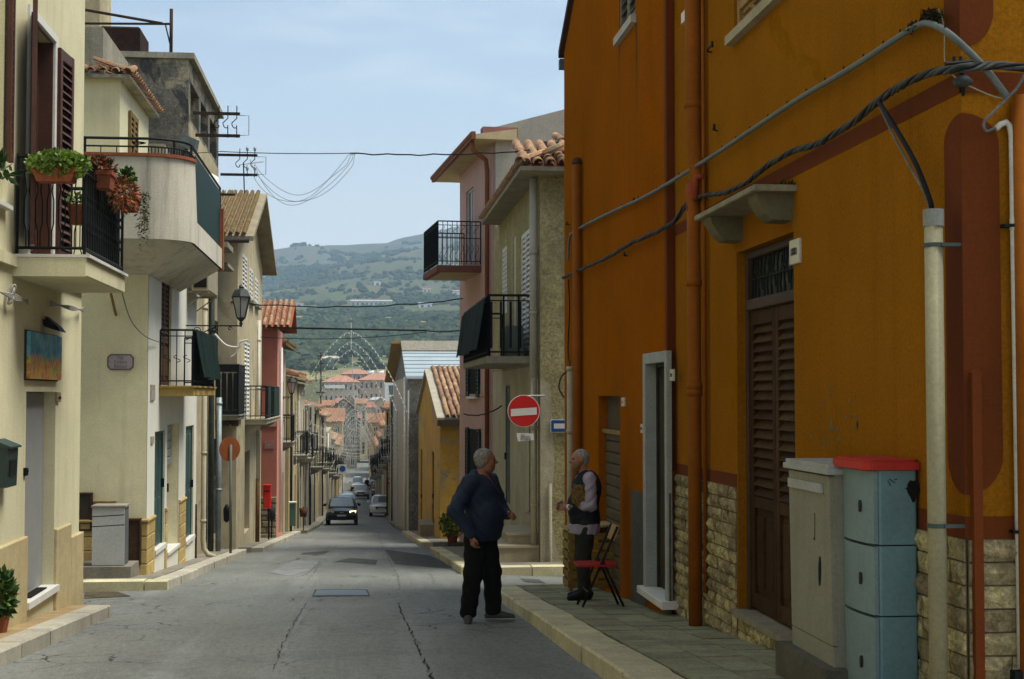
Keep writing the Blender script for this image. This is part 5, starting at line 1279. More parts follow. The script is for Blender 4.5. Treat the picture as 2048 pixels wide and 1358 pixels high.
# ================================================================== far rows of houses
def row_house(side, X, y0, y1, zt, mat, label, roofm=None, pitch=.5, floors=2, bal=1, near_px=None, seed=0, depth=8):
    rnd = random.Random(seed); F = FL(X) if side == 'L' else FRt(X); zg = g((y0+y1)/2)
    h = House('house', label, F, y0, y1, zg-3, zt, depth, mat)
    n = max(1, int((y1-y0)/2.7)); wd = (y1-y0)/n; H = (zt-zg-.1)/floors
    items = []
    for f in range(floors):
        for k in range(n):
            u = y0+wd*(k+.5)+rnd.uniform(-.25, .25); hw = rnd.uniform(.42, .6)
            if f == 0: items.append(('d', h.hole((u-hw, u+hw, g(u)+.05, min(g(u)+rnd.uniform(2.2, 2.6), zt-.1)), .2)))
            else:
                vb = zg+.1+H*f; isb = rnd.random() < .7
                items.append(('b' if isb else 'w', h.hole((u-hw, u+hw, vb+(.05 if isb else .8), min(vb+2.25, zt-.12)), .15)))
    h.walls(True)
    shs = [darkw, greendark, brownw, M('grey_paint', (.22, .22, .19), .7, .1, 3, .1, 50), whitepaint]
    for k, (t, r) in enumerate(items):
        m = rnd.choice(shs)
        if t == 'd':
            door(h, r, .16, rnd.choice(shs[:4]), 2, handle=False)
        else: shutter(h, r, -.04, m, 2, .16)
        if t == 'b' and rnd.random() < bal:
            pr = rnd.uniform(.55, .75); balcony(h, r[0]-.45, r[1]+.45, r[2]-.03, pr, .13, greyconc, .98, .17, r=.011, brackets=True)
        elif t == 'w': MB(F).box(r[0]-.1, r[1]+.1, r[2]-.08, r[2]-.01, -.02, .1).build('window_sill', greyconc, h.root)
    u = y0+rnd.uniform(.2, .6); pipe(h, F, [(u, zt-.1, .08), (u, g(u)+.1, .08)], .055, rnd.choice([whitepaint, rust, M('pipe_cream', (.42, .38, .27))]))
    if roofm is not None:
        o = .35; a, b, c, d = y0-o*.3, y1+o*.3, zt, zt+pitch
        rf = MB(F); rf.hexa([(a, c, .4), (b, c, .4), (b, d, -depth/2), (a, d, -depth/2), (a, c+.09, .4), (b, c+.09, .4), (b, d+.09, -depth/2), (a, d+.09, -depth/2)]); ro = rf.build('roof', roofm, h.root)
        e = MB(F); e.poly([(y0, zt, 0), (y0, zt, -depth/2), (y0, d, -depth/2)]); e.build('gable_wall', mat, h.root)
        W = b-a; tiled_slope(ro, F.P(a, c+.1, .4), F.P(b, c+.1, .4), F.P(a, d+.1, -depth/2), roofm, max(4, int(W/.28)), 9, False, rad=.1)
    return h
cA = M('far_plaster_a', (.44, .38, .25), .95, .2, .8, .2, 40, streak=.6, scol=(.16, .13, .08), fine=.1, patch=((.28, .25, .17), .57, 1.2))
cB = M('far_plaster_b', (.47, .38, .19), .95, .18, .8, .2, 40, streak=.5, scol=(.2, .15, .07), fine=.1)
cC = M('far_plaster_c', (.34, .31, .235), .95, .22, .8, .3, 40, streak=.6, scol=(.12, .11, .08), fine=.12, patch=((.2, .18, .14), .55, 1.5))
cD = M('far_plaster_d', (.52, .46, .33), .95, .14, .8, .2, 40, streak=.5, scol=(.22, .18, .1), fine=.1)
cE = M('far_plaster_e', (.45, .30, .12), .95, .18, .8, .2, 40, streak=.5, scol=(.2, .13, .05), fine=.1)
Lr = [(-2.98, 50.4, 58.0, 1.75, cA, 'worn cream house right behind the coral one', moss, 1.0, 2), (-2.85, 58.2, 66, .75, cB, 'yellowish two-storey house third behind the lantern', tmat, .9, 2),
      (-2.9, 66.2, 76, .55, cD, 'pale house with many balconies midway down the left row', tmat, 1.0, 2), (-2.7, 76.2, 86, -.55, cC, 'grey house beside the first parked cars on the left', None, 0, 2),
      (-2.75, 86.2, 98, -.9, cB, 'ochre house on the left beyond the dark oncoming car', tmat, 1.1, 2), (-2.6, 98.3, 112, -1.6, cD, 'pale plaster house on the left behind the silver car', tmat, 1.2, 2),
      (-2.55, 112.3, 130, -2.9, cA, 'stained cream house far down the left row', None, 0, 2), (-2.6, 130.3, 150, -4.2, cC, 'grey house far down the left row before the bend', tmat, 1.2, 2), (-2.6, 150.3, 176, -5.4, cE, 'ochre house near the end of the left row', tmat, 1.4, 2), (-2.7, 176.4, 215, -6.3, cA, 'last cream house of the left row', tmat, 1.4, 2)]
for k, (X, a, b, z, m, lab, rf, pi, fl) in enumerate(Lr): row_house('L', X, a, b, z, m, lab, rf, pi, fl, .95, None, 20+k)
Rr = [(2.0, 86.2, 97, -.05, cC, 'grey house with an iron balcony behind the blue-grey roof', None, 0, 2), (1.95, 97.2, 110, -1.1, cE, 'ochre house on the right beside the far no entry sign', tmat, 1.0, 2),
      (2.0, 110.3, 128, -2.6, cD, 'pale house on the right behind the white parked car', tmat, 1.2, 2), (1.95, 128.3, 150, -4.0, cC, 'grey house far down the right row', tmat, 1.2, 2), (1.95, 150.4, 180, -5.6, cA, 'cream house near the end of the right row', tmat, 1.4, 2), (2.1, 180.4, 215, -6.6, cB, 'last yellowish house of the right row', tmat, 1.4, 2)]
for k, (X, a, b, z, m, lab, rf, pi, fl) in enumerate(Rr): row_house('R', X, a, b, z, m, lab, rf, pi, fl, .9, None, 60+k)
# house closing the street at the far end
def box_house(name, label, x0, x1, y0, y1, z0, z1, mat, roofm, rh=1.2, nwx=3, nwz=2, ridge='x', winm=None, ov=.4, cat='house', group=None):
    F = FE(y0); h = House(name, label, F, x0, x1, z0, z1, y1-y0, mat, cat, group)
    W, H = (x1-x0)/nwx, (z1-z0)/nwz; rs = []
    for i in range(nwx):
        for j in range(nwz):
            cx = x0+W*(i+.5); cz = z0+H*(j+.55); rs.append(h.hole((cx-W*.2, cx+W*.2, cz-H*.24, cz+H*.24), .2))
    h.walls(True)
    for r in rs: glazing(h, r, .15, winm or whitepaint, 2, bw=(r[1]-r[0])*.1)
    if roofm:
        m = MB(); a, b, c, d = x0-ov, x1+ov, y0-ov, y1+ov; ym, xm = (y0+y1)/2, (x0+x1)/2; th = .12
        if ridge == 'x':
            for (p, q) in (((c, z1), (ym, z1+rh)), ((ym, z1+rh), (d, z1))):
                m.hexa([(a, p[0], p[1]), (b, p[0], p[1]), (b, q[0], q[1]), (a, q[0], q[1]), (a, p[0], p[1]+th), (b, p[0], p[1]+th), (b, q[0], q[1]+th), (a, q[0], q[1]+th)])
            w_ = MB(); 
            for x in (x0, x1): w_.poly([(x, y0, z1), (x, y1, z1), (x, ym, z1+rh)])
        elif ridge == 'y':
            for (p, q) in (((a, z1), (xm, z1+rh)), ((xm, z1+rh), (b, z1))):
                m.hexa([(p[0], c, p[1]), (q[0], c, q[1]), (q[0], d, q[1]), (p[0], d, p[1]), (p[0], c, p[1]+th), (q[0], c, q[1]+th), (q[0], d, q[1]+th), (p[0], d, p[1]+th)])
            w_ = MB()
            for y in (y0, y1): w_.poly([(x0, y, z1), (x1, y, z1), (xm, y, z1+rh)])
        else:
            k = min((x1-x0), (y1-y0))*.42
            m.poly([(a, c, z1), (b, c, z1), (b-k, c+k, z1+rh), (a+k, c+k, z1+rh)]); m.poly([(b, c, z1), (b, d, z1), (b-k, d-k, z1+rh), (b-k, c+k, z1+rh)]); m.poly([(b, d, z1), (a, d, z1), (a+k, d-k, z1+rh), (b-k, d-k, z1+rh)]); m.poly([(a, d, z1), (a, c, z1), (a+k, c+k, z1+rh), (a+k, d-k, z1+rh)]); m.poly([(a+k, c+k, z1+rh), (b-k, c+k, z1+rh), (b-k, d-k, z1+rh), (a+k, d-k, z1+rh)])
            m.poly([(a, c, z1-.01), (a, d, z1-.01), (b, d, z1-.01), (b, c, z1-.01)]); w_ = None
        m.build('roof', roofm, h.root)
        if w_:
            for f in w_.f:
                q_ = MB(); q_.v = [w_.v[i] for i in f]; q_.f = [[0, 1, 2]]; q_.build('gable_wall', mat, h.root)
    return h
q0, q1 = ony(660, 825, 262), ony(727, 935, 262)
farroof = M('far_clay_roof', (.30, .155, .085), .95, .2, .3, .6, 3, fine=.15)
box_house('house', 'grey gabled house closing the far end of the street', q0.x, q1.x-1.2, 262, 275, -14, ony(690, 822, 262).z, cC, M('far_dark_roof', (.16, .11, .07), .95, .2, .5, .5, 3), 2.2, 3, 3, 'y')
box_house('house', 'low house with an orange tile slope left of the street end', ony(640, 840, 215).x, ony(668, 840, 215).x+1.2, 222, 232, -14, ony(650, 845, 218).z, cB, farroof, 2.0, 2, 3, 'x')
box_house('house', 'narrow ochre house at the right of the street end', 1.6, 5.4, 232, 246, -14, ony(760, 845, 232).z, cE, farroof, 1.4, 2, 3, 'hip')
box_house('house', 'pale small house behind the right row near the street end', 5.0, 13, 252, 266, -14, ony(775, 812, 252).z, cD, farroof, 1.6, 3, 3, 'y')
# ================================================================== festival light arches
bulbm = M('white_bulb', (.72, .74, .68), .35, .04, 3, 0, fine=0); framem = M('arch_white_slat', (.50, .50, .44), .6, .1, 3, 0, fine=.05)
def arch(Y, label, sx=1.0, rich=1):
    x0, x1 = (-2.62, 1.86) if Y > 70 else (-2.75, 2.0)
    xc = (x0+x1)/2; zg = g(Y); apex = zg+8.35; base = zg+4.9; hw = (x1-x0)/2
    t = thing('festival_light_arch', label, 'light arch', (xc, Y, zg), 'festival light arches across the street')
    fr = MB(); bl = MB()
    def curve(pts, hang=True, step=.20):
        fr.tube(pts, .008, 4, False)
        P = [Vector(p) for p in pts]; acc = 0
        for a, b in zip(P, P[1:]):
            L = (b-a).length; s = step-acc
            while s <= L: p = a.lerp(b, s/L); bl.octa(p-Vector((0, .02, .05 if hang else 0)), .020, .042); s += step
            acc = (acc+L) % step
    def ogee(w, z0, z1, n=18):
        pts = []
        for k in range(n+1):
            u = -1+2*k/n; z = z0+(z1-z0)*((1-abs(u)**1.9)*.82+.18*(1-abs(u))**1.0); pts.append((xc+u*w, Y, z))
        return pts
    curve(ogee(hw, base, apex)); curve(ogee(hw*.80, base+.1, apex-.42)); curve(ogee(hw*.58, base+.5, apex-.75))
    if rich:
        for k in range(4):       # diamonds, rays and scrolls hung in the arch
            a = math.pi*(k+.5)/4; r0, r1 = .35, 1.0
            cx, cz = xc+math.cos(a)*1.2, base+.2+math.sin(a)*1.2
            curve([(cx+.28*(1-.07*j)*math.cos(j*.7+k), Y, cz+.28*(1-.07*j)*math.sin(j*.7+k)) for j in range(11)], False, .22)
        curve([(xc+u*hw, Y, base-.05-.42*(1-u*u)) for u in np.linspace(-1, 1, 15)]); curve([(xc+u*hw, Y, base+.55-.8*(1-u*u)) for u in np.linspace(-1, 1, 15)])
        curve([(xc+.5*math.cos(a), Y, base+1.2+.5*math.sin(a)) for a in np.linspace(0, 2*math.pi, 17)], False, .22)
    for s in (-1, 1):
        x = xc+s*hw
        fr.tube([(x, Y, zg+.05), (x, Y, base+1.0)], .035, 5)
        for dx in (0, -.16*s): curve([(x+dx, Y-.03, zg+2.6), (x+dx, Y-.03, base+.2)], False, .24)
        curve([(x-s*.3*(1-.06*j)*(1-math.cos(j*.6))*.5, Y, base-.6-.3*math.sin(j*.6)-.05*j) for j in range(12)], False, .22)
    fr.tube([(xc, Y, apex-.75), (xc, Y, apex+.35)], .018, 4)
    fr.build('arch_frame', framem, t); bl.build('bulb_string', bulbm, t, kind='stuff')
names = ['nearest festival light arch in front of the yellow gabled house', 'second festival light arch from the camera', 'third festival light arch from the camera, over the dark oncoming car', 'fourth festival light arch from the camera', 'fifth festival light arch from the camera', 'sixth festival light arch, halfway down the street', 'seventh festival light arch far down the street', 'eighth festival light arch far down the street', 'farthest festival light arch before the street end']
for k, Y in enumerate((59.3, 72, 86, 102, 120, 142, 170)): arch(Y, names[k], rich=k > 0)
# ================================================================== cables
cabm = M('black_cable', (.012, .013, .013), .6, .2, 8, 0, fine=.1); cabg = M('grey_cable', (.16, .165, .155), .7, .25, 6, .1, 60, fine=.15)
def span(name, label, a, b, sag, r, mat, n=24, wob=0., cat='cable'):
    a, b = Vector(a), Vector(b); pts = []
    for k in range(n+1):
        t = k/n; p = a.lerp(b, t); p.z -= sag*4*t*(1-t); p.z += wob*math.sin(t*37)*math.sin(t*11); pts.append(p)
    return tag(MB().tube(pts, r, 6).build(name, mat, smooth=True), label, cat)
span('overhead_cable', 'thin overhead wire crossing the sky from the round balcony to the right houses', ony(165, 313, 21.2), ony(440, 303, 25.5), .02, .007, cabm)
span('overhead_cable', 'taut dark wire across the sky between the upper roofs', ony(440, 303, 25.5), ony(700, 306.5, 25.5), .02, .008, cabm)
span('overhead_cable', 'twisted thicker wire hanging across the sky towards the pink house', ony(700, 306.5, 25.5), ony(1060, 301, 25.6), .05, .013, cabm, wob=.015)
for k, (x0, y0, x1, y1, sg, lab) in enumerate(((508, 325, 694, 330, .55, 'upper thin loop of slack wire in the sky'), (512, 340, 705, 315, .72, 'middle thin loop of slack wire in the sky'), (505, 345, 707, 330, .62, 'lower thin loop of slack wire in the sky'), (500, 318, 697, 312, .78, 'longest thin loop of slack wire in the sky'))):
    a, b = ony(x0, y0, 26-.02*k), ony(x1, y1, 26-.02*k); pts = []
    for j in range(31): t = j/30; p = a.lerp(b, t); p.z -= sg*(math.sin(math.pi*t**.85))**.9; p.z += .03*math.sin(t*9+k*2); pts.append(p)
    pts.append(ony(703+3*k, 308, 26-.02*k)); tag(MB().tube(pts, .0045, 5).build('slack_wire', cabg, smooth=True), lab, 'wire')
span('overhead_cable', 'black cable sagging across the street level with the big lantern', ony(462, 604, 36), ony(926, 598, 36), .16, .016, cabm, wob=.02)
tag(MB().tube([ony(535, 655, 44), ony(853, 661, 44)], .03, 6).build('steel_tie', iron, smooth=True), 'straight dark steel tie bar spanning the street before the hillside', 'tie bar')
span('overhead_cable', 'cable running on from the steel tie bar to the right houses', ony(853, 661, 44), ony(928, 659, 40), .05, .022, cabm, wob=.01)
span('overhead_cable', 'sagging cable just below the steel tie bar', ony(452, 668, 44), ony(853, 664, 44), .18, .012, cabm)
span('overhead_cable', 'short wire from the no entry sign wall to the pink house corner', ony(928, 828, 33), ony(1003, 812, 31), .1, .016, cabm, wob=.008)
# wall brackets with hooks and insulators on the grey building
insul = M('insulator_glass', (.42, .45, .40), .25, .1, 5, 0, fine=0)
def bracket(Y, ptop, pbot, px0, px1, loop, label, ins):
    a0, a1 = ony(px0, ptop, Y), ony(px1, ptop, Y); b0, b1 = ony(px0+5, pbot, Y), ony(px1, pbot, Y)
    t = thing('wire_bracket', label, 'wire bracket', (a0.x, Y, b0.z), 'wire brackets on the left houses')
    m = MB(); m.box(a0.x, a1.x, Y-.025, Y+.025, a1.z-.03, a1.z+.03); m.box(b0.x, b1.x, Y-.025, Y+.025, b1.z-.03, b1.z+.03); m.build('arm', rust, t)
    m = MB()
    for k in range(3):
        x = a1.x-.06-.18*k
        m.tube([(x, Y-.04, a1.z+.16), (x, Y-.04, a1.z-.1)] + [(x-.05-.05*math.cos(q), Y-.04, a1.z-.2-.07*math.sin(q)-.02*q) for q in np.linspace(0, math.pi*1.1, 8)], .011, 5)
        if k < 2: m.tube([(x, Y-.04, b1.z+.16), (x, Y-.04, b1.z-.05)], .011, 5)
    m.build('hook', iron, t)
    m = MB(); xl = ony(loop, ptop, Y).x
    m.tube([(a1.x, Y, a1.z-.03), (xl, Y, a1.z-.035), (xl, Y, b1.z+.02), (a1.x, Y, b1.z+.01)], .007, 5); m.build('wire_loop', iron, t)
    if ins:
        for k in range(2):
            for z in (a1.z, b1.z): MB().lathe((a1.x-.06-.18*k, Y-.04, z+.1), [(.01, 0), (.035, .01), (.03, .04), (.04, .05), (.03, .09), (.01, .11)], 8).build('insulator', insul, t, True)
bracket(29.6, 228, 272, 386, 480, 498, 'upper rusty wire bracket with three empty hooks', 0)
bracket(35.0, 311, 350, 436, 515, 532, 'lower wire bracket carrying glass insulators', 1)
t = thing('wire_bracket', 'small single arm with two insulators above the mossy roof', 'wire bracket', ony(442, 390, 36), 'wire brackets on the left houses')
a0, a1 = ony(442, 389, 36), ony(470, 389, 36); MB().box(a0.x, a1.x, 35.97, 36.03, a0.z-.025, a0.z+.025).build('arm', rust, t)
for px_ in (448, 466): q = ony(px_, 388, 35.96); MB().lathe(q, [(.01, 0), (.035, .03), (.03, .06), (.04, .08), (.01, .13)], 8).build('insulator', insul, t, True)
an = thing('tv_antenna', 'thin television antenna standing on the mossy tile roof', 'antenna', ony(489, 392, 40.0)); m = MB(); a = ony(489, 394, 40); b = ony(487, 326, 40)
m.tube([a, b], .018, 5); m.build('mast', iron, an)
m = MB(); c = ony(487, 330, 40); m.tube([c+Vector((-.12, 0, 0)), c+Vector((.55, .1, .12))], .012, 4)
for k in range(5): p = c+Vector((-.1+.14*k, .02*k, .03*k)); m.tube([p+Vector((0, -.18, -.02)), p+Vector((0, .18, .02))], .006, 4)
m.build('dipole', M('aluminium', (.4, .4, .38), .4, .1, 4, 0, metal=.5), an)
# cables fixed to the orange wall ------------------------------------------------------
FAw = lambda px_, py_, w: (FA if px_ > 1347 else FB).P(*(lambda q: (q[0], q[1], w))((FA if px_ > 1347 else FB).uv(px_, py_, w)))
def smooth_path(P, n=6):
    out = []
    for i in range(len(P)-1):
        p0, p1, p2, p3 = P[max(i-1, 0)], P[i], P[i+1], P[min(i+2, len(P)-1)]
        for k in range(n):
            t = k/n; out.append(.5*((2*p1)+(p2-p0)*t+(2*p0-5*p1+4*p2-p3)*t*t+(3*p1-p0-3*p2+p3)*t**3))
    out.append(P[-1]); return out
def twisted(name, label, P, r, R_, mats, turns, parent_cat='cable', strands=3):
    t = thing(name, label, parent_cat, P[0]); P = smooth_path(P, 14)
    L = [0]
    for a, b in zip(P, P[1:]): L.append(L[-1]+(b-a).length)
    for s in range(strands):
        pts = []
        for k, p in enumerate(P):
            tn = (P[min(k+1, len(P)-1)]-P[max(k-1, 0)]).normalized(); a = tn.cross(Vector((0, 0, 1))).normalized(); b = a.cross(tn)
            an_ = L[k]*turns + s*2*math.pi/strands; rr = R_*(1+.35*math.sin(L[k]*5+s)); pts.append(p+a*math.cos(an_)*rr+b*math.sin(an_)*rr)
        MB().tube(pts, r, 6).build('strand', mats[s % len(mats)], t, True)
    return t
cpx = [(1126, 556), (1160, 540), (1215, 515), (1262, 487), (1300, 470), (1345, 445), (1372, 410), (1395, 395), (1470, 378), (1560, 315), (1640, 285), (1700, 248), (1757, 203), (1800, 172), (1860, 148), (1925, 135), (1985, 132), (2060, 138)]
cb = [FAw(x, y, .07) if x < 1780 else None for x, y in cpx]
base_w = FA.P(0, 0, .10).x
for i, (x, y) in enumerate(cpx):
    if cb[i] is None:
        if x <= 1930: cb[i] = onx(x, y, base_w)
        else: cb[i] = ony(x, y, YC-.12-.0*(x-1930))
twisted('twisted_cable_bundle', 'twisted bundle of grey and black cables climbing along the orange wall', cb, .0105, .0125, [cabm, M('cable_mid_grey', (.075, .078, .07), .7, .3, 6, .1, 60), M('blue_grey_cable', (.055, .068, .066), .6, .2, 6, .1, 60)], 13, strands=5)
tp = smooth_path([FAw(1136, 520, .05), FAw(1139, 478, .05), FAw(1150, 462, .05), FAw(1215, 428, .05), FAw(1300, 388, .05), FAw(1420, 315, .08), FAw(1500, 262, .06), FAw(1600, 196, .06), FAw(1700, 137, .06), FAw(1800, 72, .06), FAw(1838, 50, .07), FAw(1858, 47, .09)] + [ony(1890, 62, YC-.08), ony(1930, 96, YC-.08), ony(1975, 143, YC-.07), ony(2016, 197, YC-.06)], 8)
tag(MB().tube(tp, .0185, 8).build('cable_conduit', M('conduit_grey_green', (.14, .16, .145), .6, .15, 6, .08, 60), smooth=True), 'thick grey cable running up the orange wall and bending over at the corner', 'cable')
ties = thing('cable_ties', 'row of small black ties holding the grey cable to the orange wall', 'cable ties', tp[20])
m = MB()
for k in range(6, len(tp)-24, 3):
    m.tube([tp[k]+Vector((.0, 0, -.01)), tp[k]+Vector((-.004, -.012, .034))], .0055, 4)
m.build('tie', cabm, ties, kind='stuff')
bc = smooth_path([onx(1758, 205, base_w), onx(1790, 255, base_w-.02), onx(1830, 325, base_w-.02), onx(1858, 395, base_w), onx(1864, 422, base_w+.02)], 8)
tag(MB().tube(bc, .014, 8).build('black_cable', cabm, smooth=True), 'black cable dropping from the bundle into the cream pole', 'cable')
bc = smooth_path([onx(1756, 205, base_w), onx(1782, 262, base_w), onx(1815, 325, base_w), onx(1848, 385, base_w), onx(1860, 424, base_w+.02)], 8)
tag(MB().tube(bc, .0075, 6).build('grey_cable', cabg, smooth=True), 'thin grey cable beside the black one dropping into the cream pole', 'cable')
bc = smooth_path([ony(2050, 145, YC-.08), ony(2032, 178, YC-.08), ony(1985, 225, YC-.08), ony(1968, 245, YC-.07), ony(1972, 262, YC-.05), ony(1990, 256, YC-.04)], 8)
tag(MB().tube(bc, .008, 6).build('grey_cable', cabg, smooth=True), 'thin grey cable looping into the white conduit at the right edge', 'cable')
bc = smooth_path([FAw(1388, 430, .05), FAw(1398, 470, .05), FAw(1396, 520, .05), FAw(1390, 540, .05), FAw(1400, 552, .05)], 8)
tag(MB().tube(bc, .007, 6).build('loose_wire', cabm, smooth=True), 'loose black wire end hanging beside the orange downpipe', 'wire')
wr = smooth_path([FAw(1877, 18, .03), FAw(1888, 55, .03), FAw(1890, 125, .03), ony(1905, 150, YC-.05), ony(1935, 170, YC-.06), ony(1985, 192, YC-.05), ony(2015, 198, YC-.05)], 6)
tag(MB().tube(wr, .004, 5).build('thin_wire', M('pale_wire', (.33, .31, .22), .6, .1, 5, 0), smooth=True), 'thin pale wire looping round the insulator at the orange corner', 'wire')
pi_ = thing('corner_insulator', 'insulator and iron plate carrying the cables at the orange corner', 'insulator', ony(1925, 165, YC-.03))
m = MB(); p = ony(1925, 165, YC-.06); m.lathe(p, [(.01, -.02), (.045, -.015), (.05, .01), (.03, .03), (.01, .04)], 10); m.build('disc', M('blue_grey_cable', (.1, .12, .12)), pi_, True)
m = MB(); a, b = ony(1890, 128, YC-.10), ony(1945, 123, YC-.10); m.tube([a, b], .012, 6); m.tube([ony(1922, 128, YC-.1), ony(1925, 160, YC-.05), ony(1926, 190, YC-.0)], .010, 6)
for px_ in (1908, 1921): q = ony(px_, 121, YC-.1); m.tube([q, q+Vector((0, 0, .02))], .009, 6)
m.build('iron_plate', iron, pi_)
dead = MB(); dead2 = MB()
for k in range(420):
    px_ = random.gauss(1862, 10) if k < 330 else random.uniform(1815, 1832); py_ = 42-random.random()*17 if k < 330 else 66-(px_-1815)*.55-random.random()*8
    p = FAw(px_, py_, random.uniform(.01, .09)); (dead if k < 330 else dead2).leaf(p, Vector((random.gauss(0, 1), random.gauss(0, 1), random.gauss(.3, 1))), random.uniform(.02, .045), .012)
dwm = M('dry_weed2', (.035, .026, .012), 1, .3, 9, 0)
tag(dead.build('dry_nest', dwm, kind=None), 'dark dry nest stuck on the grey cable at the upper right', 'nest'); tag(dead2.build('dry_tuft', dwm), 'small dry tuft left of the nest on the grey cable', 'tuft')
bc = smooth_path([FAw(1137, 560, .04), FAw(1139, 620, .04), FAw(1136, 700, .04), FAw(1141, 735, .05)], 8)
tag(MB().tube(bc, .010, 6).build('drop_cable', cabm, smooth=True), 'black cable dropping down the far edge of the orange wall', 'cable')
bc = smooth_path([ony(1145, 690, 20.3), ony(1140, 735, 20.3), ony(1124, 752, 20.3), ony(1118, 775, 20.3), ony(1128, 795, 20.3)], 8)
tag(MB().tube(bc, .013, 7).build('hose', M('hose_brown', (.10, .055, .025), .7, .2, 5, .1, 50), smooth=True), 'curled brown hose at the far edge of the orange wall', 'hose')
fl = thing('floodlight', 'small grey floodlight on the corner of the rounded balcony storey', 'lamp', ony(378, 285, 25.5))
c = ony(376, 272, 25.5); m = MB(); m.hexa([(c.x-.16, 25.4, c.z-.16), (c.x+.10, 25.4, c.z-.30), (c.x+.14, 25.7, c.z-.26), (c.x-.12, 25.7, c.z-.12), (c.x-.12, 25.4, c.z+.04), (c.x+.16, 25.4, c.z-.08), (c.x+.18, 25.7, c.z-.05), (c.x-.08, 25.7, c.z+.06)]); m.build('housing', M('floodlight_grey', (.12, .15, .15), .5, .2, 5, .05, 50), fl)
m = MB(); m.tube([(c.x, 25.6, c.z-.15), (c.x-.25, 25.9, c.z-.45)], .03, 6); m.build('arm', iron, fl)
wr = smooth_path([ony(244, 585, 18), ony(262, 640, 19.5), ony(290, 672, 21.5), FL(-3.24).P(*(FL(-3.24).uv(318, 684)), 0)], 8)
tag(MB().tube(wr, .008, 5).build('wall_wire', cabg, smooth=True), 'grey wire sagging from the flower balcony to the corner house', 'wire')
for k, (pa, pb, lab) in enumerate((((0, 580), (45, 604), 'tangle of pale cables under the flower balcony'), ((118, 608), (158, 620), 'pale cable bundle wrapped round the cream house corner'))):
    t = thing('cable_bundle', lab, 'cable', F1.P(*F1.uv(pa[0]+5, pa[1]), .04))
    m = MB()
    for j in range(4):
        a = F1.P(*F1.uv(pa[0]-25, pa[1]-6+j*3), .04); b = F1.P(*F1.uv(pb[0], pb[1]-5+j*3), .05); md = a.lerp(b, .5)+Vector((.04, 0, -.06+.03*j)); m.tube(smooth_path([a, md, b], 6), .008, 5)
    for j in range(3):
        c = F1.P(*F1.uv(pa[0]+8, pa[1]+8), .06); m.tube([c+Vector((.03*math.cos(q), .05*math.sin(q*1.0)+.02*j, .09*math.sin(q+j))) for q in np.linspace(0, 6, 12)], .007, 5) if k == 0 else None
    m.build('loop', M('pale_cable', (.36, .35, .30), .7, .2, 5, 0), t, True)
# ================================================================== street things near the camera
# --- cream pole (cable riser) in front of the orange wall
Xp = 2.93
pu = onx(1872, 900, Xp).y; zt = onx(1866, 424, Xp).z
t = thing('cable_pole', 'cream plastic pole with a grey cap strapped to the orange corner', 'pole', (Xp, pu, g(pu)+.12))
MB().tube([(Xp, pu, g(pu)+.1), (Xp, pu, zt)], .047, 18).build('pipe', M('pole_cream', (.29, .265, .155), .55, .07, 3, .05, 50, streak=.2), t, True)
m = MB(); m.tube([(Xp, pu, zt-.075), (Xp, pu, zt+.012)], .053, 18); m.build('cap', M('pole_cap_grey', (.22, .225, .19), .6, .1, 4, .05, 50), t, False)
for py_ in (490, 1050):
    z = onx(1870, py_, Xp).z; m = MB(); m.tube([(Xp, pu, z-.011), (Xp, pu, z+.011)], .0515, 18); m.box(Xp+.02, 3.065, pu-.055, pu-.035, z-.009, z+.009); m.build('strap', M('strap_green_grey', (.06, .085, .075), .6, .15, 5, .05, 50), t)
# --- blue cabinet with a red lid
bl_ = M('cabinet_blue', (.125, .225, .23), .55, .12, 2.2, .05, 40, fine=.06, streak=.22, scol=(.19, .22, .21), spec=.4)
bl2 = M('cabinet_blue_front', (.15, .215, .21), .55, .12, 2.2, .05, 40, fine=.06, streak=.22, scol=(.20, .215, .2), spec=.4)
redm = M('cabinet_red_lid', (.42, .035, .02), .5, .12, 3, .04, 40, fine=.05)
yn = 7.55; xr = ony(1836, 1100, yn).x; xl = ony(1745, 1100, yn).x; zt = ony(1745, 940, yn).z; zb = g(yn)+.06
yf = onx(1682, 1080, xl).y
cab = thing('utility_cabinet', 'tall blue utility cabinet with a bright red lid', 'cabinet', ((xl+xr)/2, (yn+yf)/2, zb))
def rr(x0, x1, y0, y1, r=.03, bow=.0, n=4):
    pts = []
    for cx, cy, a0 in ((x1-r, y1-r, 0), (x0+r, y1-r, 90), (x0+r, y0+r, 180), (x1-r, y0+r, 270)):
        for k in range(n+1): a = R(a0+90*k/n); pts.append((cx+r*math.cos(a), cy+r*math.sin(a)))
    return pts
zs = [zb, zb+.11, ony(1745, 1091, yn).z*0+zb+.11, 0]
seams = [ony(1790, 1091, yn).z, ony(1790, 1233, yn).z]
lev = [zb] + [seams[1]] + [seams[0]] + [zt]
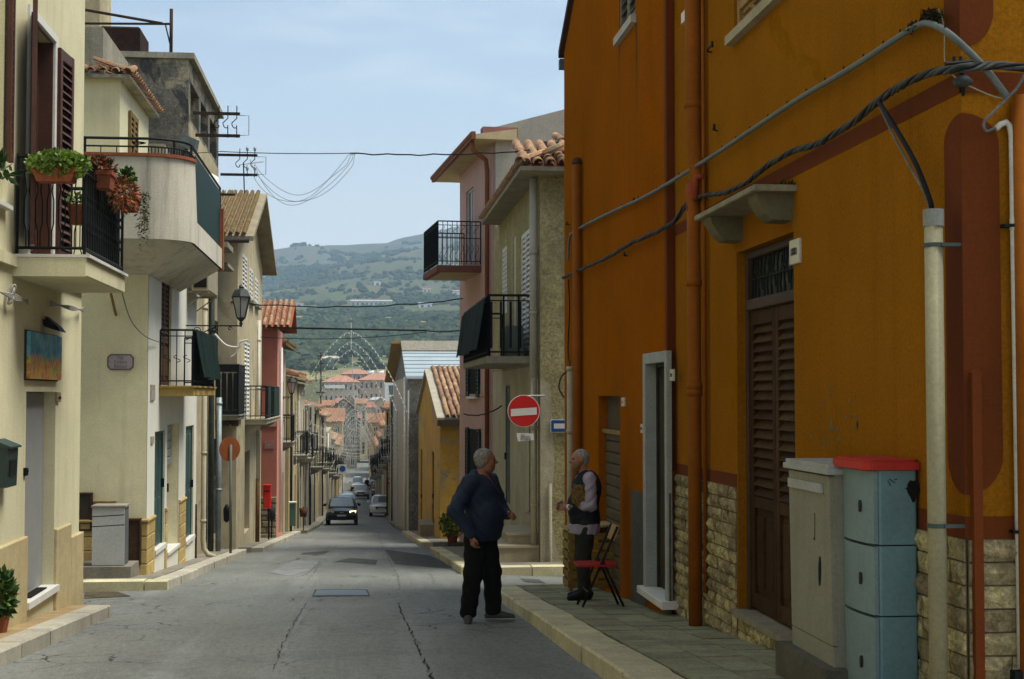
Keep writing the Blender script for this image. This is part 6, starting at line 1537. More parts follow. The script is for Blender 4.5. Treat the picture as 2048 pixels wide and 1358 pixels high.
for k in range(3):
    z0, z1 = lev[k]+.004, lev[k+1]-.004
    m = MB(); m.prism(rr(xl+.035, xr, yn, yf, .02), z0, z1); m.build('section', bl_, cab)
    m = MB(); n_ = 7; pts = []
    for j in range(n_+1): tt = j/n_; pts.append((xl+.034-.036*math.sin(math.pi*min(1, tt*1.0))*1.0-.004, yn+.008+(yf-yn-.016)*tt))
    pts = [(xl+.0338, yn+.004)] + [(xl+.012-.030*math.sin(math.pi*tt)**.7, yn+.006+(yf-yn-.012)*tt) for tt in np.linspace(0, 1, 9)] + [(xl+.0338, yf-.004)]
    m.prism(pts, z0+.004, z1-.004); d = m.build('door', bl2, cab)
    yh = yn+.14; xh = xl-.014; zc = z0+(z1-z0)*.50
    m = MB(); m.prism([(yh+.012*math.cos(a), zc+.033*math.sin(a)) for a in np.linspace(0, 2*math.pi, 12, endpoint=False)], xh-.012, xh+.004, axis=0); m.build('lock', M('lock_dark', (.035, .03, .025), .5, .2, 5, 0), d)
    m = MB(); m.box(xl-.014, xl-.006, yn+.30, yn+.35, z1-.06, z1-.04); m.build('label_tag', plm, d)
m = MB(); m.prism(rr(xl-.05, xr+.03, yn-.025, yf+.03, .05), zt, zt+.042); m.prism(rr(xl-.03, xr+.01, yn-.005, yf+.01, .04), zt+.042, zt+.055); m.build('lid', redm, cab)
hol = MB(FE(yn)); cu, cv = ony(1826, 979, yn).x, ony(1826, 979, yn).z
hol.prism([(cu+rx*math.cos(a), cv+.06*math.sin(a)*(1+.25*math.sin(3*a))) for a, rx in [(a, .028*(1+.3*math.cos(2*a))) for a in np.linspace(0, 2*math.pi, 14, endpoint=False)]], 0.0, .004, axis=2); hol.build('broken_hole', darkin, cab)
gf = MB(FE(yn)); 
for a, b in (((1778, 958), (1790, 966)), ((1775, 961), (1781, 972)), ((1788, 960), (1794, 958)), ((1809, 976), (1815, 978))):
    p, q = ony(*a, yn), ony(*b, yn); gf.tube([(p.x, p.z, .002), (q.x, q.z, .002)], .0022, 4)
gf.build('scrawl', cabm, cab)
# --- grey cabinet, leaning a little, on a concrete plinth
gcm = M('cabinet_grey', (.235, .225, .165), .6, .10, 2.5, .06, 45, fine=.07, streak=.35, scol=(.15, .10, .05))
gcl_ = M('cabinet_lid_grey', (.33, .335, .30), .6, .08, 3, .05, 45)
xg = 2.715; y0 = onx(1666, 1100, xg).y; y1 = onx(1582, 1100, xg).y; zt = onx(1662, 950, xg).z; zb = onx(1672, 1338, xg).z
cab = thing('utility_cabinet', 'grey metal utility cabinet with a black handle slot, leaning on its plinth', 'cabinet', (xg+.13, (y0+y1)/2, zb))
ln = .045   # lean along the street
def gbox(x0, x1, a, b, z0, z1, name, mat, lean=True, parent=None):
    s0, s1 = (ln*(z0-zb)/(zt-zb)*-1+.0, ln*(z1-zb)/(zt-zb)*-1) if lean else (0, 0)
    m = MB(); m.hexa([(x0, a-s0, z0), (x1, a-s0, z0), (x1, b-s0, z0), (x0, b-s0, z0), (x0, a-s1, z1), (x1, a-s1, z1), (x1, b-s1, z1), (x0, b-s1, z1)]); return m.build(name, mat, parent or cab)
gbox(xg+.03, xg+.28, y0, y1, zb, zt, 'case', gcm); gd = gbox(xg, xg+.0298, y0+.012, y1-.01, zb+.12, zt-.012, 'door', gcm)
gbox(xg+.004, xg+.0298, y0+.005, y1-.005, zb, zb+.114, 'base_panel', gcm)
gbox(xg-.025, xg+.31, y0-.03, y1+.03, zt+.002, zt+.035, 'lid', gcl_); gbox(xg-.012, xg+.30, y0-.015, y1+.015, zt+.035, zt+.06, 'lid_top', gcl_)
gbox(xg-.018, xg-.002, y0+.12, y1-.04, zt-.115, zt-.06, 'vent_hood', gcl_, True, gd)
z0, z1 = onx(1640, 1172, xg).z, onx(1640, 1112, xg).z; yh = onx(1640, 1140, xg).y
m = MB(); zc = (z0+z1)/2; hz = (z1-z0)/2
m.prism([(yh-.005*math.sin(a*1.0)+.022*math.cos(a), zc+hz*math.sin(a)) for a in np.linspace(0, 2*math.pi, 18, endpoint=False)], xg-.004, xg+.001, axis=0); m.build('handle_slot', M('black_rubber', (.01, .01, .01), .7, .1, 5, 0), gd)
m = MB(); q = onx(1630, 1080, xg); m.tube([(xg-.002, q.y, q.z), (xg-.002, q.y-.005, q.z+.16)], .002, 4); m.tube([(xg-.002, q.y, q.z), (xg-.002, q.y+.02, q.z+.01)], .003, 4); m.build('rust_run', rust, gd)
MB().box(xg-.07, xg+.33, y0-.06, y1+.12, zb-.3, zb-.002).build('plinth', M('plinth_dark', (.11, .10, .07), .95, .2, 3, .3, 50), cab)
# --- no entry sign on R2 pole, plate beneath, one-way sign
sgr = M('sign_red', (.50, .022, .018), .5, .06, 3, .02, 40, fine=.04); sgw = M('sign_white', (.62, .60, .54), .5, .05, 3, .02, 40, fine=.04); sgb = M('sign_blue', (.015, .075, .25), .5, .06, 3, .02, 40, fine=.04)
Ys = 25.2; c = ony(1047.5, 822, Ys); rad = (ony(1080, 822, Ys).x-ony(1015.5, 822, Ys).x)/2
t = thing('no_entry_sign', 'round red no entry sign with a white bar on the near right pole', 'road sign', (c.x, Ys, c.z-1.5))
def disc(cx, y, cz, r, r2, d0, d1, n=40): return [(cx+r*math.cos(2*math.pi*k/n), cz+r2*math.sin(2*math.pi*k/n)) for k in range(n)]
m = MB(); m.prism(disc(c.x, Ys, c.z, rad, rad, 0, 0), Ys, Ys+.02, axis=1); m.build('disc', sgw, t)
m = MB(); m.prism(disc(c.x, Ys, c.z, rad*.955, rad*.955, 0, 0), Ys-.004, Ys-.001, axis=1); m.build('red_face', sgr, t)
m = MB(); hw, hh = rad*.80, rad*.22; tl = .03
m.hexa([(c.x-hw, Ys-.008, c.z-hh-tl), (c.x+hw, Ys-.008, c.z-hh+tl*0), (c.x+hw, Ys-.005, c.z-hh), (c.x-hw, Ys-.005, c.z-hh-tl), (c.x-hw, Ys-.008, c.z+hh-tl), (c.x+hw, Ys-.008, c.z+hh), (c.x+hw, Ys-.005, c.z+hh), (c.x-hw, Ys-.005, c.z+hh-tl)]); m.build('white_bar', sgw, t)
m = MB(); m.tube([(c.x, Ys+.05, c.z+rad*.93), (3.30, Ys+.2, c.z+rad*.95)], .018, 6); xp = ony(1086, 900, Ys+.2).x
m.tube([(c.x, Ys+.04, c.z+rad*.9), (c.x, Ys+.04, c.z-rad*1.25)], .016, 6); m.build('bracket', M('galvanised', (.30, .31, .29), .5, .15, 5, .05, 50, metal=.3), t)
pt_ = [ony(1033, 866, Ys), ony(1067, 867, Ys), ony(1068, 880, Ys), ony(1036, 883, Ys)]
sp = thing('sign_plate', 'small white plate with lines of text under the near no entry sign', 'sign', pt_[3])
m = MB(); A = [(p.x, p.z) for p in pt_]; m.prism(A, Ys+.0, Ys+.012, axis=1); m.build('plate', sgw, sp)
Fs = FE(Ys); cx, cz = sum(p.x for p in pt_)/4, sum(p.z for p in pt_)/4
for k, tx in enumerate(('eccetto', 'mezzi autorizz.', 'residenti fino alla', 'via T. Campanella')):
    glyphs(Fs, cx-(.05 if k == 0 else .0), cz+.042-.028*k, .027, .004, tx, sp, pli, 1, .0015)
Yb = 25.5; p0, p1 = ony(1101, 839, Yb), ony(1158, 865, Yb)
t = thing('one_way_sign', 'blue one way sign with a white arrow on the brown-grey wall', 'road sign', (p0.x, Yb, p1.z))
def rrect(x0, x1, z0, z1, r, n=4):
    pts = []
    for cx, cz, a0 in ((x1-r, z1-r, 0), (x0+r, z1-r, 90), (x0+r, z0+r, 180), (x1-r, z0+r, 270)):
        for k in range(n+1): a = R(a0+90*k/n); pts.append((cx+r*math.cos(a), cz+r*math.sin(a)))
    return pts
z0, z1 = p1.z, p0.z; x0, x1 = p0.x, p0.x+1.0*.62
m = MB(); m.prism(rrect(x0, x1, z0, z1, .03), Yb-.012, Yb+.04, axis=1); m.build('panel', sgw, t)
m = MB(); m.prism(rrect(x0+.012, x1-.012, z0+.012, z1-.012, .022), Yb-.016, Yb-.0125, axis=1); m.build('blue_face', sgb, t)
zm = (z0+z1)/2; m = MB(); m.prism([(x0+.06, zm-.045), (x1-.2, zm-.045), (x1-.2, zm-.08), (x1-.05, zm), (x1-.2, zm+.08), (x1-.2, zm+.045), (x0+.06, zm+.045)], Yb-.019, Yb-.0165, axis=1); m.build('arrow', sgw, t)
# --- the sign seen from behind at the left, on a leaning post
Ys = 32.3; c = ony(460, 898, Ys); b = ony(463, 1095, Ys)
t = thing('round_sign', 'weathered brown back of a round sign on a leaning post', 'road sign', (b.x, Ys, g(Ys)))
brn = M('sign_back_brown', (.22, .065, .02), .7, .15, 4, .05, 40)
ax = Vector((.62, -.78, 0)).normalized(); sd_ = Vector((-ax.y, ax.x, 0)); rad = .27
m = MB(); n_ = 28
for off in (0, .018):
    for k in range(n_): a = 2*math.pi*k/n_; m.v.append(c+sd_*rad*math.cos(a)+Vector((0, 0, rad*math.sin(a)))-ax*off)
m.f += [list(range(n_)), list(range(2*n_-1, n_-1, -1))] + [[k, (k+1) % n_, n_+(k+1) % n_, n_+k] for k in range(n_)]; m.build('disc', brn, t)
m = MB()
for off in (.02, .024):
    for k in range(n_): a = 2*math.pi*k/n_; m.v.append(c+sd_*rad*.98*math.cos(a)+Vector((0, 0, rad*.98*math.sin(a)))-ax*off)
m.f += [list(range(n_)), list(range(2*n_-1, n_-1, -1))] + [[k, (k+1) % n_, n_+(k+1) % n_, n_+k] for k in range(n_)]; m.build('face', sgw, t)
MB().tube([c+ax*.03+Vector((0, 0, .1)), Vector((b.x-.02, Ys, g(Ys)+.1))], .03, 8).build('post', M('post_grey_green', (.13, .15, .12), .6, .2, 4, .1, 50), t, True)
MB().lathe((b.x-.12, Ys+.1, b.z+.55), [(.02, 0), (.07, .05), (.08, .3), (.03, .4)], 8).build('bag', cabm, t, True)
# --- street name plate
r_ = E2.q(215, 268, 708, 740)
t = thing('street_name_plate', 'grey and violet street name plate on the cream corner house', 'street sign', E2.P((r_[0]+r_[1])/2, r_[2], 0))
pv_ = M('plate_violet', (.17, .115, .15), .6, .1, 4, .03, 50); pp_ = M('plate_face', (.40, .345, .33), .6, .08, 4, .03, 50)
def chamf(u0, u1, v0, v1, c): return [(u0+c, v0), (u1-c, v0), (u1, v0+c), (u1, v1-c), (u1-c, v1), (u0+c, v1), (u0, v1-c), (u0, v0+c)]
m = MB(E2); m.prism(chamf(*r_, .05), 0, .025, axis=2); m.build('plate', pv_, t)
e = .022; m = MB(E2); m.prism(chamf(r_[0]+e, r_[1]-e, r_[2]+e, r_[3]-e, .04), .0255, .030, axis=2); m.build('face', pp_, t)
glyphs(E2, (r_[0]+r_[1])/2, (r_[2]+r_[3])/2, .072, .031, 'Via\nCesare\nBattisti', t, pv_, 1, .001)
m = MB(E2); m.prism([(r_[0]+.07+.014*math.cos(a), r_[3]-.06+.016*math.sin(a)) for a in np.linspace(0, 6.28, 6, endpoint=False)], .030, .033, axis=2); m.build('crest', M('gold', (.4, .28, .06), .5, .1, 5, 0), t)
# --- cabinet, panels and bollard by the corner house
yc = Y2-.75; p0, p1 = ony(186, 1015, yc), ony(248, 1131, yc)
t = thing('utility_cabinet', 'pale grey utility cabinet standing against the cream corner house', 'cabinet', ((p0.x+p1.x)/2, yc, p1.z))
wgm = M('cabinet_pale_grey', (.42, .43, .41), .55, .06, 3, .04, 50)
zs_ = [p1.z, ony(200, 1050, yc).z, ony(200, 1024, yc).z+.0, p0.z]; zs_ = [p1.z, ony(216, 1053, yc).z, ony(216, 1033, yc).z, p0.z]
m = MB(); m.box(p0.x, p1.x, yc, yc+.4, p1.z, p0.z); m.build('case', M('cabinet_shadow_gap', (.1, .1, .1), .7, .1, 3, 0), t)
for k in range(3):
    m = MB(); dz = .025 if k else 0; m.hexa([(p0.x-.005, yc-.02, zs_[k]+.008), (p1.x+.005, yc-.02, zs_[k]+.008+dz), (p1.x+.005, yc-.001, zs_[k]+.008+dz), (p0.x-.005, yc-.001, zs_[k]+.008), (p0.x-.005, yc-.02, zs_[k+1]-.008), (p1.x+.005, yc-.02, zs_[k+1]-.008+(.025 if k < 2 else 0)), (p1.x+.005, yc-.001, zs_[k+1]-.008+(.025 if k < 2 else 0)), (p0.x-.005, yc-.001, zs_[k+1]-.008)]); m.build('panel', wgm, t)
m = MB(); m.box(p0.x-.02, p1.x+.02, yc-.035, yc+.42, p0.z, p0.z+.03); m.build('lid', M('lid_brown_grey', (.28, .25, .2), .7, .1, 4, .05, 50), t)
MB().box(p0.x-.35, p1.x+.12, yc-.12, Y2-.002, g(yc)-.2, p1.z-.002).build('plinth', cemm, t)
dbm = M('rusty_brown_panel', (.075, .045, .022), .8, .25, 4, .15, 50, fine=.1)
def wallpanel(pa, pb, yt, yb, label, frame, fill, d=.06):
    r = E2.q(pa, pb, yt, yb); t = thing('meter_box', label, 'meter box', E2.P((r[0]+r[1])/2, r[2], 0)); e = .035
    m = MB(E2); m.bbox(r[0], r[0]+e, r[2], r[3], -.01, d, .006); m.bbox(r[1]-e, r[1], r[2], r[3], -.01, d, .006); m.bbox(r[0]+e, r[1]-e, r[3]-e, r[3], -.01, d, .006); m.bbox(r[0]+e, r[1]-e, r[2], r[2]+e, -.01, d, .006); m.build('frame', frame, t)
    m = MB(E2); m.box(r[0]+e, r[1]-e, r[2]+e, r[3]-e, -.01, d-.02); m.build('panel', fill, t)
wallpanel(140, 186, 985, 1062, 'dark brown meter box left of the pale grey cabinet', dbm, M('box_dark', (.06, .05, .035), .8, .2, 3, .1, 50), .05)
wallpanel(187, 233, 1002, 1060, 'ochre framed meter box behind the pale grey cabinet', M('box_ochre', (.25, .16, .05), .8, .2, 3, .1, 50), dbm, .045)
wallpanel(250, 284, 1036, 1128, 'rusty sheet meter box beside the green bollard', dbm, dbm, .10)
q = ong(262, 1150); tp_ = ony(256, 1036, q.y)
t = thing('bollard', 'leaning dark green steel bollard at the alley corner', 'bollard', (q.x, q.y, g(q.y)))
MB().tube([(q.x, q.y, g(q.y)-.1), (tp_.x, q.y+.02, tp_.z)], .044, 12).build('post', M('bollard_green', (.03, .065, .06), .5, .2, 4, .05, 50), t, True)
MB().lathe((tp_.x, q.y+.02, tp_.z-.005), [(.044, 0), (.04, .012), (.0, .016)], 12).build('cap', M('bollard_cap', (.10, .14, .12), .5, .2, 4, 0), t, True)
# rusty stay on the end wall
m = MB(); a, b = E2.P(*E2.uv(232, 630), 0), ony(222, 588, Y2-.5); m.tube([a, b], .022, 6); tag(m.build('iron_stub', M('stub_ochre', (.30, .17, .06), .8, .2, 5, .1, 50), smooth=True), 'rusty iron stub sticking out of the cream end wall', 'iron stub')
# --- painted picture, lamp, mailbox, bell on the near cream house
r_ = F1.q(49, 113, 662, 757); v1b = F1.uv(113, 668)[1]
t = thing('picture', 'colourful painted panel hung above the recessed grey door', 'picture', F1.P((r_[0]+r_[1])/2, r_[2], .05))
pm_ = bpy.data.materials.new('painting'); pm_.use_nodes = True; nt = pm_.node_tree; b = nt.nodes['Principled BSDF']; pos = nt.nodes.new('ShaderNodeNewGeometry').outputs['Position']
sx = nt.nodes.new('ShaderNodeSeparateXYZ'); nt.links.new(pos, sx.inputs[0])
zr0, zr1 = r_[2], r_[3]
vv = ramp(nt, sx.outputs['Z'], zr0, zr1)
nn = noise(nt, scaled(nt, pos, 1, 9, 3), 2.2, 4, .6, .6)
skyc = mixn(nt, ramp(nt, noise(nt, pos, 6, 4), .4, .6), (.02, .17, .27), (.10, .36, .42))
c1 = mixn(nt, ramp(nt, nn, .40, .46), (.42, .03, .03), (.50, .22, .02)); c1 = mixn(nt, ramp(nt, nn, .50, .54), c1, (.52, .40, .05)); c1 = mixn(nt, ramp(nt, nn, .58, .62), c1, (.05, .25, .06)); c1 = mixn(nt, ramp(nt, noise(nt, scaled(nt, pos, 1, 7, 5), 4, 3), .60, .64), c1, (.5, .2, .35))
ad = nt.nodes.new('ShaderNodeMath'); ad.operation = 'MULTIPLY_ADD'; nt.links.new(noise(nt, scaled(nt, pos, 1, 6, 1), 3, 3), ad.inputs[0]); ad.inputs[1].default_value = .5; nt.links.new(vv, ad.inputs[2])
cc = mixn(nt, ramp(nt, ad.outputs[0], .70, .76), c1, skyc)
wh = nt.nodes.new('ShaderNodeMath'); wh.operation = 'MULTIPLY'; nt.links.new(ramp(nt, noise(nt, scaled(nt, pos, 1, 14, 2), 2.0, 2), .56, .6), wh.inputs[0]); nt.links.new(ramp(nt, vv, .62, .75), wh.inputs[1])
cc = mixn(nt, wh.outputs[0], cc, (.25, .5, .6)); nt.links.new(cc, b.inputs['Base Color']); b.inputs['Roughness'].default_value = .6
m = MB(F1); m.box(r_[0], r_[1], r_[2], r_[3], .02, .055); m.build('canvas', pm_, t)
m = MB(F1); m.box(r_[0]-.015, r_[1]+.015, r_[2]-.015, r_[3]+.015, .0, .019); m.build('backing', darkw, t)
c = F1.uv(88, 645)
t = thing('wall_lamp', 'dark hooded wall lamp above the painted panel', 'lamp', F1.P(c[0], c[1], .1)); m = MB(F1)
m.hexa([(c[0]-.18, c[1]-.05, .04), (c[0]+.12, c[1]-.05, .04), (c[0]+.12, c[1]-.10, .2), (c[0]-.18, c[1]-.10, .2), (c[0]-.12, c[1]+.06, .04), (c[0]+.06, c[1]+.06, .04), (c[0]+.08, c[1]-.04, .16), (c[0]-.14, c[1]-.04, .16)]); m.build('hood', iron, t)
m = MB(F1); m.box(c[0]-.05, c[0]+.0, c[1]-.03, c[1]+.03, 0, .05); m.build('mount', iron, t)
y1 = F1.uv(6, 930)[0]; o0 = F1.uv(0, 905)
t = thing('mailbox', 'dark green mailbox with a curved top at the left edge', 'mailbox', F1.P(y1-.3, F1.uv(5, 975)[1], .08)); mgm = M('mailbox_green', (.012, .035, .03), .45, .2, 5, .08, 50, spec=.5)
z0, z1 = F1.uv(2, 972)[1], F1.uv(2, 884)[1]; ua, ub = y1-.34, y1+.03
m = MB(F1); m.prism([(z0, .0), (z0, .115), (z1-.06, .125), (z1-.02, .11), (z1, .06), (z1, .0)], ua, ub, axis=0); m.build('body', mgm, t)
m = MB(F1); m.hexa([(ua-.02, z1-.035, 0), (ub+.02, z1-.035, 0), (ub+.02, z1-.05, .15), (ua-.02, z1-.05, .15), (ua-.02, z1+.03, 0), (ub+.02, z1+.03, 0), (ub+.02, z1-.035, .15), (ua-.02, z1-.035, .15)]); m.build('lid', mgm, t)
m = MB(F1); m.prism([(z0+.10, .118), (z0+.10, .128), (z0+.24, .13), (z0+.24, .12)], ua+.06, ub-.06, axis=0); m.build('slot_plate', iron, t)
for pa, pb, yt, yb, lab in ((110.5, 117, 784, 804, 'small doorbell plate beside the recessed grey door'), (46.5, 51, 936, 952, 'dark doorbell left of the recessed grey door')):
    r = F1.q(pa, pb, yt, yb); t = thing('doorbell', lab, 'doorbell', F1.P(r[0], r[2], 0)); m = MB(F1); m.bbox(r[0], r[1], r[2], r[3], 0, .03, .008); m.build('plate', M('bell_tan', (.3, .23, .12), .6, .1, 5, 0) if pa > 60 else iron, t); m = MB(F1); m.bbox(r[0]+.02, r[1]-.02, r[2]+.03, r[2]+.06, .03, .036, .003); m.build('button', iron, t)
# --- lanterns
def lantern(px_, ytop, ybot, Y, wallx, label, s):
    c = ony(px_, ybot, Y); H = ony(px_, ytop, Y).z-c.z
    t = thing('street_lantern', label, 'lantern', (wallx, Y, c.z), 'wall lanterns on scrolled brackets'); x, z = c.x, c.z
    gm_ = M('lantern_metal', (.045, .055, .05), .5, .2, 5, .05, 50, metal=.3); lg = M('lantern_glass', (.30, .30, .26), .25, .1, 4, 0, fine=.03, spec=.5)
    k = H
    m = MB(); m.lathe((x, Y, z), [(.012, -.05*k), (.035*k, .0), (.05*k, .04*k), (.03*k, .08*k), (.115*k, .16*k), (.125*k, .18*k)], 6); m.build('base', gm_, t)
    m = MB(); m.lathe((x, Y, z), [(.105*k, .19*k), (.225*k, .66*k)], 6); m.build('glass', lg, t)
    m = MB(); m.lathe((x, Y, z), [(.25*k, .66*k), (.255*k, .69*k), (.17*k, .85*k), (.08*k, .88*k), (.05*k, .9*k), (.07*k, .93*k), (.05*k, .96*k), (.0, 1.0*k)], 6); m.build('roof', gm_, t)
    m = MB()
    for j in range(6):
        a = 2*math.pi*(j+.5)/6; m.tube([(x+.112*k*math.cos(a), Y+.112*k*math.sin(a), z+.18*k), (x+.235*k*math.cos(a), Y+.235*k*math.sin(a), z+.67*k)], .012*k, 4)
    m.build('ribs', gm_, t)
    m = MB(); zb_ = z-.02*k; m.tube([(wallx, Y, zb_), (x+.02, Y, zb_)], .018*k, 6); m.tube([(wallx, Y, zb_-.35*k), (x-.35*k*0-(x-wallx)*.45, Y, zb_-.02)], .014*k, 5)
    for cx, rr_ in ((wallx+(x-wallx)*.2, .1*k), (wallx+(x-wallx)*.52, .08*k), (wallx+(x-wallx)*.8, .06*k)):
        m.tube([(cx+rr_*(1-.08*j)*math.cos(j*.6), Y, zb_-.12*k*(1 if cx < x-.3 else .6)+rr_*(1-.08*j)*math.sin(j*.6)) for j in range(12)], .01*k, 4)
    m.build('bracket', iron, t)
lantern(482, 568, 650, 27.5, -3.3, 'large glass lantern on a scrolled bracket over the left balconies', 1)
lantern(583, 751, 793, 50.6, -2.95, 'small lantern on the far side of the coral house', 1)
# white plastic tubes strung under the lantern
m = MB(); m.tube(smooth_path([ony(430, 668, 30), ony(452, 690, 30), ony(478, 694, 30), ony(480, 684, 30), ony(495, 680, 30)], 6), .022, 6); tag(m.build('white_tube', whitepaint, smooth=True), 'white plastic tube hanging below the large lantern', 'tube')
m = MB(); m.tube(smooth_path([ony(478, 690, 30), ony(472, 706, 30), ony(462, 714, 30)], 6), .018, 6); tag(m.build('white_tube', whitepaint, smooth=True), 'short curled white tube below the large lantern', 'tube')
# --- red post box and bins at the coral house
Fp = FL(-3.05); q = ong(537, 1065); 
t = thing('post_box', 'red letter box on the beige wall before the coral house', 'post box', (q.x, 45.2, g(45.2)))
p0, p1 = ony(527, 970, 45.2), ony(542, 1016, 45.2)
m = MB(); m.prism(rr(p0.x, p1.x, 45.05, 45.35, .03), p1.z, p0.z-.02); m.build('body', M('postbox_red', (.50, .025, .015), .45, .08, 3, .03, 50), t)
m = MB(); m.prism(rr(p0.x-.012, p1.x+.012, 45.03, 45.37, .03), p0.z-.018, p0.z+.015); m.build('lid', M('postbox_red', (.5, .025, .015)), t)
m = MB(); m.tube([((p0.x+p1.x)/2+.05, 45.25, g(45.2)), ((p0.x+p1.x)/2+.05, 45.25, p1.z)], .03, 6); m.build('post', iron, t)
m = MB(); m.box(p0.x+.04, p1.x-.04, 45.035, 45.049, p0.z-.2, p0.z-.16); m.build('slot', darkin, t)
def bin_(px0, px1, yt, yb, Y, mat, label):
    p0, p1 = ony(px0, yt, Y), ony(px1, yb, Y); zg = g(Y)+.12
    t = thing('litter_bin', label, 'litter bin', ((p0.x+p1.x)/2, Y, zg)); r = (p1.x-p0.x)/2; c = ((p0.x+p1.x)/2, Y+r, p1.z)
    m = MB(); m.lathe(c, [(r*.82, 0), (r*.95, (p0.z-p1.z)*.5), (r, p0.z-p1.z), (r*.9, p0.z-p1.z), (r*.8, .05)], 12); m.build('basket', mat, t, True)
    m = MB(); m.tube([(c[0], Y+2*r, zg-.02), (c[0], Y+2*r, p0.z+.05)], .025, 6); m.build('post', iron, t)
bin_(534, 551, 1015, 1040, 46.3, M('bin_black', (.02, .022, .02), .6, .2, 4, .05, 50), 'black litter bin below the red letter box')
bin_(598, 615, 1017, 1034, 60.5, M('bin_brown', (.09, .035, .022), .7, .2, 4, .05, 50), 'brown litter bin on a post further down the left pavement')
t = thing('meter_cabinet', 'green meter cabinet on the left pavement past the coral house', 'cabinet', ony(585, 1050, 54.5)); p0, p1 = ony(579, 1006, 54.5), ony(591, 1052, 54.5)
m = MB(); m.box(p0.x, p1.x, 54.5, 54.8, p1.z, p0.z); m.build('case', M('cab_green', (.07, .13, .10), .6, .15, 4, .05, 50), t)
m = MB(); m.box(p0.x-.03, p1.x+.03, 54.45, 54.83, p0.z+.002, p0.z+.04); m.build('lid', whitepaint, t)
# --- far signs
Y = 96.; c = ony(785, 962, Y); t = thing('no_entry_sign', 'small distant no entry sign on the right row', 'road sign', (c.x, Y, c.z-1)); r = .33
m = MB(); m.prism(disc(c.x, Y, c.z, r, r, 0, 0, 24), Y, Y+.03, axis=1); m.build('disc', sgr, t); m = MB(); m.box(c.x-r*.75, c.x+r*.75, Y-.01, Y-.002, c.z-.07, c.z+.07); m.build('white_bar', sgw, t)
m = MB(); m.tube([(c.x, Y+.05, g(Y)+.1), (c.x, Y+.05, c.z+.2)], .03, 6); m.build('post', iron, t)
Y = 118.; c = ony(685, 938, Y); t = thing('blue_sign', 'square blue and white sign on the left row far down', 'road sign', (c.x, Y, c.z-1))
m = MB(); m.box(c.x-.34, c.x+.34, Y, Y+.03, c.z-.42, c.z+.38); m.build('panel', sgw, t); m = MB(); m.prism(disc(c.x, Y, c.z+.03, .25, .25, 0, 0, 20), Y-.012, Y-.003, axis=1); m.build('blue_disc', sgb, t); m = MB(); m.tube([(c.x, Y+.05, g(Y)+.1), (c.x, Y+.05, c.z+.2)], .03, 6); m.build('post', iron, t)
# --- utility pole far left (dark post with cross pieces at px 642)
Y = 106.; c = ony(642, 705, Y); t = thing('utility_pole', 'dark utility pole rising behind the left row houses', 'pole', (c.x, Y, g(Y)))
MB().tube([(c.x, Y, g(Y)), (c.x, Y, c.z)], .06, 8).build('post', M('pole_dark', (.04, .035, .03), .8, .2, 4, .1, 50), t, True)
m = MB()
for py_, hw in ((712, .28), (727, .2), (785, .35)): z = ony(642, py_, Y).z; m.box(c.x-hw, c.x+hw, Y-.05, Y+.05, z-.04, z+.04)
m.build('cross_arm', iron, t)
# ================================================================== plants
def leafblob(c, rad, n, l, wd, mats, squash=1., name='foliage', droop=0.):
    bl = [MB() for _ in mats]
    for _ in range(n):
        d = Vector((random.gauss(0, 1), random.gauss(0, 1), random.gauss(0, 1))).normalized(); r = random.random()**.4
        p = Vector(c)+Vector((d.x*rad[0]*r, d.y*rad[1]*r, d.z*rad[2]*r)); dd = d+Vector((random.gauss(0, .6), random.gauss(0, .6), random.gauss(.2-droop, .6)))
        b = random.choice(bl); b.leaf(p, dd, l*random.uniform(.6, 1.3), wd*random.uniform(.7, 1.2))
    return bl
lg1 = M('leaf_bright', (.23, .35, .05), .55, .3, 9, 0, fine=0, spec=.4); lg2 = M('leaf_mid', (.12, .21, .03), .55, .3, 9, 0, fine=0, spec=.4); lg3 = M('leaf_dark', (.03, .065, .016), .6, .3, 9, 0, fine=0); lgr = M('leaf_red', (.25, .045, .022), .6, .4, 9, 0, fine=0); lgo = M('leaf_orange', (.42, .11, .03), .6, .4, 9, 0, fine=0); lgt = M('stem_tan', (.15, .10, .04), .8, .3, 9, 0, fine=0); lgd = M('leaf_olive', (.075, .085, .03), .7, .3, 9, 0, fine=0)
def planter(name, label, px0, px1, yt, yb, Y, dep=.2, mat=terr):
    p0, p1 = ony(px0, yt, Y), ony(px1, yb, Y); t = thing(name, label, 'planter', ((p0.x+p1.x)/2, Y, p1.z))
    a, b, c, d = p0.x, p1.x, p1.z, p0.z; e = (b-a)*.08
    m = MB(); m.hexa([(a+e, Y, c), (b-e, Y, c), (b-e, Y+dep, c), (a+e, Y+dep, c), (a, Y-.02, d-.03), (b, Y-.02, d-.03), (b, Y+dep+.02, d-.03), (a, Y+dep+.02, d-.03)]); m.build('trough', mat, t)
    m = MB(); m.box(a-.012, b+.012, Y-.035, Y+dep+.035, d-.03, d+.01); m.build('rim', mat, t); return t, (a+b)/2, d, (b-a)/2
bn_ = bn
bn = F1.uv(25, 520)[0]
t, cx, cz, hw = planter('flower_trough', 'terracotta trough of bright green leaves on the near balcony rail', 66, 149, 336, 363, bn-.17, .17)
for k, mat in enumerate((lg1, lg2, lg1)):
    for b in leafblob((cx-.0+.02*k, bn-.08, cz+.045), (hw*1.38, .19, .12), 800, .05, .045, [mat]): b.build('foliage', mat, t)
t, cx, cz, hw = planter('flower_pot', 'terracotta pot of red succulents at the balcony corner', 184, 222, 343, 376, bn+.62, .22)
for mat, n_ in ((lgr, 200), (lg3, 160), (lgo, 60)):
    leafblob((cx-.02, bn+.7, cz+.06), (hw*1.3, .25, .08), n_, .06, .02, [mat])[0].build('foliage', mat, t)
Fo = FL(-2.5)
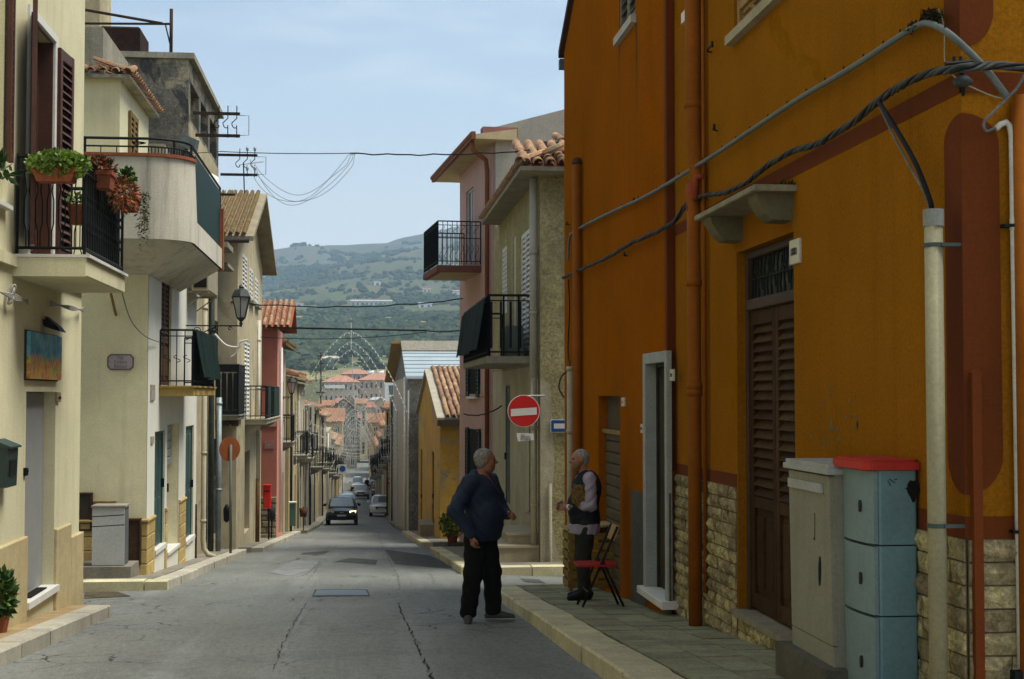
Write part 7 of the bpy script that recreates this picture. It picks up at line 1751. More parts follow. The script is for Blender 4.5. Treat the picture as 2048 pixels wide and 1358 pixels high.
t, cx, cz, hw = planter('flower_pot', 'pot of trailing orange succulents hanging outside the balcony rail', 238, 272, 392, 420, 15.0, .25)
for mat, n_ in ((lgo, 260), (lgr, 200), (lgt, 320), (lgd, 160)):
    leafblob((cx-.03, 14.9, cz-.0), (hw*1.5, .45, .17), n_, .07, .016, [mat], droop=.5)[0].build('foliage', mat, t)
for mat in (lg3, lg2): leafblob((ony(252, 352, 15).x, 15.05, ony(252, 352, 15).z), (.07, .12, .07), 60, .07, .05, [mat])[0].build('foliage', mat, t)
m1, m2_ = MB(), MB()
for k in range(7):
    x0 = ony(290+random.uniform(-8, 8), 385, 15.3); ln_ = random.uniform(.4, .68)
    for j in range(46):
        tt = j/46; p = x0+Vector((.012*math.sin(j*.6+k), random.uniform(-.12, .12), -ln_*tt)); (m1 if random.random() < .6 else m2_).leaf(p, Vector((random.gauss(0, 1), random.gauss(0, 1), random.gauss(-.3, .5))), random.uniform(.03, .065), .014)
tr = thing('trailing_plant', 'long trailing plant hanging below the balcony corner', 'plant', ony(290, 400, 15.3)); m1.build('foliage', lgd, tr); m2_.build('foliage', M('leaf_olive_brown', (.10, .085, .03), .7, .3, 9, 0, fine=0), tr)
tr.location = tr.location
t = thing('green_pot', 'small green plant inside the flower balcony', 'plant', ony(155, 395, 14.6)); m = MB(); c = ony(156, 400, 14.6); m.lathe((c.x, 14.6, c.z-.25), [(.07, 0), (.1, .18), (.1, .2)], 10); m.build('pot', terr, t); leafblob((c.x, 14.6, c.z), (.1, .1, .06), 120, .05, .03, [lg2])[0].build('foliage', lg2, t)
t = thing('street_plant', 'dark leafy plant at the lower left edge', 'plant', onx(5, 1225, -3.1)); c = onx(5, 1195, -3.12)
for mat in (lg3, lg2, lg3): leafblob((c.x-.02, c.y, c.z+.02), (.10, .14, .20), 140, .09, .055, [mat])[0].build('foliage', mat, t)
m = MB(); m.tube([(c.x-.02, c.y, g(c.y)+.1), (c.x-.02, c.y, c.z)], .012, 5); m.lathe((c.x-.02, c.y, g(c.y)+.115), [(.06, 0), (.085, .14), (.08, .15)], 10); m.build('pot', terr, t)
t = thing('window_plant', 'spiky plant at the window on the left edge', 'plant', onx(2, 345, -3.0)); c = onx(-2, 338, -3.02)
leafblob(c, (.09, .12, .08), 70, .11, .05, [lg3])[0].build('foliage', lg3, t)
q = ong(905, 1085, .12); t = thing('potted_shrub', 'bushy green potted shrub by the pink house behind the blue jacket', 'plant', (q.x, q.y, g(q.y)+.12))
m = MB(); m.lathe((q.x, q.y, g(q.y)+.118), [(.12, 0), (.17, .28), (.19, .3), (.15, .3)], 12); m.build('pot', terr, t, True)
for mat, n_ in ((lg2, 420), (lg1, 200), (lg3, 300)): leafblob((q.x, q.y, g(q.y)+.62), (.34, .34, .36), n_, .10, .05, [mat])[0].build('foliage', mat, t)
q = ong(1022, 1085, .12); t = thing('potted_shrub', 'small green potted plant by the stone steps', 'plant', (2.35, 29.2, g(29.2)+.12)); m = MB(); m.lathe((2.35, 29.2, g(29.2)+.118), [(.1, 0), (.15, .25), (.13, .26)], 12); m.build('pot', terr, t, True)
for mat in (lg2, lg3): leafblob((2.35, 29.2, g(29.2)+.75), (.16, .2, .45), 320, .10, .05, [mat])[0].build('foliage', mat, t)
# ================================================================== folding chair, wooden stand, broom
q = ong(1200, 1212, .12); Yc_ = q.y
ch = thing('folding_chair', 'black folding chair with a red seat beside the man in the vest', 'chair', (ony(1195, 1200, Yc_).x, Yc_, g(Yc_)+.12)); blk = M('chair_black', (.014, .013, .012), .5, .2, 5, .03, 50)
zg_ = lambda y: g(y)+.125
def pt(px_, py_, dy=0.): return ony(px_, py_, Yc_+dy)
s0, s1 = pt(1151, 1128), pt(1230, 1128)
for dy in (-.17, .19):
    m = MB(); a = pt(1160, 1212); b = pt(1229, 1050); m.tube([(a.x, Yc_+dy, zg_(Yc_+dy)), (b.x, Yc_+dy, b.z)], .0135, 7); m.build('leg', blk, ch, True)
    m = MB(); a = pt(1242, 1208); b = pt(1204, 1122); m.tube([(a.x, Yc_+dy*.85, zg_(Yc_+dy)), (b.x-.02, Yc_+dy*.85, b.z+.02)], .0135, 7); m.build('leg', blk, ch, True)
m = MB(); m.prism(rr(s0.x, s1.x, Yc_-.2, Yc_+.22, .06), s0.z-.010, s0.z+.010); m.build('seat', M('seat_red', (.30, .018, .012), .5, .1, 4, .03, 50), ch)
a, b = pt(1220, 1078), pt(1230, 1050); m = MB(); m.hexa([(a.x, Yc_-.17, a.z), (a.x+.02, Yc_-.17, a.z), (a.x+.02, Yc_+.19, a.z), (a.x, Yc_+.19, a.z), (b.x, Yc_-.17, b.z), (b.x+.02, Yc_-.17, b.z), (b.x+.02, Yc_+.19, b.z), (b.x, Yc_+.19, b.z)]); m.build('backrest', M('wood_light', (.36, .22, .08), .6, .2, 5, .1, 50), ch)
m = MB(); a, b = pt(1172, 1180), pt(1172, 1180); m.tube([(a.x, Yc_-.17, a.z), (a.x, Yc_+.19, a.z)], .009, 6); m.build('crossbar', blk, ch)
Yw = 17.2; wm = M('crate_wood', (.22, .13, .03), .75, .2, 4, .2, 40, fine=.12, obj_var=.15)
p0, p1 = ony(1139, 1062, Yw), ony(1228, 1180, Yw); zc = g(Yw)+.125
cr = thing('wooden_stand', 'yellowish wooden slatted stand behind the man in the vest', 'stand', ((p0.x+p1.x)/2, Yw, zc))
xa, xb = p0.x, ony(1226, 1100, Yw).x; ztp = ony(1150, 1062, Yw).z
for x in (xa, xb-.04):
    for dy in (0, .42): m = MB(); m.box(x, x+.04, Yw+dy, Yw+dy+.04, zc-.0, ztp); m.build('post', wm, cr)
k = 0; z = zc+.04
while z < ztp-.05:
    m = MB(); m.box(xa-.005, xb+.005, Yw-.014, Yw-.001, z, z+.085); m.build('slat', wm, cr); m = MB(); m.box(xa-.018, xa-.004, Yw+.0, Yw+.46, z, z+.085); m.build('slat', wm, cr); z += .115
m = MB(); m.hexa([(xa-.03, Yw-.03, ztp), (xb+.03, Yw-.03, ztp+.06), (xb+.03, Yw+.5, ztp+.06), (xa-.03, Yw+.5, ztp), (xa-.03, Yw-.03, ztp+.025), (xb+.03, Yw-.03, ztp+.085), (xb+.03, Yw+.5, ztp+.085), (xa-.03, Yw+.5, ztp+.025)]); m.build('top_board', M('crate_top', (.34, .25, .1), .7, .15, 4, .1, 50), cr)
Ybr = 15.72
br = thing('straw_brush', 'round straw brush held against the front of the dark vest', 'brush', ony(1160, 1006, Ybr))
c = ony(1160, 1006, Ybr); tt_ = ony(1160, 969, Ybr); hgt = tt_.z-c.z; hw = .083
sm_ = M('straw', (.24, .145, .04), .9, .45, 30, .3, 40, fine=.25)
m = MB(); m.lathe(c, [(.03, -.05), (.06, -.02), (hw, .03), (hw*1.04, hgt*.55), (hw*.85, hgt*.85), (hw*.3, hgt*1.0)], 14, 1, .5); m.build('straw_core', sm_, br, True)
m = MB()
for _ in range(520):
    a = random.uniform(0, 2*math.pi); z = random.uniform(-.02, hgt*.8); r = hw*(1.0 if z < hgt*.6 else .85); p = c+Vector((r*math.cos(a), r*.5*math.sin(a), z)); m.leaf(p, Vector((math.cos(a)*.18, math.sin(a)*.1, 1)), random.uniform(.04, .07), .006)
m.build('straw', M('straw_pale', (.33, .21, .07), .9, .4, 30, 0, fine=.2), br)
m = MB(); m.tube([(c.x, Ybr, c.z), (c.x+.02, Ybr+.02, c.z-.11)], .011, 7); m.build('handle', M('broom_handle', (.10, .06, .03), .6, .2, 5, .05, 50), br, True)
# ================================================================== cars
def car(px_, Y, label, paint, facing=1, L=4.3, W=1.80, H=1.66, suv=True, lit=False, name='parked_car', xoff=0):
    """facing=1: front towards the camera"""
    x0 = ony(px_, 1000, Y).x+xoff; t = thing(name, label, 'car', (x0, Y+L/2, g(Y+L/2)), 'cars down the street')
    hw = W/2; fl = .02
    def T(x, y, z):
        yy = Y+y if facing > 0 else Y+L-y
        return (x0+x, yy, g(yy)+z)
    def ringl(st, n=16, pw=3.2):
        m = MB(); rings = []
        for (y, w_, zl, zh) in st:
            r = []; cz, hz = (zl+zh)/2, (zh-zl)/2
            for k in range(n):
                a = 2*math.pi*k/n; c, s = math.cos(a), math.sin(a)
                xx = w_*math.copysign(abs(c)**(2/pw), c); zz = cz+hz*math.copysign(abs(s)**(2/pw), s); r.append(m.p(*T(xx, y, zz)))
            rings.append(r)
        for A, B in zip(rings, rings[1:]):
            for k in range(n): m.f.append([A[k], A[(k+1) % n], B[(k+1) % n], B[k]])
        m.f.append(rings[0][::-1]); m.f.append(rings[-1]); return m
    hd = .98 if suv else .86; bl = .30 if suv else .22
    st = [(0, hw*.80, .34, hd-.28), (.06, hw*.92, .28, hd-.12), (.25, hw*.98, bl, hd-.05), (1.0, hw, bl, hd+.02), (1.35, hw, bl, hd+.06), (L-.5, hw, bl, hd+.08), (L-.12, hw*.96, bl+.04, hd+.04), (L, hw*.86, bl+.14, hd-.1)]
    ringl(st).build('body', paint, t, True)
    cab_ = [(1.02, hw*.86, hd-.1, hd+.06), (1.32, hw*.87, hd-.1, hd+(H-hd)*.45), (1.75, hw*.85, hd-.1, H-.05), (2.2, hw*.80, hd-.1, H), (L-1.1, hw*.80, hd-.1, H-.01), (L-.45, hw*.82, hd-.1, H-.12), (L-.14, hw*.84, hd-.1, hd+.1)]
    ringl(cab_, pw=3.0).build('cabin', paint, t, True)
    gl_ = M('car_glass', (.10, .135, .145), .08, .1, 3, 0, fine=0, spec=.8)
    m = MB()
    for y0_, y1_, wz in ((1.12, 1.68, 1),):
        z0, z1 = hd+.10, H-.10
        a, b = hw*.76, hw*.64
        m.hexa([T(-a, y0_-.06, z0), T(a, y0_-.06, z0), T(a, y0_+.0, z0), T(-a, y0_+.0, z0), T(-b, y1_-.05, z1), T(b, y1_-.05, z1), T(b, y1_+.02, z1), T(-b, y1_+.02, z1)])
    m.build('windscreen', gl_, t)
    m = MB(); z0, z1 = hd+.16, H-.16; a, b = hw*.70, hw*.64; m.hexa([T(-a, L-.22, z0), T(a, L-.22, z0), T(a, L-.10, z0), T(-a, L-.10, z0), T(-b, L-.52, z1), T(b, L-.52, z1), T(b, L-.40, z1), T(-b, L-.40, z1)]); m.build('rear_window', gl_, t)
    for s in (-1, 1):
        m = MB(); a, b = hw*.855*s, hw*.80*s; m.hexa([T(a, 1.6, hd+.12), T(a, L-.75, hd+.14), T(a-.03*s, L-.75, hd+.14), T(a-.03*s, 1.6, hd+.12), T(b+.03*s, 1.95, H-.14), T(b+.03*s, L-.95, H-.14), T(b, L-.95, H-.14), T(b, 1.95, H-.14)]); m.build('side_window', gl_, t)
        m = MB(); m.hexa([T(s*(hw+.02), 1.5, hd+.1), T(s*(hw+.19), 1.52, hd+.1), T(s*(hw+.19), 1.62, hd+.1), T(s*(hw+.02), 1.66, hd+.1), T(s*(hw-.02), 1.5, hd+.26), T(s*(hw+.17), 1.52, hd+.24), T(s*(hw+.17), 1.62, hd+.24), T(s*(hw-.02), 1.66, hd+.26)]); m.build('mirror', paint if not suv else blk, t)
        hl = M('headlight_glass', (.45, .45, .42), .15, .1, 4, 0, fine=0, spec=.8)
        if lit and s > 0:
            hl = bpy.data.materials.new('headlight_lit'); hl.use_nodes = True; e_ = hl.node_tree.nodes['Principled BSDF']; e_.inputs['Emission Color'].default_value = (1, .62, .30, 1); e_.inputs['Emission Strength'].default_value = 2.2
        m = MB(); m.hexa([T(s*hw*.50, .0, hd-.32), T(s*hw*.88, .05, hd-.30), T(s*hw*.9, .2, hd-.30), T(s*hw*.5, .12, hd-.32), T(s*hw*.50, .02, hd-.17), T(s*hw*.9, .09, hd-.14), T(s*hw*.92, .24, hd-.14), T(s*hw*.5, .15, hd-.17)]); m.build('headlight', hl, t)
        m = MB(); m.hexa([T(s*hw*.62, L-.06, hd-.36), T(s*hw*.9, L-.08, hd-.36), T(s*hw*.9, L+.0, hd-.36), T(s*hw*.62, L+.02, hd-.36), T(s*hw*.62, L-.06, hd-.08), T(s*hw*.9, L-.1, hd-.06), T(s*hw*.9, L-.02, hd-.06), T(s*hw*.62, L+.02, hd-.08)]); m.build('tail_light', M('tail_red', (.35, .02, .015), .3, .1, 4, 0, fine=0), t)
        for y in (.82, L-.82):
            r = .345 if suv else .30; c0, c1 = T(s*(hw-.2), y, r), T(s*(hw+.01), y, r)
            m = MB(); m.tube([c0, c1], r, 18); w_ = m.build('wheel', M('tyre', (.012, .012, .012), .9, .2, 5, .1, 50), t)
            m = MB(); m.tube([c1, T(s*(hw+.022), y, r)], r*.62, 14); m.build('rim', M('rim_metal', (.25, .25, .24), .4, .1, 4, 0, metal=.5), w_)
    m = MB(); m.hexa([T(-hw*.49, -.02, hd-.34), T(hw*.49, -.02, hd-.34), T(hw*.49, .1, hd-.34), T(-hw*.49, .1, hd-.34), T(-hw*.49, .01, hd-.17), T(hw*.49, .01, hd-.17), T(hw*.49, .14, hd-.17), T(-hw*.49, .14, hd-.17)]); gr_ = m.build('grille', blk, t)
    m = MB(); m.box(*[v for p in zip(T(-.12, -.035, hd-.275), T(.12, -.015, hd-.235)) for v in p]); m.build('chrome_badge', M('chrome', (.5, .5, .5), .25, .05, 4, 0, metal=.8), gr_)
    m = MB(); m.hexa([T(-hw*.9, -.03, .30), T(hw*.9, -.03, .30), T(hw*.96, .3, .30), T(-hw*.96, .3, .30), T(-hw*.9, -.03, hd-.42), T(hw*.9, -.03, hd-.42), T(hw*.96, .3, hd-.42), T(-hw*.96, .3, hd-.42)]); bp = m.build('bumper', blk if suv else paint, t)
    m = MB(); a, b = T(-.26, -.05, .50), T(.26, -.032, .61); m.box(min(a[0], b[0]), max(a[0], b[0]), min(a[1], b[1]), max(a[1], b[1]), min(a[2], b[2]), max(a[2], b[2])); m.build('licence_plate', M('plate_pale', (.42, .44, .42), .5, .1, 20, 0), bp)
    m = MB(); a, b = T(-.26, L+.0, .62), T(.26, L+.03, .73); m.box(min(a[0], b[0]), max(a[0], b[0]), min(a[1], b[1]), max(a[1], b[1]), min(a[2], b[2]), max(a[2], b[2])); m.build('licence_plate', M('plate_pale', (.42, .44, .42)), t)
def paintm(n, c, r=.3): return M(n, c, r, .05, 2, 0, fine=.02, spec=.5, coat=.5)
car(683.5, 82.3, 'dark green SUV coming up the street with one headlight lit', paintm('paint_dark_green', (.018, .028, .026)), 1, lit=True, name='car')
car(722, 163, 'silver SUV waiting further down the street', paintm('paint_silver', (.36, .37, .36)), 1, 4.4, 1.8, 1.68, name='car')
car(693, 112, 'pale blue car parked behind the dark green SUV', paintm('paint_pale_blue', (.20, .27, .32)), -1, 3.9, 1.65, 1.48, False)
car(715, 190, 'white van-like car behind the silver SUV', paintm('paint_white', (.55, .56, .54)), 1, 4.4, 1.8, 1.9, True)
car(763, 99.5, 'white car parked at the right kerb', paintm('paint_white', (.55, .56, .54)), 1, 3.8, 1.62, 1.5, False)
car(757, 176, 'dark red car parked far down at the right kerb', paintm('paint_dark_red', (.10, .012, .012)), 1, 3.9, 1.65, 1.5, False)
car(748, 205, 'small white car parked farthest away at the right kerb', paintm('paint_white2', (.5, .51, .5)), 1, 3.9, 1.65, 1.5, False)
# ================================================================== people: implicit bodies turned into meshes
def surfnet(fn, lo, hi, hs):
    n = [max(4, int(math.ceil((hi[k]-lo[k])/hs))+1) for k in range(3)]
    ax = [lo[k]+hs*np.arange(n[k]) for k in range(3)]
    X, Y_, Z = np.meshgrid(*ax, indexing='ij'); D = fn(X, Y_, Z)
    S = D < 0
    c = np.zeros((n[0]-1, n[1]-1, n[2]-1), int)
    cs = [(i, j, k) for i in (0, 1) for j in (0, 1) for k in (0, 1)]
    sl = lambda A, o: A[o[0]:n[0]-1+o[0], o[1]:n[1]-1+o[1], o[2]:n[2]-1+o[2]]
    for o in cs: c += sl(S, o)
    act = (c > 0) & (c < 8); idx = -np.ones(act.shape, int); ii = np.argwhere(act); idx[act] = np.arange(len(ii))
    acc = np.zeros((len(ii), 3)); cnt = np.zeros(len(ii)); I, J, K = ii.T
    for a in cs:
        for d in range(3):
            if a[d]: continue
            b = list(a); b[d] = 1
            da = D[I+a[0], J+a[1], K+a[2]]; db = D[I+b[0], J+b[1], K+b[2]]; m = (da < 0) != (db < 0)
            t = np.where(m, da/(da-db+1e-12), 0); p = np.array(a, float)[None].repeat(len(ii), 0); p[:, d] = t
            acc[m] += p[m]; cnt[m] += 1
    V = np.array(lo)[None] + hs*(ii + acc/np.maximum(cnt, 1)[:, None]); F = []
    for d in range(3):
        u, v = (d+1) % 3, (d+2) % 3
        A = np.take(S, range(0, n[d]-1), d); B = np.take(S, range(1, n[d]), d); m = A != B
        for (i, j, k) in np.argwhere(m):
            p = [i, j, k]
            if p[u] < 1 or p[v] < 1 or p[u] >= n[u]-1 or p[v] >= n[v]-1: continue
            q = []
            for du, dv in ((-1, -1), (0, -1), (0, 0), (-1, 0)): r = list(p); r[u] += du; r[v] += dv; q.append(int(idx[tuple(r)]))
            if A[i, j, k]: q = q[::1]
            else: q = q[::-1]
            F.append(q)
    return V, F
def cap(a, b, ra, rb=None):
    rb = ra if rb is None else rb; a = np.array(a, float); b = np.array(b, float); ab = b-a; L2 = max(1e-9, ab.dot(ab))
    def f(X, Y_, Z):
        px_, py_, pz = X-a[0], Y_-a[1], Z-a[2]; t = np.clip((px_*ab[0]+py_*ab[1]+pz*ab[2])/L2, 0, 1)
        return np.sqrt((px_-ab[0]*t)**2+(py_-ab[1]*t)**2+(pz-ab[2]*t)**2)-(ra+(rb-ra)*t)
    f.bb = (np.minimum(a-ra, b-rb), np.maximum(a+ra, b+rb)); return f
def ell(c, r, yaw=0.):
    c = np.array(c, float); r = np.array(r, float); cy, sy = math.cos(yaw), math.sin(yaw)
    def f(X, Y_, Z):
        dx, dy, dz = X-c[0], Y_-c[1], Z-c[2]; x, y = dx*cy+dy*sy, -dx*sy+dy*cy
        k0 = np.sqrt((x/r[0])**2+(y/r[1])**2+(dz/r[2])**2); k1 = np.sqrt((x/r[0]**2)**2+(y/r[1]**2)**2+(dz/r[2]**2)**2)
        return k0*(k0-1)/np.maximum(k1, 1e-6)
    R_ = max(r[0], r[1]); f.bb = (c-np.array([R_, R_, r[2]]), c+np.array([R_, R_, r[2]])); return f
def smin(a, b, k): h_ = np.clip(.5+.5*(b-a)/k, 0, 1); return b*(1-h_)+a*h_-k*h_*(1-h_)
def blend(prims, k=.04, infl=0.):
    def f(X, Y_, Z):
        d = prims[0](X, Y_, Z)
        for p in prims[1:]: d = smin(d, p(X, Y_, Z), k)
        return d-infl
    f.bb = (np.min([p.bb[0] for p in prims], 0)-infl-.03, np.max([p.bb[1] for p in prims], 0)+infl+.03); return f
def folds(f, amp, freq=(38, 30, 26), seed=0):
    def q(X, Y_, Z):
        return f(X, Y_, Z) + amp*(np.sin(X*freq[0]+Z*freq[2]*.7+seed+2*np.sin(Y_*9))*np.sin(Z*freq[2]+Y_*freq[1]*.6+seed*2+1.5*np.sin(X*11)))
    q.bb = f.bb; return q
def cutz(f, z0=None, z1=None):
    def q(X, Y_, Z):
        d = f(X, Y_, Z)
        if z0 is not None: d = np.maximum(d, z0-Z)
        if z1 is not None: d = np.maximum(d, Z-z1)
        return d
    q.bb = f.bb; return q
def union(*fs):
    def q(X, Y_, Z):
        d = fs[0](X, Y_, Z)
        for f in fs[1:]: d = np.minimum(d, f(X, Y_, Z))
        return d
    q.bb = (np.min([p.bb[0] for p in fs], 0), np.max([p.bb[1] for p in fs], 0)); return q
def minus(a, b):
    def q(X, Y_, Z): return np.maximum(a(X, Y_, Z), -b(X, Y_, Z))
    q.bb = a.bb; return q
class Person:
    def __init__(s, label, loc, yaw, name='person'):
        s.t = thing(name, label, 'person', loc); s.loc = Vector(loc); s.c, s.s = math.cos(yaw), math.sin(yaw); s.yaw = yaw
    def W(s, v): return (s.loc.x+v[0]*s.c-v[1]*s.s, s.loc.y+v[0]*s.s+v[1]*s.c, s.loc.z+v[2])
    def local(s, wx, wy): return (wx*s.c+wy*s.s, -wx*s.s+wy*s.c)
    def mesh(s, name, fns, mat, hs=.012, parent=None):
        """fns: [(field, voxel)] meshed one by one into a single object"""
        mb = MB()
        for f, h_ in fns:
            V, F = surfnet(f, f.bb[0]-h_*2, f.bb[1]+h_*2, h_); i = len(mb.v)
            mb.v += [Vector(s.W(v)) for v in V]; mb.f += [[a+i for a in q] for q in F]
        return mb.build(name, mat, parent or s.t, True)
def hand(w, d, n, side, curl=.6, L=.085):
    """hand at wrist w, pointing d, palm normal n (towards the palm), side = +1 thumb to d x n"""
    w, d, n = (np.array(q, float) for q in (w, d, n)); d /= np.linalg.norm(d); n -= d*n.dot(d); n /= np.linalg.norm(n); a = np.cross(d, n)*side
    P = [cap(w, w+d*.03, .026, .028), ]
    for k in range(4): P.append(cap(w+d*.03+a*(.024-.017*k), w+d*.085+a*(.029-.0185*k), .0135, .011))
    for k in range(4):
        b = w+d*.085+a*(.029-.0185*k); l = L*(.86, 1.0, .93, .74)[k]; c1, c2 = curl, curl*1.9
        e1 = b+(d*math.cos(c1)+n*math.sin(c1))*l*.5; e2 = e1+(d*math.cos(c2)+n*math.sin(c2))*l*.45; P += [cap(b, e1, .0095, .0088), cap(e1, e2, .0088, .0075)]
    b = w+d*.025+a*.026; e1 = b+(d*.62+a*.62+n*.25)*.045; e2 = e1+(d*.85+n*.45+a*.05)*.036; P += [cap(b, e1, .013, .0105), cap(e1, e2, .0105, .0085)]
    return blend(P, .007)
def head(c, yaw, s=1.0, jowl=0., mous=False):
    cy, sy = math.cos(yaw), math.sin(yaw)
    def o(x, y, z): return (c[0]+(x*cy-y*sy)*s, c[1]+(x*sy+y*cy)*s, c[2]+z*s)
    sk = [ell(o(-.012, 0, .022), (.098*s, .078*s, .092*s), yaw), ell(o(.022, 0, -.035), (.070*s, .062*s, .085*s), yaw), cap(o(.055, 0, -.088), o(.072, 0, -.082), .030*s, .022*s), ell(o(.055, 0, -.02), (.03*s, .05*s, .045*s), yaw)]
    sk += [cap(o(.078, .022, .022), o(.078, -.022, .022), .014*s)]
    sk += [cap(o(.05, .038, -.025), o(.03, .046, -.05), .024*s), cap(o(.05, -.038, -.025), o(.03, -.046, -.05), .024*s)]
    if jowl: sk += [ell(o(.02, 0, -.085), (.06*s, .06*s, .045*s), yaw)]
    a = blend(sk, .022*s)
    det = [cap(o(.088, 0, .012), o(.116, 0, -.025), .008*s, .0135*s), cap(o(.10, .010, -.028), o(.10, -.010, -.028), .010*s)]
    det += [cap(o(.088, .018, -.062), o(.088, -.018, -.062), .008*s), cap(o(.086, .015, -.053), o(.086, -.015, -.053), .008*s)]
    b = blend(det, .008)
    ears = blend([ell(o(-.005, q*.080, -.005), (.022*s, .010*s, .034*s), yaw) for q in (1, -1)], .004)
    f0 = lambda X, Y_, Z: smin(smin(a(X, Y_, Z), b(X, Y_, Z), .010), ears(X, Y_, Z), .008)
    ey = [ell(o(.090, q*.031, .004), (.014*s, .015*s, .011*s), yaw) for q in (1, -1)]
    def f(X, Y_, Z):
        d = f0(X, Y_, Z)
        for e in ey: d = -smin(-d, e(X, Y_, Z)+.0, .01)
        return d
    f.bb = (np.minimum(a.bb[0], b.bb[0])-.02, np.maximum(a.bb[1], b.bb[1])+.02); return f, o
skin1 = M('skin_tan', (.27, .115, .055), .55, .12, 8, .06, 60, fine=.05, spec=.35); skin2 = M('skin_weathered', (.30, .135, .07), .55, .12, 8, .06, 60, fine=.05, spec=.35)
hairg = M('hair_grey', (.27, .255, .215), .8, .3, 30, .5, 90, fine=.3); hairw = M('hair_pale_grey', (.36, .345, .30), .8, .3, 30, .5, 90, fine=.3)
jk = M('jacket_navy', (.007, .018, .040), .75, .22, 4, .15, 60, fine=.10, spec=.35); pt1 = M('trousers_black', (.009, .009, .008), .85, .2, 5, .1, 60, fine=.1)
vest = M('vest_dark', (.014, .017, .020), .7, .2, 5, .12, 60, fine=.1); shirt = M('shirt_lavender', (.33, .28, .325), .8, .08, 6, .08, 70, fine=.08); pt2 = M('trousers_olive', (.026, .025, .017), .9, .2, 5, .1, 60, fine=.12)
shg = M('shoe_grey', (.07, .075, .06), .8, .2, 8, .2, 60); shw = M('sole_white', (.42, .43, .40), .6, .1, 6, .05, 50); shb = M('shoe_black', (.010, .010, .010), .5, .2, 6, .05, 50)
eyem = M('eye_dark', (.02, .015, .012), .25, .1, 4, 0, fine=0)
# ---- man in the blue jacket
fp = ong(962, 1241); q = Vector((fp.x, fp.y, g(fp.y)-.004*(fp.x+.5)**2))
p1_ = Person('stout grey-haired man in a navy jacket standing on the road', q, math.atan2(-.60, .80))
P = p1_
ankR, ankL = (-.05, -.165, .09), (.06, .150, .09); knR, knL = (-.01, -.145, .50), (.05, .125, .50); hpR, hpL = (0, -.10, .90), (0, .10, .90)
wrR, wrL = (.07, -.285, .905), (.235, .165, 1.09); elR, elL = (-.10, -.345, 1.16), (.06, .30, 1.14); shR, shL = (-.01, -.205, 1.435), (-.01, .205, 1.435)
legs = [cap(hpR, knR, .088, .062), cap(knR, ankR, .06, .042), cap(hpL, knL, .088, .062), cap(knL, ankL, .06, .042)]
torso = [ell((.0, 0, 1.30), (.150, .205, .22)), ell((.035, 0, 1.08), (.17, .205, .20)), ell((0, 0, .93), (.15, .18, .12)), cap((-.01, -.15, 1.44), (-.01, .15, 1.44), .075)]
arms = [cap(shR, elR, .062, .05), cap(elR, wrR, .048, .031), cap(shL, elL, .062, .05), cap(elL, wrL, .048, .031)]
neck = [cap((.0, 0, 1.46), (.035, 0, 1.60), .064, .060)]
hyaw = R(42)
hf, ho = head((.055, .0, 1.665), hyaw, 1.03, 1)
fR = P.local(-.12, -1); fL_ = P.local(1, -.10)
def foot(a, d, L=.19):
    d = np.array([d[0], d[1], 0.]); d /= np.linalg.norm(d); a = np.array(a); b = a+d*L; return [cap((a[0]-d[0]*.05, a[1]-d[1]*.05, .05), (a[0]+d[0]*.08, a[1]+d[1]*.08, .055), .045, .042), cap((a[0]+d[0]*.08, a[1]+d[1]*.08, .05), (b[0], b[1], .035), .043, .034)]
core = blend(torso+arms+legs+neck, .04)
body = P.mesh('body', [(core, .018), (hf, .0085), (hand(wrR, (.12, .02, -.95), (.4, .75, 0), 1, .75), .0055), (hand(wrL, (.80, -.30, .12), (-.2, -.6, -.5), -1, .9), .0055)], skin1)
jt = blend([ell((.0, 0, 1.30), (.172, .228, .235)), ell((.040, 0, 1.09), (.195, .228, .23)), ell((.02, 0, .95), (.19, .222, .19)), cap((-.01, -.16, 1.44), (-.01, .16, 1.44), .088)], .05)
ja = blend([cap(shR, elR, .090, .078), cap(elR, tuple(np.array(wrR)*.94+np.array(elR)*.06), .075, .052), cap(shL, elL, .090, .078), cap(elL, tuple(np.array(wrL)*.92+np.array(elL)*.08), .075, .05)], .03)
jcut = cutz(jt, .845, None)
def jfn(X, Y_, Z): return smin(jcut(X, Y_, Z), ja(X, Y_, Z), .035)
jfn.bb = (np.minimum(jt.bb[0], ja.bb[0]), np.maximum(jt.bb[1], ja.bb[1]))
nk = blend([cap((.03, 0, 1.44), (.07, 0, 1.62), .068, .085), cap((.13, .03, 1.38), (.07, 0, 1.55), .012, .045)], .03)
P.mesh('jacket', [(minus(folds(folds(jfn, .008), .0045, (75, 60, 52), 5), nk), .011)], jk)
col = minus(blend([cap((-.050, -.055, 1.515), (-.045, .055, 1.515), .052), cap((-.03, -.075, 1.51), (.095, -.060, 1.45), .042, .026), cap((-.03, .075, 1.51), (.095, .060, 1.45), .042, .026)], .02), blend([cap((.03, 0, 1.42), (.045, 0, 1.65), .062, .07)], .01))
P.mesh('collar', [(col, .008)], jk)
tr_ = blend([ell((0, 0, .95), (.165, .195, .14)), cap(hpR, knR, .118, .098), cap(knR, (ankR[0], ankR[1], .12), .096, .082), cap(hpL, knL, .118, .098), cap(knL, (ankL[0], ankL[1], .12), .096, .082)], .03)
P.mesh('trousers', [(cutz(folds(tr_, .009, (30, 26, 24), 2), .055, 1.0), .012)], pt1)
for a, d in ((ankR, fR), (ankL, fL_)):
    u = blend(foot(a, d), .02); so_ = P.mesh('shoe', [(cutz(u, .022), .008)], shg)
    sl_ = blend(foot(a, d), .02, .006); P.mesh('sole', [(cutz(sl_, .0, .026), .008)], shw, parent=so_)
hs_ = blend([ell(ho(-.022, 0, .028), (.101*1.03, .084*1.03, .094*1.03), hyaw), ell(ho(-.045, 0, -.03), (.062, .072, .06), hyaw)], .02)
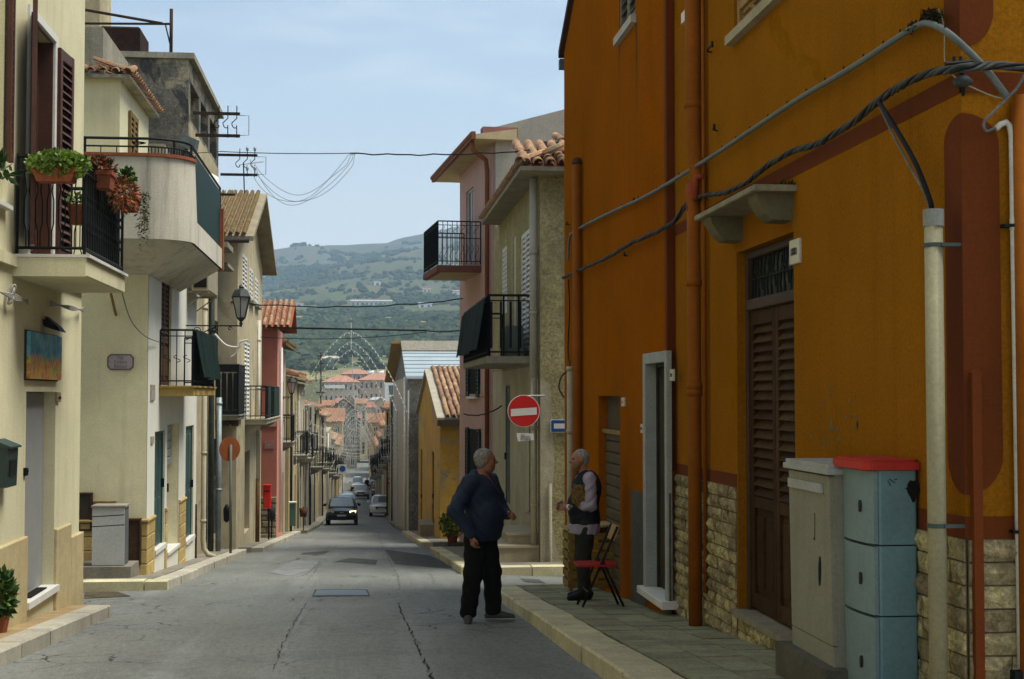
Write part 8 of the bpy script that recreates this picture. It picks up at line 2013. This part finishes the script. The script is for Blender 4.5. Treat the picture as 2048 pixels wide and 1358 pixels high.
fc = ell(ho(.075, 0, .0), (.085, .11, .105), hyaw)
P.mesh('hair', [(minus(folds(hs_, .0025, (160, 150, 170), 1), fc), .007)], hairg)
for s in (-1, 1): P.mesh('eye', [(ell(ho(.080, s*.031, .004), (.010, .012, .010), hyaw), .005)], eyem)
# ---- man in the vest
fp = ong(1172, 1199, .12); q = Vector((fp.x, fp.y+.05, g(fp.y+.05)+.118))
P = Person('grey-haired man in a dark vest and lavender shirt on the pavement', q, math.atan2(-.04, -1.0))
ankR, ankL = (-.02, -.10, .085), (.03, .10, .085); knR, knL = (.02, -.10, .47), (.04, .10, .47); hpR, hpL = (0, -.09, .86), (0, .09, .86)
wrL, wrR = (.205, .045, 1.035), (.225, -.06, 1.05); elL, elR = (-.02, .225, 1.06), (-.03, -.21, 1.06); shL, shR = (-.02, .185, 1.365), (-.02, -.185, 1.365)
legs = [cap(hpR, knR, .08, .056), cap(knR, ankR, .054, .038), cap(hpL, knL, .08, .056), cap(knL, ankL, .054, .038)]
torso = [ell((-.005, 0, 1.24), (.125, .178, .20)), ell((.03, 0, 1.04), (.14, .165, .17)), ell((0, 0, .90), (.13, .16, .11)), cap((-.015, -.14, 1.37), (-.015, .14, 1.37), .06)]
arms = [cap(shR, elR, .05, .042), cap(elR, wrR, .043, .027), cap(shL, elL, .05, .042), cap(elL, wrL, .043, .027)]
neck = [cap((-.01, 0, 1.39), (.035, 0, 1.50), .054, .052)]
hyaw = R(6); hf, ho = head((.065, 0, 1.565), hyaw, .98)
core = blend(torso+arms+legs+neck, .035)
P.mesh('body', [(core, .016), (hf, .0075), (hand(wrL, (.95, -.22, .0), (-.1, -.8, -.35), -1, .75), .005), (hand(wrR, (.92, .25, .02), (-.1, .8, -.35), 1, .75), .005)], skin2)
vt_ = cutz(blend([ell((-.015, 0, 1.24), (.168, .200, .215)), ell((.02, 0, 1.04), (.180, .190, .20)), ell((.0, 0, .90), (.175, .186, .16)), cap((-.015, -.125, 1.37), (-.015, .125, 1.37), .075)], .045), .835)
nk = blend([cap((.03, 0, 1.36), (.06, 0, 1.55), .062, .075), cap((.12, 0, 1.24), (.06, 0, 1.45), .012, .055)], .02)
ah = blend([cap(shL, (shL[0]-.01, .32, 1.30), .088), cap(shR, (shR[0]-.01, -.32, 1.30), .088)], .01)
P.mesh('vest', [(minus(minus(folds(folds(vt_, .005), .003, (75, 60, 52), 5), nk), ah), .010)], vest)
el2 = lambda e, w_: tuple(np.array(e)*.70+np.array(w_)*.30)
sl = blend([cap(shR, elR, .066, .060), cap(elR, el2(elR, wrR), .058, .052), cap(shL, elL, .066, .060), cap(elL, el2(elL, wrL), .058, .052)], .02)
so2 = minus(cutz(blend([ell((-.005, 0, 1.24), (.138, .188, .21)), cap((-.015, -.13, 1.37), (-.015, .13, 1.37), .066)], .04), 1.1), blend([cap((.03, 0, 1.38), (.05, 0, 1.55), .056, .07)], .01))
hem = cutz(blend([ell((.01, 0, .86), (.172, .198, .18)), ell((.01, 0, .76), (.160, .190, .10))], .04), .735, .85)
P.mesh('shirt', [(folds(folds(sl, .007, (44, 40, 36), 3), .004, (80, 70, 60), 1), .008), (so2, .014), (folds(hem, .006, (40, 60, 10), 1), .010)], shirt)
colr = minus(blend([cap((-.03, -.05, 1.425), (-.03, .05, 1.425), .036), cap((-.02, -.06, 1.42), (.085, -.035, 1.365), .026, .020), cap((-.02, .06, 1.42), (.085, .035, 1.365), .026, .020)], .02), blend([cap((.02, 0, 1.36), (.045, 0, 1.56), .051, .055)], .01))
P.mesh('collar', [(colr, .007)], shirt)
tr_ = blend([ell((0, 0, .90), (.145, .175, .13)), cap(hpR, knR, .105, .082), cap(knR, (ankR[0], ankR[1], .11), .082, .068), cap(hpL, knL, .105, .082), cap(knL, (ankL[0], ankL[1], .11), .082, .068)], .03)
P.mesh('trousers', [(cutz(folds(tr_, .006, (30, 26, 24), 4), .05, .95), .012)], pt2)
for a in (ankR, ankL):
    u = blend(foot(a, (1, -.15 if a[1] < 0 else .1), .17), .02); P.mesh('shoe', [(cutz(u, .0), .008)], shb)
hs_ = blend([ell(ho(-.022, 0, .030), (.098, .082, .090), hyaw), ell(ho(-.048, 0, -.025), (.055, .068, .055), hyaw)], .02)
fc = ell(ho(.080, 0, -.005), (.085, .11, .10), hyaw)
P.mesh('hair', [(minus(folds(hs_, .0025, (160, 150, 170), 1), fc), .007)], hairw)
P.mesh('moustache', [(blend([cap(ho(.098, .004, -.045), ho(.085, .030, -.056), .008, .006), cap(ho(.098, -.004, -.045), ho(.085, -.030, -.056), .008, .006)], .004), .004)], hairw)
for s in (-1, 1): P.mesh('eye', [(ell(ho(.078, s*.030, .004), (.010, .012, .010), hyaw), .005)], eyem)
wv = np.array(wrL)-np.array(elL); wv /= np.linalg.norm(wv); wc = np.array(wrL)-wv*.012
a_ = P.W(wc-wv*.014); b_ = P.W(wc+wv*.014); MB().tube([a_, b_], .0335, 14).build('watch_strap', whitepaint, P.t)
o_ = np.array(P.W(wc+np.array([0, .034, .012]))); MB().lathe(o_, [(.0, -.014), (.017, -.012), (.017, .012), (.0, .014)], 10).build('watch_face', M('watch_grey', (.2, .2, .2), .3, .1, 5, 0), P.t)
wm_ = np.array(P.W((.315, -.005, 1.04))); MB().box(wm_[0]-.03, wm_[0]+.03, wm_[1]-.004, wm_[1]+.004, wm_[2]-.004, wm_[2]+.004).build('pencil', whitepaint, P.t)
# ---- distant walker
Yp = 192.; x_ = ony(734, 970, Yp).x
P = Person('distant walker in dark clothes in the middle of the street', (x_, Yp, g(Yp)), math.pi/2)
core = blend([cap((.12, -.08, .08), (.04, -.09, .48), .05, .06), cap((.04, -.09, .48), (0, -.09, .9), .06, .08), cap((-.2, .08, .1), (-.05, .09, .48), .05, .06), cap((-.05, .09, .48), (0, .09, .9), .06, .08), ell((0, 0, 1.15), (.12, .18, .3)), cap((0, -.2, 1.4), (.1, -.26, .95), .05, .04), cap((0, .2, 1.4), (-.1, .26, .95), .05, .04), cap((0, 0, 1.4), (0, 0, 1.55), .055), ell((.01, 0, 1.62), (.1, .085, .125))], .03)
P.mesh('body', [(core, .03)], skin1)
P.mesh('coat', [(cutz(blend([ell((0, 0, 1.15), (.15, .21, .34)), cap((0, -.2, 1.4), (.1, -.26, 1.0), .065, .055), cap((0, .2, 1.4), (-.1, .26, 1.0), .065, .055)], .03), .8), .03)], M('coat_dark', (.025, .025, .035), .9, .1, 5, 0))
P.mesh('trousers', [(cutz(blend([cap((.12, -.08, .1), (.04, -.09, .48), .065, .075), cap((.04, -.09, .48), (0, -.09, .9), .075, .1), cap((-.2, .08, .12), (-.05, .09, .48), .065, .075), cap((-.05, .09, .48), (0, .09, .9), .075, .1)], .03), .06), .03)], pt1)
# ================================================================== hillside: woods, fields, far houses
def ico():
    bm = bmesh.new(); bmesh.ops.create_icosphere(bm, subdivisions=2, radius=1.0); V = np.array([v.co[:] for v in bm.verts]); F = [[v.index for v in f.verts] for f in bm.faces]; bm.free(); return V, F
IV, IF = ico()
rng = np.random.default_rng(5)
def vnoise(x, y, s): return math.sin(x*s*1.0+1.3)*math.cos(y*s*.55+.7)+.6*math.sin(x*s*2.3+y*s*1.1+2.)+.4*math.cos(y*s*2.1-x*s*1.7)
def clumps(pts, name, mat, label):
    V = []; F = []; n = 0
    for (x, y, z, r) in pts:
        d = IV*(1+rng.normal(0, .16, (len(IV), 1))); d = d*np.array([r*rng.uniform(.8, 1.3), r*rng.uniform(.8, 1.3), r*rng.uniform(.65, 1.0)]) + np.array([x, y, z+r*.5])
        V.append(d); F += [[a+n for a in f] for f in IF]; n += len(IV)
    me = bpy.data.meshes.new(name); me.from_pydata(np.concatenate(V).tolist(), [], F); me.materials.append(mat); o = bpy.data.objects.new(name, me); C.objects.link(o); tag(o, label, 'woods', kind='stuff'); return o
wdm = M('wood_foliage', (.042, .062, .026), 1, .45, .12, 0, fine=.0, spec=.1); wdm2 = M('scrub_foliage', (.065, .080, .036), 1, .4, .12, 0, fine=.0, spec=.1)
A, B = [], []
for _ in range(26000):
    y = 480+ (2900-480)*random.random()**1.15; w_ = .085*y+15; x = random.uniform(-w_*1.25, w_*1.45)+.005*y
    py_ = 790-2844*hillz(x, y)/y; px_ = 720+2844*x/y
    k = vnoise(x, y*.8, .011)+.5*vnoise(x, y, .03)
    dens = -1.
    if 650 < py_ < 708 and k > -.9: dens = .75 if 560 < px_ < 990 else .5          # dark wood band above the town
    if 655 < py_ < 690 and 575 < px_ < 830: dens = .95
    if 704 < py_ < 742: dens = .55 if k > .1 else .1
    if 618 < py_ < 628 and 640 < px_ < 800: dens = .9             # hedge below the long shed
    if 628 <= py_ <= 650: dens = .22 if k > .2 else .04
    if 545 < py_ <= 612: dens = .62 if k > .0 else .04
    if 520 < py_ <= 545: dens = .6 if (k > .25 and px_ > 560) else .04
    if py_ <= 520: dens = .22 if k > .95 else .008
    if 700 < px_ < 788 and 598 < py_ < 616: continue
    if random.random() > dens: continue
    r = random.uniform(2.0, 4.6) if y < 2000 else random.uniform(3.2, 6.5)
    if y < 640: r *= .7
    (A if random.random() < .6 else B).append((x, y, hillz(x, y)-.3*r, r))
print('clumps', len(A), len(B))
clumps(A[:4200], 'woodland', wdm, 'dark green woods spread over the far hillside'); clumps(B[:3400], 'scrub', wdm2, 'grey-green scrub spread over the far hillside')
# individual trees round the town
def tree(x, y, H, Rr, label, mats, n=900, name='tree', z=None):
    z = hillz(x, y) if z is None else z; t = thing(name, label, 'tree', (x, y, z), 'trees round the far houses')
    m = MB(); m.tube([(x, y, z-.3), (x+.1, y, z+H*.35), (x, y, z+H*.7)], [.22, .15, .05], 6)
    for k in range(4): a = k*1.6; m.tube([(x, y, z+H*(.3+.07*k)), (x+Rr*.6*math.cos(a), y+Rr*.6*math.sin(a), z+H*(.55+.07*k))], [.09, .03], 5)
    m.build('trunk', M('bark', (.06, .045, .03), .95, .2, 4, .2, 20), t)
    lobes = [(x+random.gauss(0, Rr*.42), y+random.gauss(0, Rr*.42), z+H*random.uniform(.42, .85), Rr*random.uniform(.35, .6)) for _ in range(11)]
    bl = [MB() for _ in mats]
    for _ in range(n):
        lx, ly, lz, lr = random.choice(lobes); d = Vector((random.gauss(0, 1), random.gauss(0, 1), random.gauss(0, 1))).normalized(); p = Vector((lx, ly, lz))+d*lr*random.random()**.35
        random.choice(bl).leaf(p, d+Vector((random.gauss(0, .7), random.gauss(0, .7), random.gauss(0, .7))), random.uniform(.35, .75), random.uniform(.3, .5))
    for b, mt in zip(bl, mats): b.build('crown', mt, t)
fl1 = M('far_leaf_dark', (.030, .050, .020), .9, .3, .6, 0, fine=0); fl2 = M('far_leaf_mid', (.055, .085, .03), .9, .3, .6, 0, fine=0); fl3 = M('far_leaf_yellow', (.10, .12, .035), .9, .3, .6, 0, fine=0)
spots = [(668, 722, 500), (684, 718, 520), (702, 722, 505), (722, 716, 530), (738, 720, 515), (752, 724, 500), (770, 718, 525), (790, 720, 540), (655, 726, 510), (808, 712, 560), (632, 705, 560), (826, 706, 570), (745, 700, 600), (690, 700, 610)]
for k, (px_, py_, y) in enumerate(spots):
    x = ony(px_, py_, y).x; tree(x, y, random.uniform(5.5, 8), random.uniform(2.6, 3.8), '%s %s tree in the belt above the pink roofs' % (['leftmost', 'second', 'third', 'fourth', 'fifth', 'sixth', 'seventh', 'middle', 'ninth', 'tenth', 'eleventh', 'twelfth', 'thirteenth', 'rightmost'][sorted(s[0] for s in spots).index(px_)], ['round dark', 'bushy green', 'yellowish green'][k % 3]), [[fl1, fl2], [fl2, fl1], [fl3, fl2]][k % 3], 520)
# town blocks
wl = M('town_wall_pale', (.46, .41, .34), .95, .12, .2, .1, 4, fine=.05); wl2 = M('town_wall_pinkish', (.45, .36, .29), .95, .12, .2, .1, 4, fine=.05); wlw = M('town_wall_white', (.66, .66, .63), .9, .06, .2, .05, 4, fine=.03); rfp = M('town_roof_pink', (.40, .20, .135), .95, .15, .3, .5, 2.2, fine=.1)
wind = M('town_window_frame', (.16, .14, .11), .8, .1, 2, 0)
def town(label, pa, pb, yt, yb, Y, dep, mat, roof, rh, nx, nz, ridge='hip', ov=.8):
    p0, p1 = ony(pa, yt, Y), ony(pb, yb, Y); return box_house('apartment_block', label, p0.x, p1.x, Y, Y+dep, p1.z-6, p0.z, mat, roof, rh, nx, nz, ridge, wind, ov, 'building')
h = town('pale apartment block with balconies under a wide pink roof', 648, 716, 764, 792, 430, 12, wl, rfp, 2.0, 7, 3)
F = FE(430); z_ = ony(680, 776, 430).z
mb = MB(F); mb.box(ony(650, 780, 430).x, ony(690, 780, 430).x, z_-.1, z_+.05, 0, 1.2); mb.box(ony(650, 780, 430).x, ony(690, 780, 430).x, z_+.05, z_+.9, 1.1, 1.2); mb.build('balcony', wlw, h.root)
town('long pinkish apartment block right of the pale one', 719, 796, 760, 790, 445, 12, wl2, rfp, 2.2, 8, 3)
town('rear apartment block with a pink roof seen above the others', 684, 742, 748, 760, 470, 10, wl2, rfp, 1.6, 6, 2)
town('white cubic house with one dark window', 770, 794, 762, 800, 400, 8, wlw, None, 0, 1, 2)
town('pale blue walled house low in the valley', 742, 767, 800, 822, 380, 8, M('pale_blue_wall', (.45, .53, .55), .9, .06, .2, 0, 4, fine=.03), M('grey_roof_far', (.35, .36, .34), .9, .1, .3, 0), .8, 2, 1)
import itertools
rr2 = random.Random(11); cols_ = ['cream', 'ochre', 'grey', 'pale', 'pinkish']; mts_ = [wl, cE, cC, cD, wl2]
rows_ = [(640, 668, 812, 300), (668, 690, 806, 330), (690, 712, 802, 350), (712, 734, 808, 320), (734, 752, 815, 300), (752, 772, 806, 340), (772, 790, 812, 310), (700, 722, 836, 290), (655, 676, 838, 285), (738, 756, 842, 284)]
for k, (pa, pb, yt, Y) in enumerate(rows_):
    c = k % 5; town('%s small town house below the pink roofs, %s' % (cols_[c], ['far left', 'left of the middle', 'in the middle', 'right of the middle', 'above the street end', 'second from the right', 'far right', 'low in the middle', 'low on the left', 'low on the right'][k]), pa, pb-2, yt, 880, Y, 9, mts_[c], rfp if k % 3 else farroof, rr2.uniform(.8, 1.5), 2, 2, ['x', 'hip', 'y'][k % 3], .4)
for px_, lab in ((742, 'left white rooftop water tank on the pink roofs'), (762, 'right white rooftop water tank on the pink roofs')):
    c = ony(px_, 748, 452); m = MB(); m.tube([(c.x-1.0, 452, c.z+.1), (c.x+1.0, 452, c.z+.55)], .65, 10); t = tag(m.build('water_tank', wlw, smooth=True), lab, 'water tank')
def hill_house(label, pa, pb, yt, yb, roof, dep=10, mat=wlw, rh=1.0, nx=3, cat='building', ridge='x'):
    # stands where the line of sight through its foot meets the slope
    lo, hi = 480., 3000.
    d = ray((pa+pb)/2, yb)
    for _ in range(50):
        m_ = (lo+hi)/2; p = d*(m_/d.y)
        if p.z > hillz(p.x, m_): lo = m_
        else: hi = m_
    Y = lo; p0, p1 = ony(pa, yt, Y), ony(pb, yb, Y); return box_house('hill_building', label, p0.x, p1.x, Y, Y+dep, p1.z-3, p0.z, mat, roof, rh, nx, 1, ridge, wind, .5, cat)
shd = M('shed_wall', (.48, .48, .46), .9, .08, .1, .05, 2, fine=.03)
hill_house('long pale shed with many bays halfway up the hillside', 702, 784, 602, 611, M('shed_roof', (.42, .36, .35), .8, .1, .1, 0), 14, shd, 1.6, 9, 'shed')
hill_house('white box house standing highest on the slope', 748, 762, 563, 571, None, 9, wlw, 0, 1)
hill_house('small white house low on the slope in the middle', 770, 787, 634, 643, None, 9, wlw, 0, 2)
hill_house('white gabled farm building right of the long shed', 838, 864, 607, 615, M('pale_sheet_far', (.5, .53, .55), .7, .1, .1, 0), 12, wlw, 1.2, 2)
hill_house('small house with a red roof at the right of the slope', 846, 862, 578, 583, rfp, 8, wlw, 1.0, 2)
hill_house('white house on the slope next to the pink house', 906, 926, 582, 593, rfp, 9, wlw, 1.2, 2)
hill_house('low ochre cottage among the trees above the long shed', 704, 715, 578, 583, rfp, 8, wl, .8, 1)
hill_house('small villa with a pale roof among the trees right of the utility pole', 645, 676, 717, 726, M('pale_roof_far', (.45, .38, .32), .9, .1, .3, 0), 10, wl, 1.2, 3)
hill_house('pale cottage at the left foot of the slope', 590, 606, 607, 613, rfp, 8, wlw, .8, 1)
# ================================================================== air
mb = MB(); mb.box(-2600, 2600, -75, 4300, -40, 900); hz = mb.build('haze', M('haze_dummy', (1, 1, 1)))
hm = bpy.data.materials.new('haze'); hm.use_nodes = True; nt = hm.node_tree; nt.nodes.clear(); o = nt.nodes.new('ShaderNodeOutputMaterial'); v = nt.nodes.new('ShaderNodeVolumePrincipled')
v.inputs['Color'].default_value = (.55, .80, 1, 1); v.inputs['Density'].default_value = .00025; v.inputs['Anisotropy'].default_value = .2; nt.links.new(v.outputs[0], o.inputs['Volume'])
hz.data.materials.clear(); hz.data.materials.append(hm); tag(hz, 'thin bluish air haze over the valley and hill', 'haze', kind='stuff')
